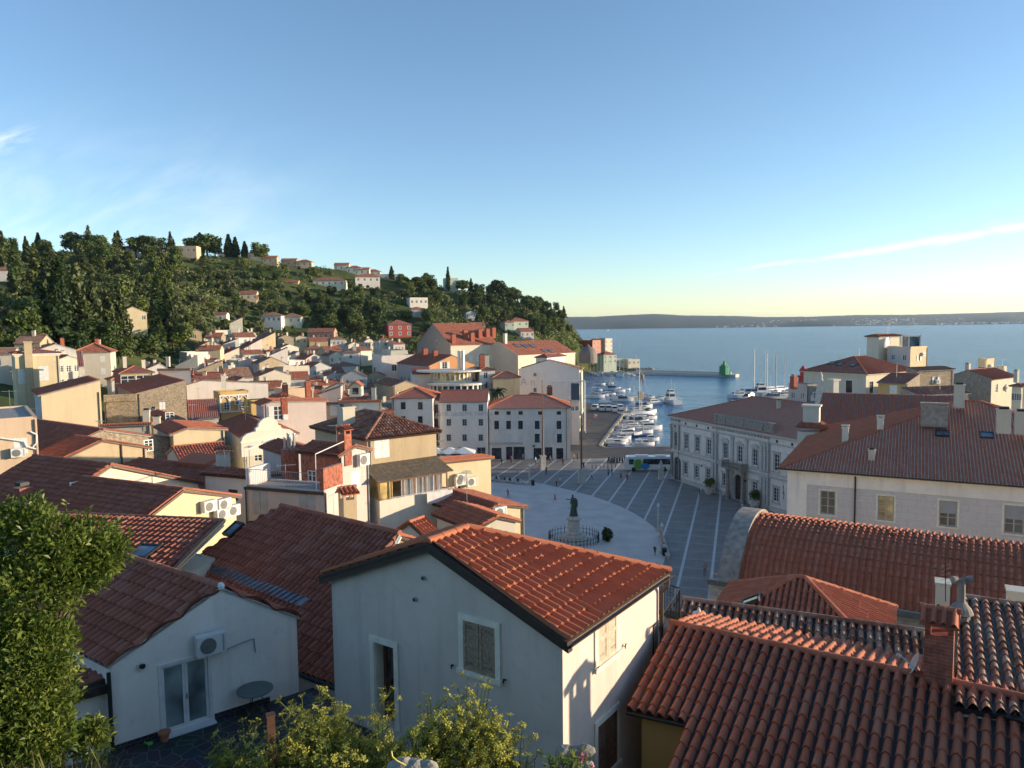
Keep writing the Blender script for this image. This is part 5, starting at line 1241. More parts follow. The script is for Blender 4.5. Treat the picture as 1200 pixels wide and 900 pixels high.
def rear_palace():
 A = at(964, 460, 92); B = onz(1120, 464, A.z); C = at(960, 499, 84)
 H = roof_mass('rear_palace', 'dark tiled roof range between the town hall and the corner palace', [([A, B, C], [[(964, 460), (1120, 464), (1110, 500), (955, 499)]])], rt='red', lvl=2, zb=3, wc='ivory', soff='concrete')
 b = MB(); b.prism([(50, 93), (74, 90), (76, 113), (52, 111)], 0, 13.5); b.build('added_shade_block', wm('ivory'), H.root)  # unseen block added behind the roofs to keep low sun off the square
 b = MB(); n = pln(A, B, C); c = at(951, 505, 80); 
 b.box(c.x, c.y, 4, 2.6, 2.2, c.z-4, -.5); b.build('end_wall', wm('ivory'), H.root)
 b = MB(); c = at(951, 500, 80); b.box(c.x, c.y, c.z, 1.6, 1.4, 2.2, -.5); b.box(c.x, c.y, c.z+2.2, 1.9, 1.7, .18, -.5); e = b.build('chimney', wm('ivory'), H.root)
 b = MB(); w = 1.3
 for k in range(4):
  a = -.5+math.pi/2*k; u = V((math.cos(a), math.sin(a), 0)); v = V((-u.y, u.x, 0)); q = V((c.x, c.y, c.z+.55))
  tiles(b, [q+u*w*1.1-v*w*1.1-V((0, 0, .5)), q+u*w*1.1+v*w*1.1-V((0, 0, .5)), q+u*.9+v*.9, q+u*.9-v*.9], lvl=1, pitch=.22, thick=.08)
 b.build('tile_skirt', RT['dark'], e)
 for px, py in ((980, 497), (997, 495)):
  q = at(px, py+3, 84); ac_unit(H.root, q+V((-.4, 0, 0)), V((1, 0, 0)), .4, q.z-.3)
rear_palace()
def vault():
 u = V((.855, -.518, 0)).normalized(); v = V((-u.y*-1, 0, 0)); p = V((u.y, -u.x, 0))      # p towards the camera
 if p.y > 0: p = -p
 T = at(887, 604, 44); L = 30.; hw, rise = 4.5, 2.7; Rr = (hw*hw+rise*rise)/(2*rise); zc = T.z-Rr; a0 = math.asin(hw/Rr)
 H = House(); H.root = thing('vaulted_hall', 'barrel vaulted tiled roof with a thick grey stone arched end facing the square', 'hall', (T.x, T.y, 6))
 f = lambda s, a, r=Rr: V((T.x+u.x*s+p.x*r*math.sin(a), T.y+u.y*s+p.y*r*math.sin(a), zc+r*math.cos(a)))
 tb = MB(); N_ = 14
 for i in range(N_):
  x0, x1 = -a0+2*a0*i/N_, -a0+2*a0*(i+1)/N_; tiles(tb, [f(0, x0), f(L, x0), f(L, x1), f(0, x1)], smi=0, pitch=.32, course=.36, amp=.085, lip=.04, thick=.05, style='barrel')
 for i in range(9):
  q = f(1.2+i*3.1, .12); tb.box(q.x, q.y, q.z, .22, .3, .14, -.5)
 H.roof = tb.build('roof', [RT['red']], H.root)
 b = MB(); N_ = 24; R1 = Rr+.28; a1 = a0+.06
 for i in range(N_):
  x0, x1 = -a1+2*a1*i/N_, -a1+2*a1*(i+1)/N_; q = [f(-1.0, x0, R1), f(-1.0, x1, R1), f(.12, x1, R1), f(.12, x0, R1)]; w = [f(-1.0, x0, Rr-.5), f(-1.0, x1, Rr-.5), f(.12, x1, Rr-.5), f(.12, x0, Rr-.5)]
  b.face(q); b.face([q[3], q[2], w[2], w[3]]); b.face([q[0], q[1], w[1], w[0]])
 b.build('arched_parapet', MATS['dark_stone'], H.root)
 b = MB(); zs = f(0, a0).z
 for sg in (-1, 1):
  e0, e1 = f(-1.5, sg*a0), f(L, sg*a0); b.face([V((e0.x, e0.y, 4)), V((e1.x, e1.y, 4)), V((e1.x, e1.y, zs)), V((e0.x, e0.y, zs))])
 e0, e1 = f(-.9, -a0), f(-.9, a0); b.face([V((e0.x, e0.y, 4)), V((e1.x, e1.y, 4))]+[f(-.9, a0-2*a0*i/16) for i in range(17)])
 b.build('wall', MATS['plaster_ivory'], H.root)
 b = MB(); e0, e1 = f(-1.5, a0), f(L, a0); d = e1-e0; b.obox(e0+V((0, 0, -.25)), d, p*.42, V((0, 0, .16))); b.obox(e0+V((0, 0, -.1))+p*.40, d, p*.05, V((0, 0, .14)))
 b.build('gutter', MATS['zinc'], H.root)
 b = MB(); b.obox(e0+V((0, 0, -1.0)), d, p*.05, V((0, 0, .5))); b.build('cornice', MATS['stone_trim'], H.root)
vault()
def mossy():
 A = at(800, 702, 25.5); B = onz(1090, 741, A.z); d = (B-A).normalized(); dn = V((d.y, -d.x, 0)); dn = dn if dn.y < 0 else -dn; C = A+dn*4-V((0, 0, 1.25))
 A2 = at(1128, 700, 20.6); B2 = onz(1240, 716, A2.z); C2 = onpl(1119, 832, _RA+V((0, 0, .25)), _nR)
 H = roof_mass('lichened_house', 'old house with lichen blotched grey and rust barrel tiles behind the brick chimney', [([A, B, C], [[(800, 702), (1090, 741), (1085, 800), (850, 790), (790, 740)]]), ([A2, B2, C2], [[(1124, 700), (1240, 715), (1240, 846), (1119, 828)]])], rt='old', zb=10, wc='beige', soff='dark_metal',
                  ridges=[(A, B), (A2, B2)], cap=.11)
 c = at(1125, 742, 19.2); b = MB(); b.lathe(V((c.x, c.y, c.z-1)), [(.22, 0), (.22, 1.5), (.30, 1.55), (.24, 1.7), (.10, 1.85), (.085, 2.45)], 14)
 for sg in (-1, 1): b.cyl(V((c.x+sg*.13, c.y, c.z+1.45)), V((c.x+sg*.25, c.y-.02, c.z+1.45)), .085, .10, 12); b.cyl(V((c.x, c.y, c.z+1.45)), V((c.x+sg*.16, c.y, c.z+1.45)), .05, .05, 8)
 b.build('chimney', MATS['dark_stone'], H.roof)
 b = MB(); c = at(1104, 712, 21.5); b.box(c.x, c.y, c.z-.5, .36, .5, 1.25, -.5); b.box(c.x, c.y, c.z+.75, .42, .56, .06, -.5); b.build('chimney', wm('ivory'), H.roof)
 b = MB(); c = at(1194, 716, 21.5); b.box(c.x, c.y, c.z-.5, .62, .5, 1.1, -.5); b.box(c.x, c.y, c.z+.6, .7, .58, .06, -.5); b.build('chimney', wm('ivory'), H.roof)
 b = MB(); a0, a1 = at(1108, 660, 20), at(1108, 705, 20); b.cyl(a0, a1, .012, .012, 5)
 for k in range(5): q = a0+(a1-a0)*(.05+.12*k); b.cyl(q-V((.18, .1, 0)), q+V((.18, .1, 0)), .006, .006, 4)
 b.build('aerial', MATS['black_iron'], H.root)
 return H
mossy()
_ap = at(938, 675, 31.5); _r = V((math.cos(R(62)), math.sin(R(62)), 0)); _l = V((-_r.y, _r.x, 0)); _c = V((_ap.x, _ap.y, 0))-_r*3.1-_l*3.3; _c.z = _ap.z-1.75
PY = house('pyramid_roofed_house', 'small house with a four sided orange tiled roof below the vaulted hall', None, 0, 0, 0, corner=_c, LL=6.6, LR=6.2, ang=62, roof='hip', pitch=28.5, rt='red', wc='cream', base=8, lvl=2)
skylight(PY, 881, 706, .8, .9)
def terrace_rail():
 z = at(800, 755, 24).z-.3; t = None
 A, B, C_ = at(767, 688, 26.5), at(799, 696, 27.5), at(770, 700, 22); base = at(768, 760, 22.5)
 P = [V((2.75, 20.4, 0)), V((4.75, 21.8, 0)), V((5.4, 20.1, 0))]
 P = [at(768, 700, 21.0), at(797, 697, 24.0), at(799, 709, 22.2)]; zt = P[0].z
 t = thing('iron_railing', 'black wrought iron terrace railing beside the grey rendered house', 'railing', P[0]-V((0, 0, 1.1))); b = MB()
 zt = 22.1; Q = [V((4.30, 22.8, zt)), V((4.95, 22.0, zt)), V((3.62, 19.1, zt))]
 for a, c in zip(Q, Q[1:]):
  d = c-a; L = d.length; d.normalize(); b.cyl(a, c, .022, .022, 6); b.cyl(a-V((0, 0, .95)), c-V((0, 0, .95)), .015, .015, 6)
  for k in range(int(L/.115)+1): q = a+d*(k*.115); b.cyl(q, q-V((0, 0, 1.05)), .008, .008, 5)
  for q in (a, c): b.cyl(q+V((0, 0, .03)), q-V((0, 0, 1.15)), .022, .022, 6)
  for k in range(int(L/.46)):
   m_ = a+d*(k*.46+.23)-V((0, 0, .3)); pts = [m_+d*(.09*math.cos(j*.7)*(1-j*.08))+V((0, 0, .12*math.sin(j*.7)*(1-j*.08))) for j in range(10)]; b.tube(pts, .007, 4)
 b.build('railing_panel', MATS['black_iron'], t)
 b = MB(); b.prism([(Q[0].x, Q[0].y), (Q[1].x+.05, Q[1].y), (Q[2].x+.08, Q[2].y+.6), (Q[0].x-.6, Q[0].y-1.0)], zt-6, zt-1.05)
 tag(b.build('stone_terrace', MATS['concrete'], loc=Q[0]), 'small raised concrete terrace under the iron railing', 'terrace')
terrace_rail()
def roof_lamp():
 c = at(819, 724, 24); t = thing('street_lamp', 'small white bowl street lamp above the lichened roof', 'street lamp', c-V((0, 0, 1))); b = MB(); b.cyl(c-V((0, 0, 1.2)), c, .025, .025, 8); b.build('post', MATS['grey_paint'], t)
 b = MB(); b.lathe(c, [(.05, 0), (.22, .12), (.20, .17), (.06, .22), (.03, .34)], 14); b.build('lamp_shade', MATS['white_paint'], t)
roof_lamp()
# ------------------------------------------------------------ right skyline beyond the palace
TH_ = hs('turret_house', 'cream house with dark hipped roof, three skylights and square roof turrets, above the right rooftops', (1015, 437), 135, 942, 1072, ang=33, roof='hip', pitch=22, rt='dark', wc='cream', lvl=1, trim='cream_trim', frame='dark_metal', sur='cream_trim', oh=.6,
   win=[('L', 995, 453, 1.3, 2.3, 'sash'), ('R', 1021, 454, 1.2, 2.2, 'sash'), ('R', 1055, 440, 1.0, 1.5, 'sash')])
for px_, py_ in ((975, 426), (985, 427), (1000, 428)): skylight(TH_, px_, py_, 1.1, 1.3, 'L')
TUR = hs('roof_turret_house', 'tall square cream turret with small tiled cap rising behind the turret house roof', (1030, 394), 150, 1016, 1056, ang=33, h=8, roof='hip', pitch=14, rt='dark', wc='cream', lvl=1, base=14, win=[('R', 1041, 400, 1.2, 1.6, 'sash')])
hs('roof_box_house', 'grey and cream flat topped block beside the square turret', (1067, 408), 146, 1040, 1087, ang=33, roof='flat', wc='yellow', wcL='grey', base=14, par=.3)
def lantern():
 c = at(1068, 406, 150); t = thing('roof_lantern', 'white glazed lantern cabin standing on the flat topped block', 'lantern', c); b = MB(); b.box(c.x, c.y, c.z-.4, 2.2, 2.2, 2.4); b.build('glass_body', MATS['blue_glass'], t)
 b = MB()
 for sx in (-1, 1):
  for sy in (-1, 1): b.box(c.x+sx*1.1, c.y+sy*1.1, c.z-.4, .2, .2, 2.5)
 b.box(c.x, c.y, c.z+2.05, 2.7, 2.7, .18); b.box(c.x, c.y, c.z-.45, 2.5, 2.5, .2); b.build('frame', MATS['white_paint'], t)
lantern()
hs('ochre_house', 'small ochre house with one white shuttered window below the turrets', (1062, 449), 112, 1029, 1078, ang=40, roof='shedL', pitch=14, rt='dark', wc='rubble', wcL='ochre', lvl=1, win=[('L', 1047, 456.5, 1.1, 1.3, 'closed')])
hs('stone_ruin_house', 'tall bare rubble stone house behind the ochre house', (1075, 434), 125, 1062, 1118, ang=20, roof='shedR', pitch=10, rt='brown', wc='rubble', wcL='rubble', lvl=1)
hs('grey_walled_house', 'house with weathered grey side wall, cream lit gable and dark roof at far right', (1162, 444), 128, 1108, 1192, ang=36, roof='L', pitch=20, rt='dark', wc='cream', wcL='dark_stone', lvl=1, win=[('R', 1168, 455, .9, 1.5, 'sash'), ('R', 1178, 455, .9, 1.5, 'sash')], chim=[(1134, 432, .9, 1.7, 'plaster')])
hs('right_edge_house', 'dark roofed house at the far right edge', (1197, 452), 118, 1186, 1260, ang=30, roof='hip', pitch=20, rt='dark', wc='cream', lvl=1, chim=[(1191, 441, .8, 1.8, 'plaster')])
hs('cream_loft', 'cream rooftop cabin with flat roof beyond the grey walled house', (1156, 422), 150, 1146, 1166, ang=33, roof='flat', wc='yellow', base=10, par=.3)
hs('cream_loft', 'lower cream rooftop cabin to the right of the taller one', (1176, 431), 148, 1168, 1180, ang=33, roof='flat', wc='cream', base=10, par=.3)
hs('long_stone_house', 'long low stone backed house behind the wide palace chimney', (1075, 462), 100, 1055, 1135, ang=12, roof='shedR', pitch=12, rt='brown', wc='grey_rubble', lvl=1)
hs('ruined_stack_house', 'ruined grey stone house with a brick chimney behind the town hall roof', (946, 452), 128, 924, 958, ang=30, roof='flat', wc='grey_rubble', wcL='grey', base=2, par=.2, chim=[(930, 449, 1.2, 2.4, 'brick')])
def pinnacle():
 c = at(961, 470, 110); t = thing('carved_pinnacle', 'tall weathered carved stone pinnacle above the end of the town hall', 'pinnacle', c)
 b = MB(); b.lathe(c, [(.7, -6), (.7, 0), (.9, .1), (.75, .5), (.5, .9), (.62, 1.5), (.45, 2.2), (.5, 2.9), (.25, 3.5), (.32, 3.8), (.1, 4.3)], 10); b.build('carving', MATS['stone_trim'], t)
 b = MB(); b.box(c.x+2.0, c.y, c.z-6, .95, .95, 9, .3); b.box(c.x+2.0, c.y, c.z+3, 1.3, 1.3, .25, .3); b.build('pier', wm('ivory'), t)
pinnacle()
# ------------------------------------------------------------ left and middle town, nearest first
T = hs
L1 = T('peach_house', 'peach rendered house with air conditioner and bent gutter pipe at left edge', (-40, 496), 50, -70, 43, ang=36, roof='flat', wc='peach', par=.15)
def peach_extra():
 o, d, L = L1.W['R']; n = V((d.y, -d.x, 0)); s, z = L1.onwall('R', 21, 530); ac_unit(L1.root, L1.up(o, 0), d, s, z-.3)
 b = MB(); pts = [L1.up(o+d*L1.onwall('R', px, py)[0], L1.onwall('R', px, py)[1])+n*.12 for px, py in ((0, 513), (28, 517), (31, 523), (42, 526))]; b.tube(pts, .06, 8)
 pts = [L1.up(o+d*L1.onwall('R', px, py)[0], L1.onwall('R', px, py)[1])+n*.12 for px, py in ((36, 506), (42.5, 509), (42.5, 519), (38, 524))]; b.tube(pts, .06, 8); b.build('drainpipe', MATS['ac_white'], L1.root)
peach_extra()
L9 = T('brick_chimney_house', 'cream gabled house with dark tiled roof and short brick chimney, above the laurel', (28, 612), 38, -60, 232, ang=63, roof='R', pitch=24, rt='dark', wc='cream', off=.45, chim=[(27, 584, .7, .9, 'brick')], win=[('R', 90, 573, .75, .85, 'sash')], og=.2)
L10 = T('yellow_gable_house', 'pale yellow gabled house with a cluster of four air conditioners on its sunlit wall', (168, 609), 35.5, 52, 276, ang=63, roof='R', pitch=24, rt='dark', wc='yellow', off=.4)
for px, py in ((241, 593), (258, 590.5), (256, 602), (269, 598)): o, d, _ = L10.W['R']; s, z = L10.onwall('R', px, py); ac_unit(L10.root, L10.up(o, 0), d, s, z-.26, .80, .58)
L4 = T('long_stone_house', 'long dark roofed house with stone gable and one roof window at left', (45, 537), 62, -90, 208, ang=54, roof='R', pitch=18, rt='dark', wc='rubble', wcL='tan', off=.44, win=[('R', 174, 522, .9, 1.1, 'sash')])
skylight(L4, 12, 491, 2.2, 1.4, 'L')
L5 = T('cream_gable_house', 'lower cream gabled house built against the long stone house', (73, 537.5), 55, 44, 172, ang=54, roof='R', pitch=19, rt='dark', wc='tan', wcL='rubble', off=.46)
o, d, L = L5.W['R']; b = MB(); s = L5.onwall('R', 142, 530)[0]; n = V((d.y, -d.x, 0)); b.cyl(L5.up(o+d*s, L5.zb)+n*.08, L5.up(o+d*s, L5.ze+.6)+n*.08, .06, .06, 6); b.build('drainpipe', MATS['copper_brown'], L5.root)
_a8 = at(265, 548, 54); L8 = roof_mass('hatch_roof_house', 'dark tiled house with a raised roof hatch and round topped chimney', [([_a8, onz(165, 538, _a8.z), at(247, 580, 50.2)], [[(113, 557), (163, 537), (268, 547), (272, 560), (247, 580)]])], wc='bluegrey', zb=5, ridges=[(onz(163, 537, _a8.z), _a8)], soff='concrete', cap=.10)
def hatch():
 n = L8.planes[0][1]; q = onpl(237, 540, _a8, n); up_ = (V((0, 0, 1))-n*n.z).normalized(); sd = up_.cross(n); b = MB(); b.obox(q-sd*1.6-up_*.9, sd*3.0, up_*1.5, n*.3); b.build('roof_hatch', RT['red'], L8.roof)
 q = onpl(262, 556, _a8, n); chimney(L8.roof, q, .8, .8, 1.75, 'tilehat', .6, 'plaster_beige', deep=1.2)
hatch()
LT = T('ribbed_lean_to_house', 'low house with ribbed sunlit roof between the orange roofed gable and the roof hatch', (212, 540), 61, 196, 270, ang=36, roof='L', pitch=18, rt='red', wc='grey')
L11 = T('lilac_wall_house', 'small lilac white house with a single dark square window', (291, 557), 47, 240, 303, ang=66, roof='shedL', pitch=10, rt='dark', wc='white', win=[('L', 273, 580, .8, .7, 'sash')], frame='dark_metal')
L2 = T('lintel_window_house', 'white walled house with dark shed roof and small brown window at left', (48, 462.5), 84, -45, 118, ang=36, roof='shedL', pitch=13, rt='dark', wc='yellow', wcL='bluegrey', frame='brown_wood', sur='cream_trim', win=[('L', 22, 471.5, 1.3, 1.5, 'sash')])
L3 = T('tall_yellow_house', 'tall yellow house with two white shuttered windows and a full height chimney stack', (17, 414.5), 112, -25, 69, ang=36, roof='hip', pitch=10, rt='red', wc='yellow', lvl=1, win=[('R', 27, 441, 1.3, 2.2, 'closed'), ('R', 51, 437.5, 1.3, 2.2, 'closed')], trim='cream_trim')
o, d, L = L3.W['R']; n = V((d.y, -d.x, 0)); s = L3.onwall('R', 34, 430)[0]; b = MB(); b.obox(L3.up(o+d*(s-.5), L3.zb), d*1.0, n*.5, V((0, 0, L3.ze-L3.zb+1.6))); b.obox(L3.up(o+d*(s-.6), L3.ze+1.6)-n*.1, d*1.2, n*.7, V((0, 0, .2))); b.build('chimney', wm('tan'), L3.root)
T('red_annex', 'low red roofed annex to the right of the tall yellow house', (92, 428), 105, 66, 97, ang=30, roof='L', pitch=20, rt='dark', wc='beige', lvl=1)
L6 = T('striped_roof_house', 'house whose ribbed red roof catches the low sun, beside two tall chimneys', (117, 498), 78, 98, 177, ang=16, roof='L', pitch=22, rt='red', wc='cream', lvl=2, chim=[(172, 494, .9, 2.3, 'plaster'), (184, 497, .9, 1.6, 'plaster')])
L7 = T('orange_verge_house', 'cream gabled house with orange roof edge and potted palm', (203, 508), 70, 184, 263, ang=36, roof='R', pitch=17, rt='red', wc='yellow', off=.28)
L12 = T('dark_ridge_house', 'house with steep dark tiled roof under the white baroque gable', (269, 554), 57, 262, 332, ang=2, roof='L', pitch=24, rt='dark', wc='bluegrey')
L12b = T('middle_dark_house', 'dark roofed house between the baroque gable and the terrace house', (338, 532), 62, 308, 376, ang=38, roof='R', pitch=17, rt='dark', wc='bluegrey')
def flue_stack():
 c = at(340, 548, 50); t = thing('flue_stack', 'brick stack carrying several silver flue pipes, behind the roof terrace', 'chimney stack', c-V((0, 0, 4))); b = MB(); b.box(c.x, c.y, c.z-4, .95, .8, 5.3, .6); b.build('stack', MATS['brick'], t)
 for k in range(4):
  b = MB(); q = c+V((-.3+.2*k, .1*(k % 2), 1.3)); b.cyl(q, q+V((0, 0, .7+.25*(k % 2))), .085, .085, 10); b.cyl(q+V((0, 0, .7+.25*(k % 2))), q+V((0, 0, .78+.25*(k % 2))), .13, .11, 10); b.build('flue', MATS['silver_flue'], t)
flue_stack()
L14 = T('roof_terrace_house', 'mauve flat roofed house with railed roof terrace, pergola posts and two grey windows', (379.5, 577), 43, 289, 402, ang=70, roof='flat', wc='pink', wcL='mauve', par=.12, frame='grey_frame', win=[('L', 305, 589, 1.15, 1.5, 'closed:grey_paint'), ('L', 360, 593, 1.15, 1.4, 'closed:grey_paint')])
def terrace():
 H = L14; up = H.up; z = H.ze+.12; b = MB(); o, d, L = H.W['L']; n = V((d.y, -d.x, 0))
 P = [up(H.cL, z), up(H.c0, z), up(H.cR, z)]
 for a, c in ((P[0]+V((0, .1, 0)), P[1]-d*.4),):
  dd = (c-a); LL = dd.length; dd.normalize(); b.cyl(a+V((0, 0, .95)), c+V((0, 0, .95)), .02, .02, 6)
  for k in range(int(LL/.13)): b.cyl(a+dd*k*.13, a+dd*k*.13+V((0, 0, .95)), .009, .009, 4)
 b.build('terrace_railing', MATS['grey_paint'], H.root)
 b = MB()
 pl = [P[0], P[1]-d*.5]; 
 for q in pl: b.cyl(q, q+V((0, 0, 2.1)), .03, .03, 6)
 e = H.r*3.0
 for q in pl: b.cyl(q+V((0, 0, 2.1)), q+e+V((0, 0, 2.4)), .03, .03, 6)
 b.build('pergola_frame', MATS['ac_white'], H.root)
 b = MB(); b.obox(up(H.c0, z), H.r*H.lr, H.l*.25, V((0, 0, 1.25))); b.build('brick_parapet', MATS['brick'], H.root)
 b = MB(); b.obox(up(H.cL, z), H.r*H.lr, -H.l*.2, V((0, 0, 1.0))); b.build('side_parapet', wm('bluegrey'), H.root)
 b = MB(); b.cyl(up(H.cL, H.zb)+n*.1, up(H.cL, H.ze)+n*.1, .05, .05, 8); b.build('drainpipe', MATS['dark_metal'], H.root)
 b = MB(); b.obox(up(o, H.ze-.15)-d*.1, d*(L+.2), n*.14, V((0, 0, .16))); b.build('gutter', MATS['dark_metal'], H.root)
terrace()
L15 = T('pink_chimney_house', 'narrow pink house with small tiled roof, brick chimney and wall air conditioner', (400, 532), 46.5, 352, 431, ang=58, roof='R', pitch=17, rt='dark', wc='pink', wcL='brick', chim=[(404, 527, .62, 1.3, 'tilehat')])
o, d, _ = L15.W['R']; s, z = L15.onwall('R', 425, 538); ac_unit(L15.root, L15.up(o, 0), d, s-.2, z-.35, .9, .75)
L16 = T('tan_house', 'tan rendered house with lichen patched hipped roof, white shutters and glazed veranda', (430, 512.5), 50, 369, 511, ang=38.6, roof='hip', pitch=23, rt='brown', wc='tan', lvl=2, win=[('R', 447.5, 525, 1.15, 1.35, 'closed')], chim=[(406, 499, .95, 1.6, 'plaster')], oh=.3)
def veranda():
 H = L16; up = H.up; o, d, L = H.W['R']; n = V((d.y, -d.x, 0)); s0 = -.2; s1 = H.onwall('R', 507, 540)[0]; zt = H.onwall('R', 455, 545)[1]; w = 1.9
 b = MB(); A, B = up(o+d*(s0-.3), zt+.2), up(o+d*(s1+.3), zt+.2); dn = n*(w+.3)-V((0, 0, .75)); b.slab([A, B, B+dn, A+dn], (B-A).cross(dn).normalized() if (B-A).cross(dn).z > 0 else -(B-A).cross(dn).normalized(), .06)
 b.build('veranda_roof', plain('brown_felt', (.12, .095, .065), .9, var=.4, scale=4, bump=.5), H.root)
 zf = zt-2.9; b = MB(); b.obox(up(o+d*s0, H.zb), d*(s1-s0), n*w, V((0, 0, zf-H.zb+1.0))); b.build('veranda_base', wm('ivory'), H.root)
 b = MB(); k = 6
 for i in range(k+1): b.obox(up(o+d*(s0+(s1-s0-.08)*i/k), zf+1)+n*(w-.1), d*.08, n*.08, V((0, 0, 1.2)))
 b.obox(up(o+d*s0, zf+2.15)+n*(w-.1), d*(s1-s0), n*.085, V((0, 0, .1))); b.obox(up(o+d*s0, zf+1)+n*.1, d*.08, n*.1, V((0, 0, 1.7))); b.build('veranda_frame', MATS['brown_wood'], H.root)
 b = MB(); b.obox(up(o+d*(s0+.02), zf+1.0)+n*(w-.2), d*(s1-s0-.04)*.2, n*.02, V((0, 0, 1.15))); b.obox(up(o+d*(s0+.03), zf+1.0)+n*.15, d*.02, n*(w-.4), V((0, 0, 1.3))); b.build('veranda_glass', MATS['warm_glass'], H.root)
 b = MB(); N_ = 70; f0 = .33; zz = zf+1.02
 vs = []; 
 for i in range(N_+1):
  s = s0+(s1-s0)*(f0+.62*i/N_); q = up(o+d*s, zz)+n*(w-.32+.07*math.sin(i*1.3)); vs += [q, q+V((0, 0, 1.16))]
 b.mesh(vs, [(2*i, 2*i+2, 2*i+3, 2*i+1) for i in range(N_)]); b.build('curtain', plain('curtain_white', (.62, .60, .58), .9), H.root)
 t = thing('washing_line', 'row of white towels drying on lines outside the glazed veranda', 'washing line', up(o+d*(s0+(s1-s0)*.6), zf+.4)+n*(w+.3)); b = MB()
 for q in (.25, .5): b.cyl(up(o+d*(s0+.5), zf+1.15)+n*(w+q), up(o+d*(s1+.2), zf+1.15)+n*(w+q), .012, .012, 4)
 for s in (s0+.5, s1+.15): b.obox(up(o+d*s, zf+1.12)+n*w, d*.03, n*.6, V((0, 0, .03)))
 b.build('line', MATS['steel'], t)
 for i in range(4):
  b = MB(); s = s0+(s1-s0)*(.62+.095*i); q = up(o+d*s, zf+.35)+n*(w+.5); b.obox(q, d*.55, n*.02, V((0, 0, .8-.06*(i % 2)))); b.build('towel', MATS['curtain_white'], t)
veranda()
L17 = T('yellow_side_house', 'yellow house with sloping orange roof edge and two air conditioners beside the tan house', (494, 548), 57, 482, 575, ang=38, roof='R', pitch=15, rt='red', wc='yellow', off=.12)
for px in (537, 550.5): o, d, _ = L17.W['R']; s, z = L17.onwall('R', px, 563.5 if px < 540 else 564.5); ac_unit(L17.root, L17.up(o, 0), d, s, z-.3, .95, .7)
L18 = T('small_tan_house', 'small tan gabled house with one air conditioner at the edge of the oval', (562, 604), 47, 500, 614, ang=38, roof='R', pitch=18, rt='dark', wc='yellow', off=.4)
o, d, _ = L18.W['R']; s, z = L18.onwall('R', 583, 600); ac_unit(L18.root, L18.up(o, 0), d, s, z-.3, .95, .7)
L18b = T('low_tile_house', 'low house with sunlit orange roof slope behind the grey rendered house', (560, 618), 41, 512, 604, ang=36, roof='R', pitch=18, rt='red', wc='beige')
L18c = T('shed_gable_house', 'small weathered board gabled shed with orange tiled roof', (492, 622), 39, 470, 506, ang=58, roof='L', pitch=32, rt='red', wc='grey')
L18d = T('rubble_gable_house', 'short rubble stone gable end beside the long dark roof', (448, 640), 33, 440, 484, ang=40, roof='R', pitch=24, rt='red', wc='rubble', wcL='rubble')
c_ = at(408, 612, 33); chimney(BR.roof, c_, .62, .62, 1.35, 'tilehat', .6, 'plaster_tan', deep=2.5, rt='new')
def baroque():
 c = at(315, 513, 74); t = thing('church_gable', 'white scrolled baroque gable parapet over a sunlit roof', 'gable', c-V((0, 0, 5))); b = MB(); ang = R(42); u = V((math.cos(ang), math.sin(ang), 0)); n = V((u.y, -u.x, 0))
 prof = [(-2.8, -1.6), (-2.8, -.1), (-2.6, .35), (-2.2, .62), (-1.6, .74), (-1.3, .8), (-1.3, 1.1), (-1.05, 1.18), (-.95, 1.5), (-.7, 1.8), (-.35, 2.0), (0, 2.05)]
 prof += [(-x, z) for x, z in prof[-2::-1]]
 f = [c+u*x+V((0, 0, z)) for x, z in prof]; b.mesh(f+[p-n*.4 for p in f], [tuple(range(len(f)))[::-1], tuple(range(len(f), 2*len(f)))]+[(i, (i+1) % len(f), len(f)+(i+1) % len(f), len(f)+i) for i in range(len(f))])
 b.build('wall', wm('ivory'), t); b = MB()
 for z, w in ((-.2, 2.9), (.78, 1.35)): b.obox(c-u*w+V((0, 0, z))+n*.002, u*2*w, n*.12, V((0, 0, .12)))
 for i in range(12):
  a0, a1 = math.pi*i/12, math.pi*(i+1)/12; q = lambda a, r, k: c+u*(r*math.cos(a))+V((0, 0, -.9+r*math.sin(a)))+n*k
  b.mesh([q(a0, .7, 0), q(a1, .7, 0), q(a1, .85, 0), q(a0, .85, 0), q(a0, .7, .06), q(a1, .7, .06), q(a1, .85, .06), q(a0, .85, .06)], [(4, 5, 6, 7), (0, 1, 5, 4), (2, 3, 7, 6)])
 b.build('moulding', MATS['cream_trim'], t)
baroque()
T('chapel_house', 'low house with dark roof left of the baroque gable', (285, 512), 78, 258, 347, ang=30, roof='R', pitch=17, rt='dark', wc='ivory', lvl=2)
T('pale_pink_house', 'pale pink house with long sloping orange roof edge and one shuttered window', (309, 474), 88, 300, 382, ang=30, roof='R', pitch=17, rt='red', wc='pink', off=.14, win=[('R', 326, 484, 1.1, 1.7, 'open')], lvl=1, chim=[(333, 475, .9, 1.6, 'tilehat')])
T('little_ochre_house', 'little ochre house tucked behind the pale pink house', (325, 467), 98, 318, 349, ang=30, roof='R', pitch=17, rt='red', wc='ochre', lvl=1)
T('twin_window_house', 'peach house with two pale windows under a rust red roof', (356, 473), 102, 340, 397, ang=4, roof='L', pitch=20, rt='red', wc='peach', lvl=1, win=[('R', 374, 481, 1.2, 1.9, 'closed'), ('R', 392, 479, 1.2, 1.9, 'closed')])
DH = T('dormer_house', 'cream house with one roof dormer between the peach house and the white hip roofed house', (397, 470), 102, 391, 447, ang=4, roof='L', pitch=21, rt='red', wc='cream', lvl=1, win=[('R', 409, 478, 1.2, 1.8, 'closed'), ('R', 431, 477.5, 2.4, 1.8, 'closed')], chim=[(438, 461, .8, 1.6, 'plaster')])
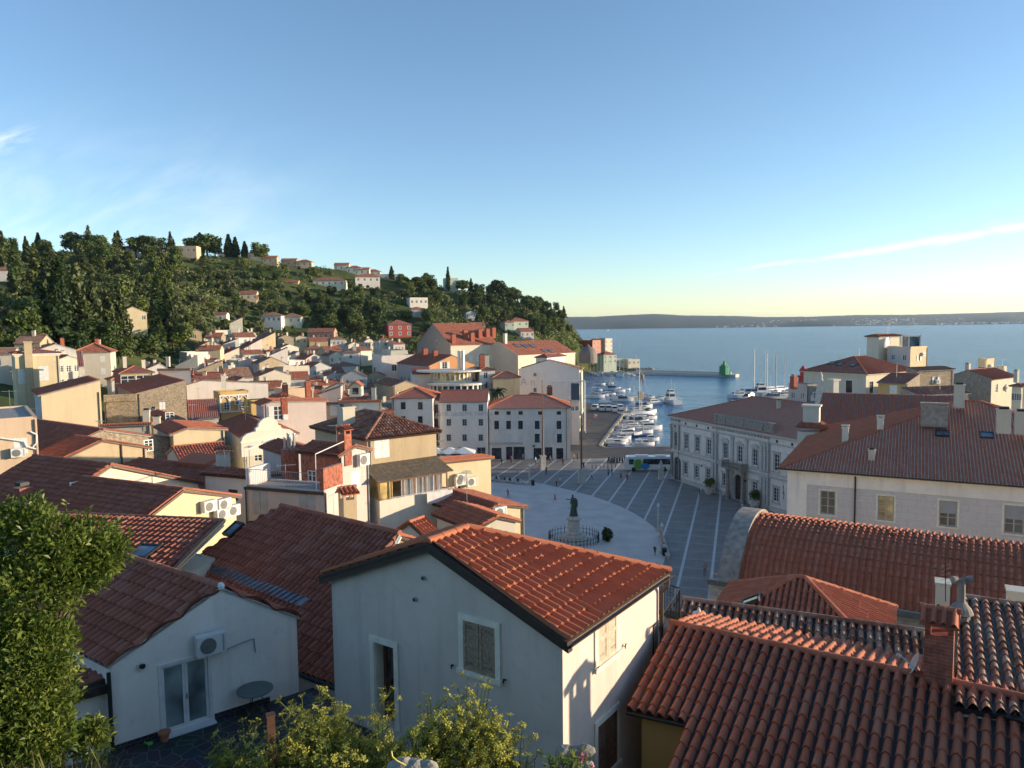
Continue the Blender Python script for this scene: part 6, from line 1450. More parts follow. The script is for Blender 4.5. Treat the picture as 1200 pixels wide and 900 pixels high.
def dormer(H, px, py, w=1.5, h=1.5):
 q = H.onroof(px, py); ang = H.ang; b = MB(); u = H.r; v = H.l
 b.obox(q-u*w/2-v*.2-V((0, 0, .2)), u*w, v*2.6, V((0, 0, h))); t = V((q.x, q.y, q.z+h-.2))
 b.mesh([t-u*w/2-v*.2, t+u*w/2-v*.2, t+V((0, 0, .5))-v*.2], [(0, 1, 2)]); o = b.build('dormer', wm('cream'), H.roof); b = MB()
 for sg in (-1, 1): tiles(b, [t+V((0, 0, .55))-v*.4, t+V((0, 0, .55))+v*2.4, t+u*sg*(w/2+.15)+v*2.4-V((0, 0, .08)), t+u*sg*(w/2+.15)-v*.4-V((0, 0, .08))], lvl=1, thick=.06)
 b.build('dormer_roof', RT['red'], o); b = MB(); b.obox(q-u*w*.28-v*.23+V((0, 0, .15)), u*w*.56, v*.04, V((0, 0, h*.6))); b.build('dormer_window', MATS['window_glass'], o)
dormer(DH, 417, 463)
def loggia():
 H = T('arched_loggia_house', 'golden ochre house front with three white pointed blind arches', (256, 461), 104, 250, 291, ang=34, roof='flat', wc='ochre', par=.2)
 o, d, L = H.W['R']; n = V((d.y, -d.x, 0)); b = MB(); W = L*.92; z0 = H.ze-2.75
 P = lambda s, z, k: H.up(o+d*(L*.04+s), z)+n*k
 for i in range(4): b.obox(P(W*i/3-.08, z0, .01), d*.16, n*.18, V((0, 0, 2.4)))
 for zz in (z0, z0+2.3): b.obox(P(-.12, zz, .012), d*(W+.24), n*.2, V((0, 0, .18)))
 hw = W/6-.05
 for i in range(3):
  c = W*(i+.5)/3
  for sg in (-1, 1):
   pts = [P(c+sg*hw*(1-(k/6)**2*.98), z0+1.15+1.1*math.sin(k/6*math.pi/2)*.98, .1) for k in range(7)]; b.tube(pts, .075, 5)
 b.build('arch_frame', MATS['white_paint'], H.root)
 b = MB(); n2 = H.l
 H2 = T('terrace_house', 'ochre walled roof terrace with potted plants right of the pointed arches', (291, 477), 102, 286, 318, ang=34, roof='flat', wc='ochre', par=.9)
loggia()
T('long_white_house', 'white house with a long straight sunlit orange roof edge', (214, 452), 126, 206, 314, ang=22, roof='R', pitch=15, rt='red', wc='white', wcL='bluegrey', off=.24, lvl=1, win=[('R', 232, 470, 1.0, 1.5, 'sash'), ('R', 262, 472, 1.0, 1.5, 'sash')], chim=[(262, 448, 1.0, 2.0, 'slab')])
T('rubble_shed_house', 'bare rubble stone house wall lit by the sun under a dark shed roof', (160, 461), 110, 138, 218, ang=34, roof='shedL', pitch=13, rt='dark', wc='rubble', lvl=1)
T('balcony_terrace_house', 'hip roofed tan house with dark red terrace recess below the trees', (141, 437), 142, 110, 179, ang=34, roof='hip', pitch=22, rt='red', wc='tan', wcL='red', lvl=1, chim=[(146, 425, .9, 2.2, 'plaster'), (168, 428, .9, 2.0, 'plaster')], win=[('R', 150, 447, 2.4, 2.2, 'sash'), ('R', 168, 446, 2.4, 2.2, 'sash')])
T('brown_roof_house', 'long white house with flat brown lichened roof right of the tan hip roof', (185, 433), 152, 181, 223, ang=4, roof='L', pitch=22, rt='brown', wc='white', lvl=1, win=[('R', 'grid', 3, [2.2], 1.0, 1.3, 'sash')], chim=[(197, 424, .9, 2, 'plaster')])
T('dark_barn_house', 'dark roofed house between the striped roof and the rubble wall', (196, 492), 88, 176, 214, ang=36, roof='R', pitch=18, rt='dark', wc='tan', lvl=1, win=[('R', 199, 488, 1.0, 1.0, 'sash')])
T('timber_balcony_house', 'stone house with dark timber balcony and roof frames in the left rooftops', (122, 471), 96, 112, 160, ang=20, roof='flat', wc='rubble', wcL='brown_wood', par=.9, win=[('R', 'grid', 4, [.8, 3.6], 1.1, 1.6, 'sash')])
T('brick_stack_house', 'low grey house with square brick chimney left of the baroque gable', (226, 512), 80, 214, 258, ang=30, roof='R', pitch=16, rt='red', wc='grey', chim=[(235, 505, .9, 1.8, 'plaster')], lvl=1)
T('weathered_yard_house', 'weathered grey house with ribbed sunlit roof beside the loggia', (222, 490), 95, 212, 256, ang=24, roof='L', pitch=20, rt='red', wc='grey', lvl=1)
T('cornice_house', 'red roofed house with peach chimneys in front of the far rooftops', (331, 458), 122, 322, 367, ang=34, roof='flat', wc='peach', par=.3, chim=[(361, 459, 1.1, 3.2, 'brick'), (334, 459, 1.1, 2.4, 'brick')])
# ------------------------------------------------------------ public buildings between the town and the headland
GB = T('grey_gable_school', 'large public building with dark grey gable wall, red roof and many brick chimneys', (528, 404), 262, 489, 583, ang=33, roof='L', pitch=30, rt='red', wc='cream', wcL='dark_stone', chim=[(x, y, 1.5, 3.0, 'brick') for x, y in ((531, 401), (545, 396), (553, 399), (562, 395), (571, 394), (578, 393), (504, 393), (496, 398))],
       win=[('R', 'grid', 6, [8, 12.5], 1.4, 2.2, 'closed'), ('L', 512, 403, 1.2, 2.6, 'sash')])
BG = T('beige_gable_palace', 'tall beige gabled building with red roof full of skylights', (607, 416), 262, 560, 674, ang=45, roof='L', pitch=24, rt='red', wc='cream', wcL='beige', trim='cream_trim', win=[('R', 'grid', 9, [6, 10], 1.3, 2.2, 'sash')], chim=[(592, 402, 1.1, 3.5, 'slab')])
for px, py in ((612, 396), (621, 397), (606, 405), (615, 405.5), (624, 405.5), (638, 411), (646, 411.5)): skylight(BG, px, py, 2.0, 2.6, 'R')
AN = T('quay_palace', 'pale building with bare lilac side wall and sunlit cream front with pilasters along the quay', (679, 432.5), 211, 608, 695.5, ang=81, roof='LH', pitch=17, rt='brown', wc='cream', wcL='white', base=-.1, trim='cream_trim', frame='grey_frame', sur='cream_trim', oh=.7,
       win=[('R', 'grid', 9, [1.0], 1.6, 3.0, 'sash', .05), ('R', 'grid', 9, [6.3, 10.6], 1.4, 2.4, 'open', .05), ('L', 627, 439, .9, 1.0, 'sash'), ('L', 627, 457, .9, 1.2, 'sash'), ('L', 644, 457, .9, 1.2, 'sash')])
facade_name(AN, 'L', 'A n', 618.5, 451.5, 3.0, MATS['stone_trim'])
o, d, L = AN.W['R']; n = V((d.y, -d.x, 0))
for i in range(10):
 b = MB(); s = L*(.012+.965*i/9); b.obox(AN.up(o+d*s, 5.2), d*.7, n*.3, V((0, 0, AN.ze-6.2))); b.obox(AN.up(o+d*(s-.1), 5.0), d*.9, n*.4, V((0, 0, .5))); b.build('pilaster', MATS['cream_trim'], AN.root)
b = MB(); b.obox(AN.up(o, 4.6), d*L, n*.4, V((0, 0, .4))); b.build('string_course', MATS['cream_trim'], AN.root)
c_ = at(689, 418, 240); b = MB(); b.lathe(c_, [(3.0, -2), (3.0, 0), (2.9, .8), (2.5, 1.9), (1.7, 2.8), (.6, 3.4), (.2, 4.0)], 18); b.build('dome', plain('dome_lead', (.17, .14, .12), .7), AN.root)
T('garret_block', 'small dark roofed garret rising from the lilac side wall building', (641, 418.5), 222, 628, 662, ang=60, roof='hip', pitch=22, rt='dark', wc='white', base=10)
OH = T('orange_gable_house', 'bright orange gabled house with a pink side and a long row of small windows', (503, 428.5), 216, 465.5, 556, ang=30, roof='R', pitch=21, rt='dark', wc='orange', wcL='pink', win=[('L', 'grid', 7, [10.5], 1.1, 1.7, 'sash'), ('R', 521, 428, 1.6, 2.0, 'open')], chim=[(498, 418, 1.5, 2.8, 'brick'), (510, 420, 1.3, 2.6, 'brick')], lvl=1)
def rotunda():
 c = at(535, 458, 203); zb = 4; z1 = at(535, 449, 200).z; z2 = at(535, 436, 200).z
 t = thing('glass_rotunda', 'white two tier semicircular building with continuous glazed bands and two silver flues', 'building', (c.x, c.y, zb))
 def half(b, r, z0, z1_, off=V((0, 0, 0)), n=20):
  pts = [(c.x+off.x+r*math.cos(a), c.y+off.y+r*.8*math.sin(a)) for a in [math.pi+math.pi*i/n for i in range(n+1)]]+[(c.x+off.x+r, c.y+9), (c.x+off.x-r, c.y+9)]; b.prism(pts, z0, z1_)
 b = MB(); half(b, 7.6, zb, z1-2.9); half(b, 8.0, z1-.55, z1); half(b, 9.2, z2-.1, z2+.3, V((-2.0, 3, 0))); half(b, 5.8, z1, z1+.6, V((-1.5, 2.5, 0))); b.build('wall', wm('ivory'), t)
 b = MB(); half(b, 7.3, z1-2.9, z1-.55); b.build('lower_glazing', MATS['window_glass'], t)
 b = MB(); half(b, 5.5, z1+.6, z2-.1, V((-1.5, 2.5, 0))); b.build('upper_glazing', MATS['warm_glass'], t)
 b = MB()
 for i in range(15):
  a = math.pi+math.pi*i/14; b.box(c.x+7.5*math.cos(a), c.y+6*math.sin(a), z1-2.9, .35, .35, 2.35, a); b.box(c.x-1.5+5.65*math.cos(a), c.y+2.5+4.5*math.sin(a), z1+.6, .3, .3, z2-z1-.7, a)
 b.build('mullion_ring', MATS['white_paint'], t)
 for px in (538, 542.5):
  b = MB(); q = at(px, 433, 205); b.cyl(q-V((0, 0, 3)), at(px, 411, 205), .45, .45, 10); b.build('flue', MATS['silver_flue'], t)
rotunda()
T('stack_top_house', 'grey white house with dark slab roof and twin tall brick chimneys right of the rotunda', (562, 433.5), 204, 556, 580, ang=12, roof='hip', pitch=14, rt='dark', wc='white', lvl=1, chim=[(565, 430, 1.4, 3.6, 'brick'), (570.5, 430, 1.2, 3.4, 'plaster')], win=[('R', 569, 451, 1.1, 1.8, 'sash'), ('R', 569, 440, 1.1, 1.6, 'sash')])
T('balcony_back_house', 'dark roofed house with shaded balconies behind the palm tree', (578, 442), 200, 575, 609, ang=8, roof='hip', pitch=22, rt='dark', wc='tan', lvl=1, win=[('R', 'grid', 3, [3.2, 6.6], 1.3, 1.9, 'sash')])
WS = T('white_step_house', 'white stepped house with roof terrace left of the orange gable', (447, 419), 242, 436, 486, ang=20, roof='flat', wc='white', par=.6, win=[('R', 462, 431, 1.6, 2.0, 'sash'), ('R', 476, 432, 1.6, 2.0, 'sash')])
T('white_step_house', 'upper cream storey with overhanging flat roof above the white stepped house', (458, 412.5), 252, 447, 478, ang=20, roof='flat', wc='cream', par=.5, base=10)
T('curved_roof_house', 'brown roofed house with pale curved wall in front of the orange gable', (461, 452), 188, 438, 489, ang=30, roof='R', pitch=18, rt='brown', wc='tan', lvl=1)
T('low_terrace_house', 'low house with a rusty terrace roof between the stepped house and the rotunda', (483, 438), 205, 436, 504, ang=10, roof='L', pitch=14, rt='dark', wc='white', lvl=1)
T('pergola_house', 'small red roofed house behind the stone corner house', (641, 466), 184, 618, 650, ang=30, roof='R', pitch=20, rt='dark', wc='pink', lvl=1, chim=[(644, 459, 1.4, 2.6, 'brick')])
def pergola():
 c = at(672, 470, 186); t = thing('roof_pergola', 'white steel pergola on a roof terrace behind the stone corner house', 'pergola', c); zt = at(672, 447, 186).z; b = MB(); u = V((1, 0, 0))
 for x in (-5, -1, 3):
  for y in (0, 3): b.cyl(V((c.x+x, c.y+y, c.z-8)), V((c.x+x, c.y+y, zt)), .07, .07, 6)
 b.build('post', MATS['white_paint'], t); b = MB()
 for x in np.arange(-5.5, 3.6, .7): b.obox(V((c.x+x, c.y-.4, zt)), V((.12, 0, 0)), V((0, 3.8, 0)), V((0, 0, .14)))
 b.obox(V((c.x-5.7, c.y-.1, zt-.16)), V((9.4, 0, 0)), V((0, .16, 0)), V((0, 0, .16))); b.build('slat_roof', MATS['white_paint'], t)
 b = MB(); b.obox(V((c.x-.4, c.y, zt-4.6)), V((1.9, 0, 0)), V((0, 3, 0)), V((0, 0, 4.0))); tag(b.build('blue_screen', plain('slate_blue', (.06, .075, .11), .6), loc=c), 'dark slate blue terrace screen wall beside the quay palace', 'screen wall')
pergola()
T('terrace_block', 'pale flat topped terrace block squeezed between the stone corner house and the quay palace', (668.5, 470), 188, 664, 678.5, ang=0, LL=8, roof='flat', wc='white', par=.3, base=-.3)
# ------------------------------------------------------------ houses on the coast and the hillside
def hill_house(name, label, px, py, D, w, dp, h, ang=10, roof='hip', rt='red', wc='white', pitch=18, cols=4, rows=2, kind='sash', **k):
 """wall centre bottom at pixel; sits on whatever ground is there"""
 D0_ = D; best = None
 for k_ in range(0, 420):
  q = at(px, py, 140+k_); gap = q.z-ground(q.x, q.y)
  if best is None or gap < best[0]: best = (gap, 140+k_)
  if gap < .2: break
 D = best[1]; w *= D/D0_; dp *= D/D0_; h *= D/D0_
 c = at(px, py, D); a = R(ang); r = V((math.cos(a), math.sin(a), 0)); l = V((-r.y, r.x, 0)); c.z = min(c.z, ground(c.x, c.y)+.3); c0 = c-r*w/2; c0.z = c.z+h
 H = house(name, label, None, 0, 0, 0, corner=c0, LL=dp, LR=w, ang=ang, roof=roof, rt=rt, wc=wc, pitch=max(22, pitch), base=min(c.z-1, ground(c.x, c.y)-2), lvl=0, oh=.5,
              win=[('R', 'grid', cols, [ (h-2.6-2.9*j)+ (c.z-min(c.z-1, ground(c.x, c.y)-2)) for j in range(rows)], 1.2, 1.5, kind)], **k)
 m = (H.c0+H.cB)/2; FOOT.append((m.x, m.y, max(w, dp)*.6)); return H
hh = hill_house
hh('red_white_villa', 'red villa with white corner bands and window frames at foot of the wooded hill', 469, 396, 352, 11, 10, 6.5, 20, 'hip', 'red', 'red', 18, 3, 2, frame='white_paint', sur='white_paint')
hh('salmon_house', 'long salmon pink house below the trees', 376, 399, 330, 11.5, 8, 3.8, 3, 'L', 'dark', 'salmon', 18, 5, 1)
hh('grey_green_house', 'grey green house with dark windows among trees on the lower slope', 341, 381, 350, 9, 8, 4, 4, 'hip', 'brown', 'greygreen', 18, 3, 1)
hh('white_lower_house', 'white two storey house left of the grey green one on the lower slope', 318, 382, 352, 9, 8, 5, 4, 'hip', 'brown', 'bluegrey', 18, 4, 1)
hh('terrace_villa', 'wide white villa with low roof halfway up the slope', 386, 338, 400, 17, 9, 4.5, 6, 'hip', 'dark', 'cream', 15, 5, 1)
hh('terrace_villa', 'white villa with square chimney right of the wide villa on the slope', 431, 335, 405, 13, 9, 5, 14, 'hip', 'red', 'white', 15, 4, 1)
hh('peach_slope_house', 'small peach house half hidden in shrubs on the open slope', 291, 352, 330, 7, 7, 3.0, 10, 'L', 'dark', 'peach', 16, 3, 1)
hh('mustard_house', 'mustard gabled house with brick chimney deep among tall trees at left', 157, 391, 228, 7.5, 8, 6.5, 30, 'R', 'dark', 'yellow', 24, 2, 1)
hh('balcony_corner_house', 'cream and brick house with blue windows and balcony at left edge under the trees', 6, 402, 150, 5.5, 8, 6, 12, 'hip', 'dark', 'cream', 14, 2, 2)
hh('left_edge_villa', 'white villa cut by the left edge, above the trees', 2, 330, 250, 6, 8, 4, 12, 'hip', 'red', 'white', 14, 2, 1)
hh('cliff_house', 'white house on a cliff terrace between dark pines', 491, 361, 392, 9.5, 8, 5.0, 20, 'flat', 'red', 'white', 14, 4, 1)
hh('stone_cliff_house', 'grey stone house with one lit window below the white cliff house', 490, 374, 385, 8, 7, 5, 20, 'hip', 'brown', 'grey', 14, 2, 1)
hh('gable_cottage', 'small white gabled cottage among dark trees above the school roof', 552, 373, 410, 5.5, 7, 3, 16, 'R', 'dark', 'bluegrey', 20, 2, 1)
hh('yellow_headland_house', 'yellow green two storey house below the headland trees', 609, 388, 395, 10, 9, 5.4, 22, 'hip', 'red', 'palegreen', 14, 3, 1)
hh('pale_headland_house', 'pale green house joined to the left of the yellow headland house', 597, 389, 405, 5, 8, 5.4, 22, 'hip', 'red', 'greygreen', 14, 2, 1)
hh('pink_headland_house', 'small pink house with balcony right of the yellow headland house', 618, 398, 372, 7, 8, 4.2, 22, 'L', 'dark', 'pink', 14, 3, 1)
hh('brown_roof_cottage', 'brown roofed cottage below the headland trees at centre', 533, 389, 380, 8, 8, 3, 12, 'L', 'brown', 'tan', 20, 3, 1)
hh('brown_roof_cottage', 'red roofed cottage left of the pale headland house', 560, 388, 385, 8, 8, 3, 12, 'L', 'dark', 'tan', 20, 3, 1)
hh('brick_block', 'dark red apartment block with balconies at the foot of the headland', 703, 424, 392, 11, 12, 11, 40, 'flat', 'dark', 'salmon', 14, 4, 3, wcL='red')
hh('beige_block', 'narrow beige block right of the dark red apartment block', 713.5, 426, 400, 5.5, 10, 13, 40, 'flat', 'dark', 'beige', 14, 2, 3)
hh('mint_house', 'mint green house with red hipped roof beside the marina', 715, 432, 442, 9, 8, 8.5, 26, 'hip', 'red', 'palegreen', 18, 3, 2)
hh('low_marina_house', 'low white house behind the marina masts', 727, 430, 462, 12, 8, 4.5, 14, 'flat', 'red', 'ivory', 14, 4, 1)
hh('round_marina_house', 'cream polygonal pavilion at the root of the pier', 743, 431, 470, 8, 8, 5, 20, 'flat', 'red', 'cream', 14, 3, 1)
hh('dark_gable_house', 'brown gabled house behind the beige block on the coast', 706, 408, 470, 9, 9, 5, 30, 'R', 'dark', 'tan', 20, 2, 1)
hh('ridge_villa', 'white villa with brown roof on the skyline left of the sandy one', 149, 291, 422, 11, 8, 4, 5, 'hip', 'dark', 'white', 14, 4, 1)
hh('ridge_villa', 'sandy two storey villa with pale columns on the skyline', 217, 294, 420, 12, 8, 6, 5, 'flat', 'dark', 'peach', 14, 4, 1)
hh('ridge_villa', 'low white house under skyline trees right of the sandy villa', 264, 297, 425, 7, 7, 3, 5, 'hip', 'dark', 'white', 14, 3, 1)
hh('ridge_villa', 'cream skyline house beneath a row of cypresses', 299, 300, 430, 8, 7, 4, 5, 'hip', 'red', 'yellow', 14, 3, 1)
hh('ridge_villa', 'red roofed skyline house above the cream one', 316, 298, 450, 8, 7, 3.5, 5, 'L', 'red', 'tan', 18, 3, 1)
for i, (px, py, lab) in enumerate(((338, 301, 'first of a string of red roofed houses descending the ridge'), (356, 302, 'second of a string of red roofed houses descending the ridge'), (400, 308, 'cream hipped house in the middle of the descending ridge'), (415, 311, 'white house next to the cream hipped one on the ridge'), (424, 312, 'third pale house past the cream hipped one on the ridge'), (437, 315, 'last small house at the lower end of the built up ridge'))):
 hh('ridge_cottage', lab, px, py, 455+i*4, 9, 7, 3.6, 5, ('L', 'hip')[i % 2], 'red', ('tan', 'peach', 'cream', 'white', 'ivory', 'cream')[i], 18, 3, 1)
hh('flat_skyline_house', 'flat white roofed house on the lower ridge', 455, 318, 470, 13, 8, 2.6, 5, 'flat', 'red', 'white', 14, 4, 1)
hh('olive_house', 'square pale green house among pines below the ridge', 530, 337, 430, 7, 7, 7, 20, 'flat', 'red', 'palegreen', 14, 2, 2)
hh('slope_shed', 'long low rust roofed shed on the shrub slope', 339, 335, 390, 9, 6, 2, 5, 'L', 'red', 'tan', 14, 1, 1)
hh('slope_shed', 'small white shed in the lower olive grove', 258, 374, 300, 5, 4, 2, 5, 'L', 'dark', 'white', 14, 1, 1)
hh('slope_shed', 'small red roofed hut at the left foot of the olive grove', 228, 398, 280, 5, 5, 3, 25, 'R', 'red', 'tan', 20, 1, 1)
# ------------------------------------------------------------ the dense old town behind, street row by street row
def old_town():
 rg = random.Random(21)
 rows = [(150, -20, 190, 9, 'row of roofs at the foot of the left wood'), (170, 20, 190, 9, 'upper row of roofs touching the left wood'), (112, 150, 330, 7.5, 'row of roofs just behind the pointed arches'), (128, 215, 440, 7.5, 'row of roofs behind the long orange roof edge'), (143, 200, 445, 8, 'third old town row behind the square'), (160, 190, 450, 8, 'fourth old town row behind the square'),
   (169, 195, 455, 8.5, 'broken row behind the fourth old town row'), (178, 200, 460, 8.5, 'fifth old town row behind the square'), (188, 200, 460, 8.5, 'row below the middle of the far old town'), (198, 205, 465, 8.5, 'middle row of the far old town roofs'), (220, 215, 470, 9, 'upper middle row of the far old town roofs'), (231, 220, 480, 9, 'row just above the upper middle old town roofs'), (243, 230, 480, 9, 'third row of roofs below the wooded hill'), (255, 235, 490, 9, 'crowded row between the second and third hill rows'), (268, 240, 490, 9, 'second row of roofs below the wooded hill'), (296, 250, 480, 10, 'row of roofs along the foot of the wooded hill'), (325, 270, 470, 10, 'topmost row of roofs pushed into the wooded hill')]
 cols = ['cream', 'white', 'tan', 'yellow', 'grey', 'grey', 'peach', 'beige', 'beige', 'ivory', 'mauve', 'rubble', 'tan']; names = {'cream': 'cream', 'white': 'white', 'tan': 'tan', 'yellow': 'pale yellow', 'grey': 'grey', 'peach': 'peach', 'beige': 'beige', 'pink': 'pink', 'ivory': 'ivory', 'mauve': 'mauve grey', 'rubble': 'rubble stone'}
 od = ['first', 'second', 'third', 'fourth', 'fifth', 'sixth', 'seventh', 'eighth', 'ninth', 'tenth', 'eleventh', 'twelfth', 'thirteenth', 'fourteenth', 'fifteenth', 'sixteenth', 'seventeenth', 'eighteenth', 'nineteenth', 'twentieth', 'twenty first', 'twenty second', 'twenty third', 'twenty fourth', 'twenty fifth', 'twenty sixth', 'twenty seventh', 'twenty eighth', 'twenty ninth', 'thirtieth', 'thirty first', 'thirty second', 'thirty third', 'thirty fourth', 'thirty fifth']
 for D, x0, x1, sp, rn in rows:
  px = x0; k = 0
  while px < x1:
   w = rg.uniform(4.6, 8.2); dp = rg.uniform(5, 8.5); d_ = D+rg.uniform(-6, 6); step = (w+rg.uniform(-.5, 2.2))*F/d_
   q = at(px+step/2, 420, d_); px += step
   if any((q.x-x)**2+(q.y-y)**2 < (r+2.8)**2 for x, y, r in FOOT): continue
   g = ground(q.x, q.y); h = rg.uniform(5.0, 9.0)*(1 if D < 230 else .8); a = rg.choice((38, 38, 34, 20, 52, 8)); ty = rg.choice(('R', 'R', 'L', 'L', 'hip', 'shedL', 'R', 'flat')); rt = rg.choice(('red', 'red', 'dark', 'brown', 'brown')); wc = rg.choice(cols)
   r_ = V((math.cos(R(a)), math.sin(R(a)), 0)); c0 = V((q.x, q.y, 0))-r_*w/2; c0.z = g+h
   tyn = {'R': 'gabled', 'L': 'broadside', 'hip': 'hip roofed', 'shedL': 'shed roofed', 'flat': 'flat roofed'}[ty]; rtn = {'red': 'red', 'dark': 'dark red', 'brown': 'brown'}[rt]
   nch = rg.choice((1, 1, 2, 3)); lab = f"{names[wc]} {tyn} house"+(f" with {rtn} tiles" if ty != 'flat' else '')+f", {od[min(k, 34)]} from left in the {rn}"
   if len(lab.split()) > 16: lab = f"{names[wc]} {tyn} house, {od[min(k, 34)]} from left in the {rn}"
   if len(lab.split()) > 16: lab = f"{names[wc]} house, {od[min(k, 34)]} from left, {rn}"
   win = []
   for wl in 'RL':
    n_ = rg.choice((1, 2, 2, 3)); win.append((wl, 'grid', n_, [h-2.4+2]+([h-5.2+2] if h > 7 else []), .95, 1.35, rg.choice(('sash', 'sash', 'closed')), .22))
   H = house('old_town_house', lab, None, 0, 0, 0, corner=c0, LL=dp, LR=w, ang=a, roof=ty, rt=rt, wc=wc, wcL=rg.choice((wc, wc, 'grey', 'beige')), pitch=rg.uniform(18, 27), base=g-2, lvl=1 if D < 130 else 0, win=win, par=.6, group='old town houses, '+rn, ridge_caps=D < 200,
                      off=.5 if rg.random() < .7 else rg.uniform(.35, .65))
   FOOT.append((q.x, q.y, max(w, dp)*.45)); k += 1
   for i in range(nch):
    kk = list(H.planes)[0] if H.planes else None; t1, t2 = rg.uniform(.25, .75), rg.uniform(.15, .85)
    p = H.c0+H.r*(w*t1)+H.l*(dp*t2); z = H.ze+.4
    if kk: P0, n_ = H.planes[kk]; z = P0.z-((p.x-P0.x)*n_.x+(p.y-P0.y)*n_.y)/n_.z; z = min(z, H.hr)
    chimney(H.roof, V((p.x, p.y, z)), rg.uniform(.5, .8), .55, rg.uniform(.9, 1.5), rg.choice(('plaster', 'plaster', 'brick', 'slab')), R(a), deep=1.2)
old_town()
# ------------------------------------------------------------ trees
plain('bark', (.075, .055, .040), .9, var=.4, scale=3, bump=.5); plain('pale_bark', (.16, .13, .10), .9, var=.3, scale=3)
LM = {'cypress': leafmat('cypress_leaf', (.026, .050, .014), (.075, .110, .030), .12), 'pine': leafmat('pine_leaf', (.034, .062, .016), (.115, .15, .036), .12), 'broad': leafmat('broad_leaf', (.044, .076, .017), (.13, .165, .038), .22),
      'olive': leafmat('olive_leaf', (.058, .075, .034), (.15, .165, .075), .2), 'conifer': leafmat('conifer_leaf', (.034, .052, .015), (.10, .12, .032), .1), 'laurel': leafmat('laurel_leaf', (.085, .13, .022), (.36, .41, .09), .38, 3.0, .38)}
def leaf_cloud(pts, nrm, size, rg, jitter=.9, aspect=1.5):
 n = len(pts); d = nrm+rg.normal(0, jitter, (n, 3)); d /= np.linalg.norm(d, axis=1)[:, None]+1e-9
 a = np.cross(d, rg.normal(0, 1, (n, 3))); a /= np.linalg.norm(a, axis=1)[:, None]+1e-9; b = np.cross(d, a)
 s = size*rg.uniform(.6, 1.35, n)[:, None]; a = a*s*aspect/2; b = b*s/2
 v = np.stack([pts-a, pts-b*.9+a*.05, pts+a, pts+b*.9+a*.05], 1).reshape(-1, 3); f = np.arange(4*n).reshape(n, 4); return v, f
def blob_points(blobs, n, rg, shell=.35):
 w = np.array([b[3]*b[4] for b in blobs]); w /= w.sum(); k = rg.choice(len(blobs), n, p=w); B = np.array(blobs)[k]
 d = rg.normal(0, 1, (n, 3)); d /= np.linalg.norm(d, axis=1)[:, None]; r = 1-shell*rg.rand(n)**1.6
 lump = 1+.22*np.sin(d[:, 0]*5+k)*np.sin(d[:, 1]*4+2*k)*np.cos(d[:, 2]*5)
 p = B[:, :3]+d*np.stack([B[:, 3], B[:, 3], B[:, 4]], 1)*(r*lump)[:, None]; return p, d
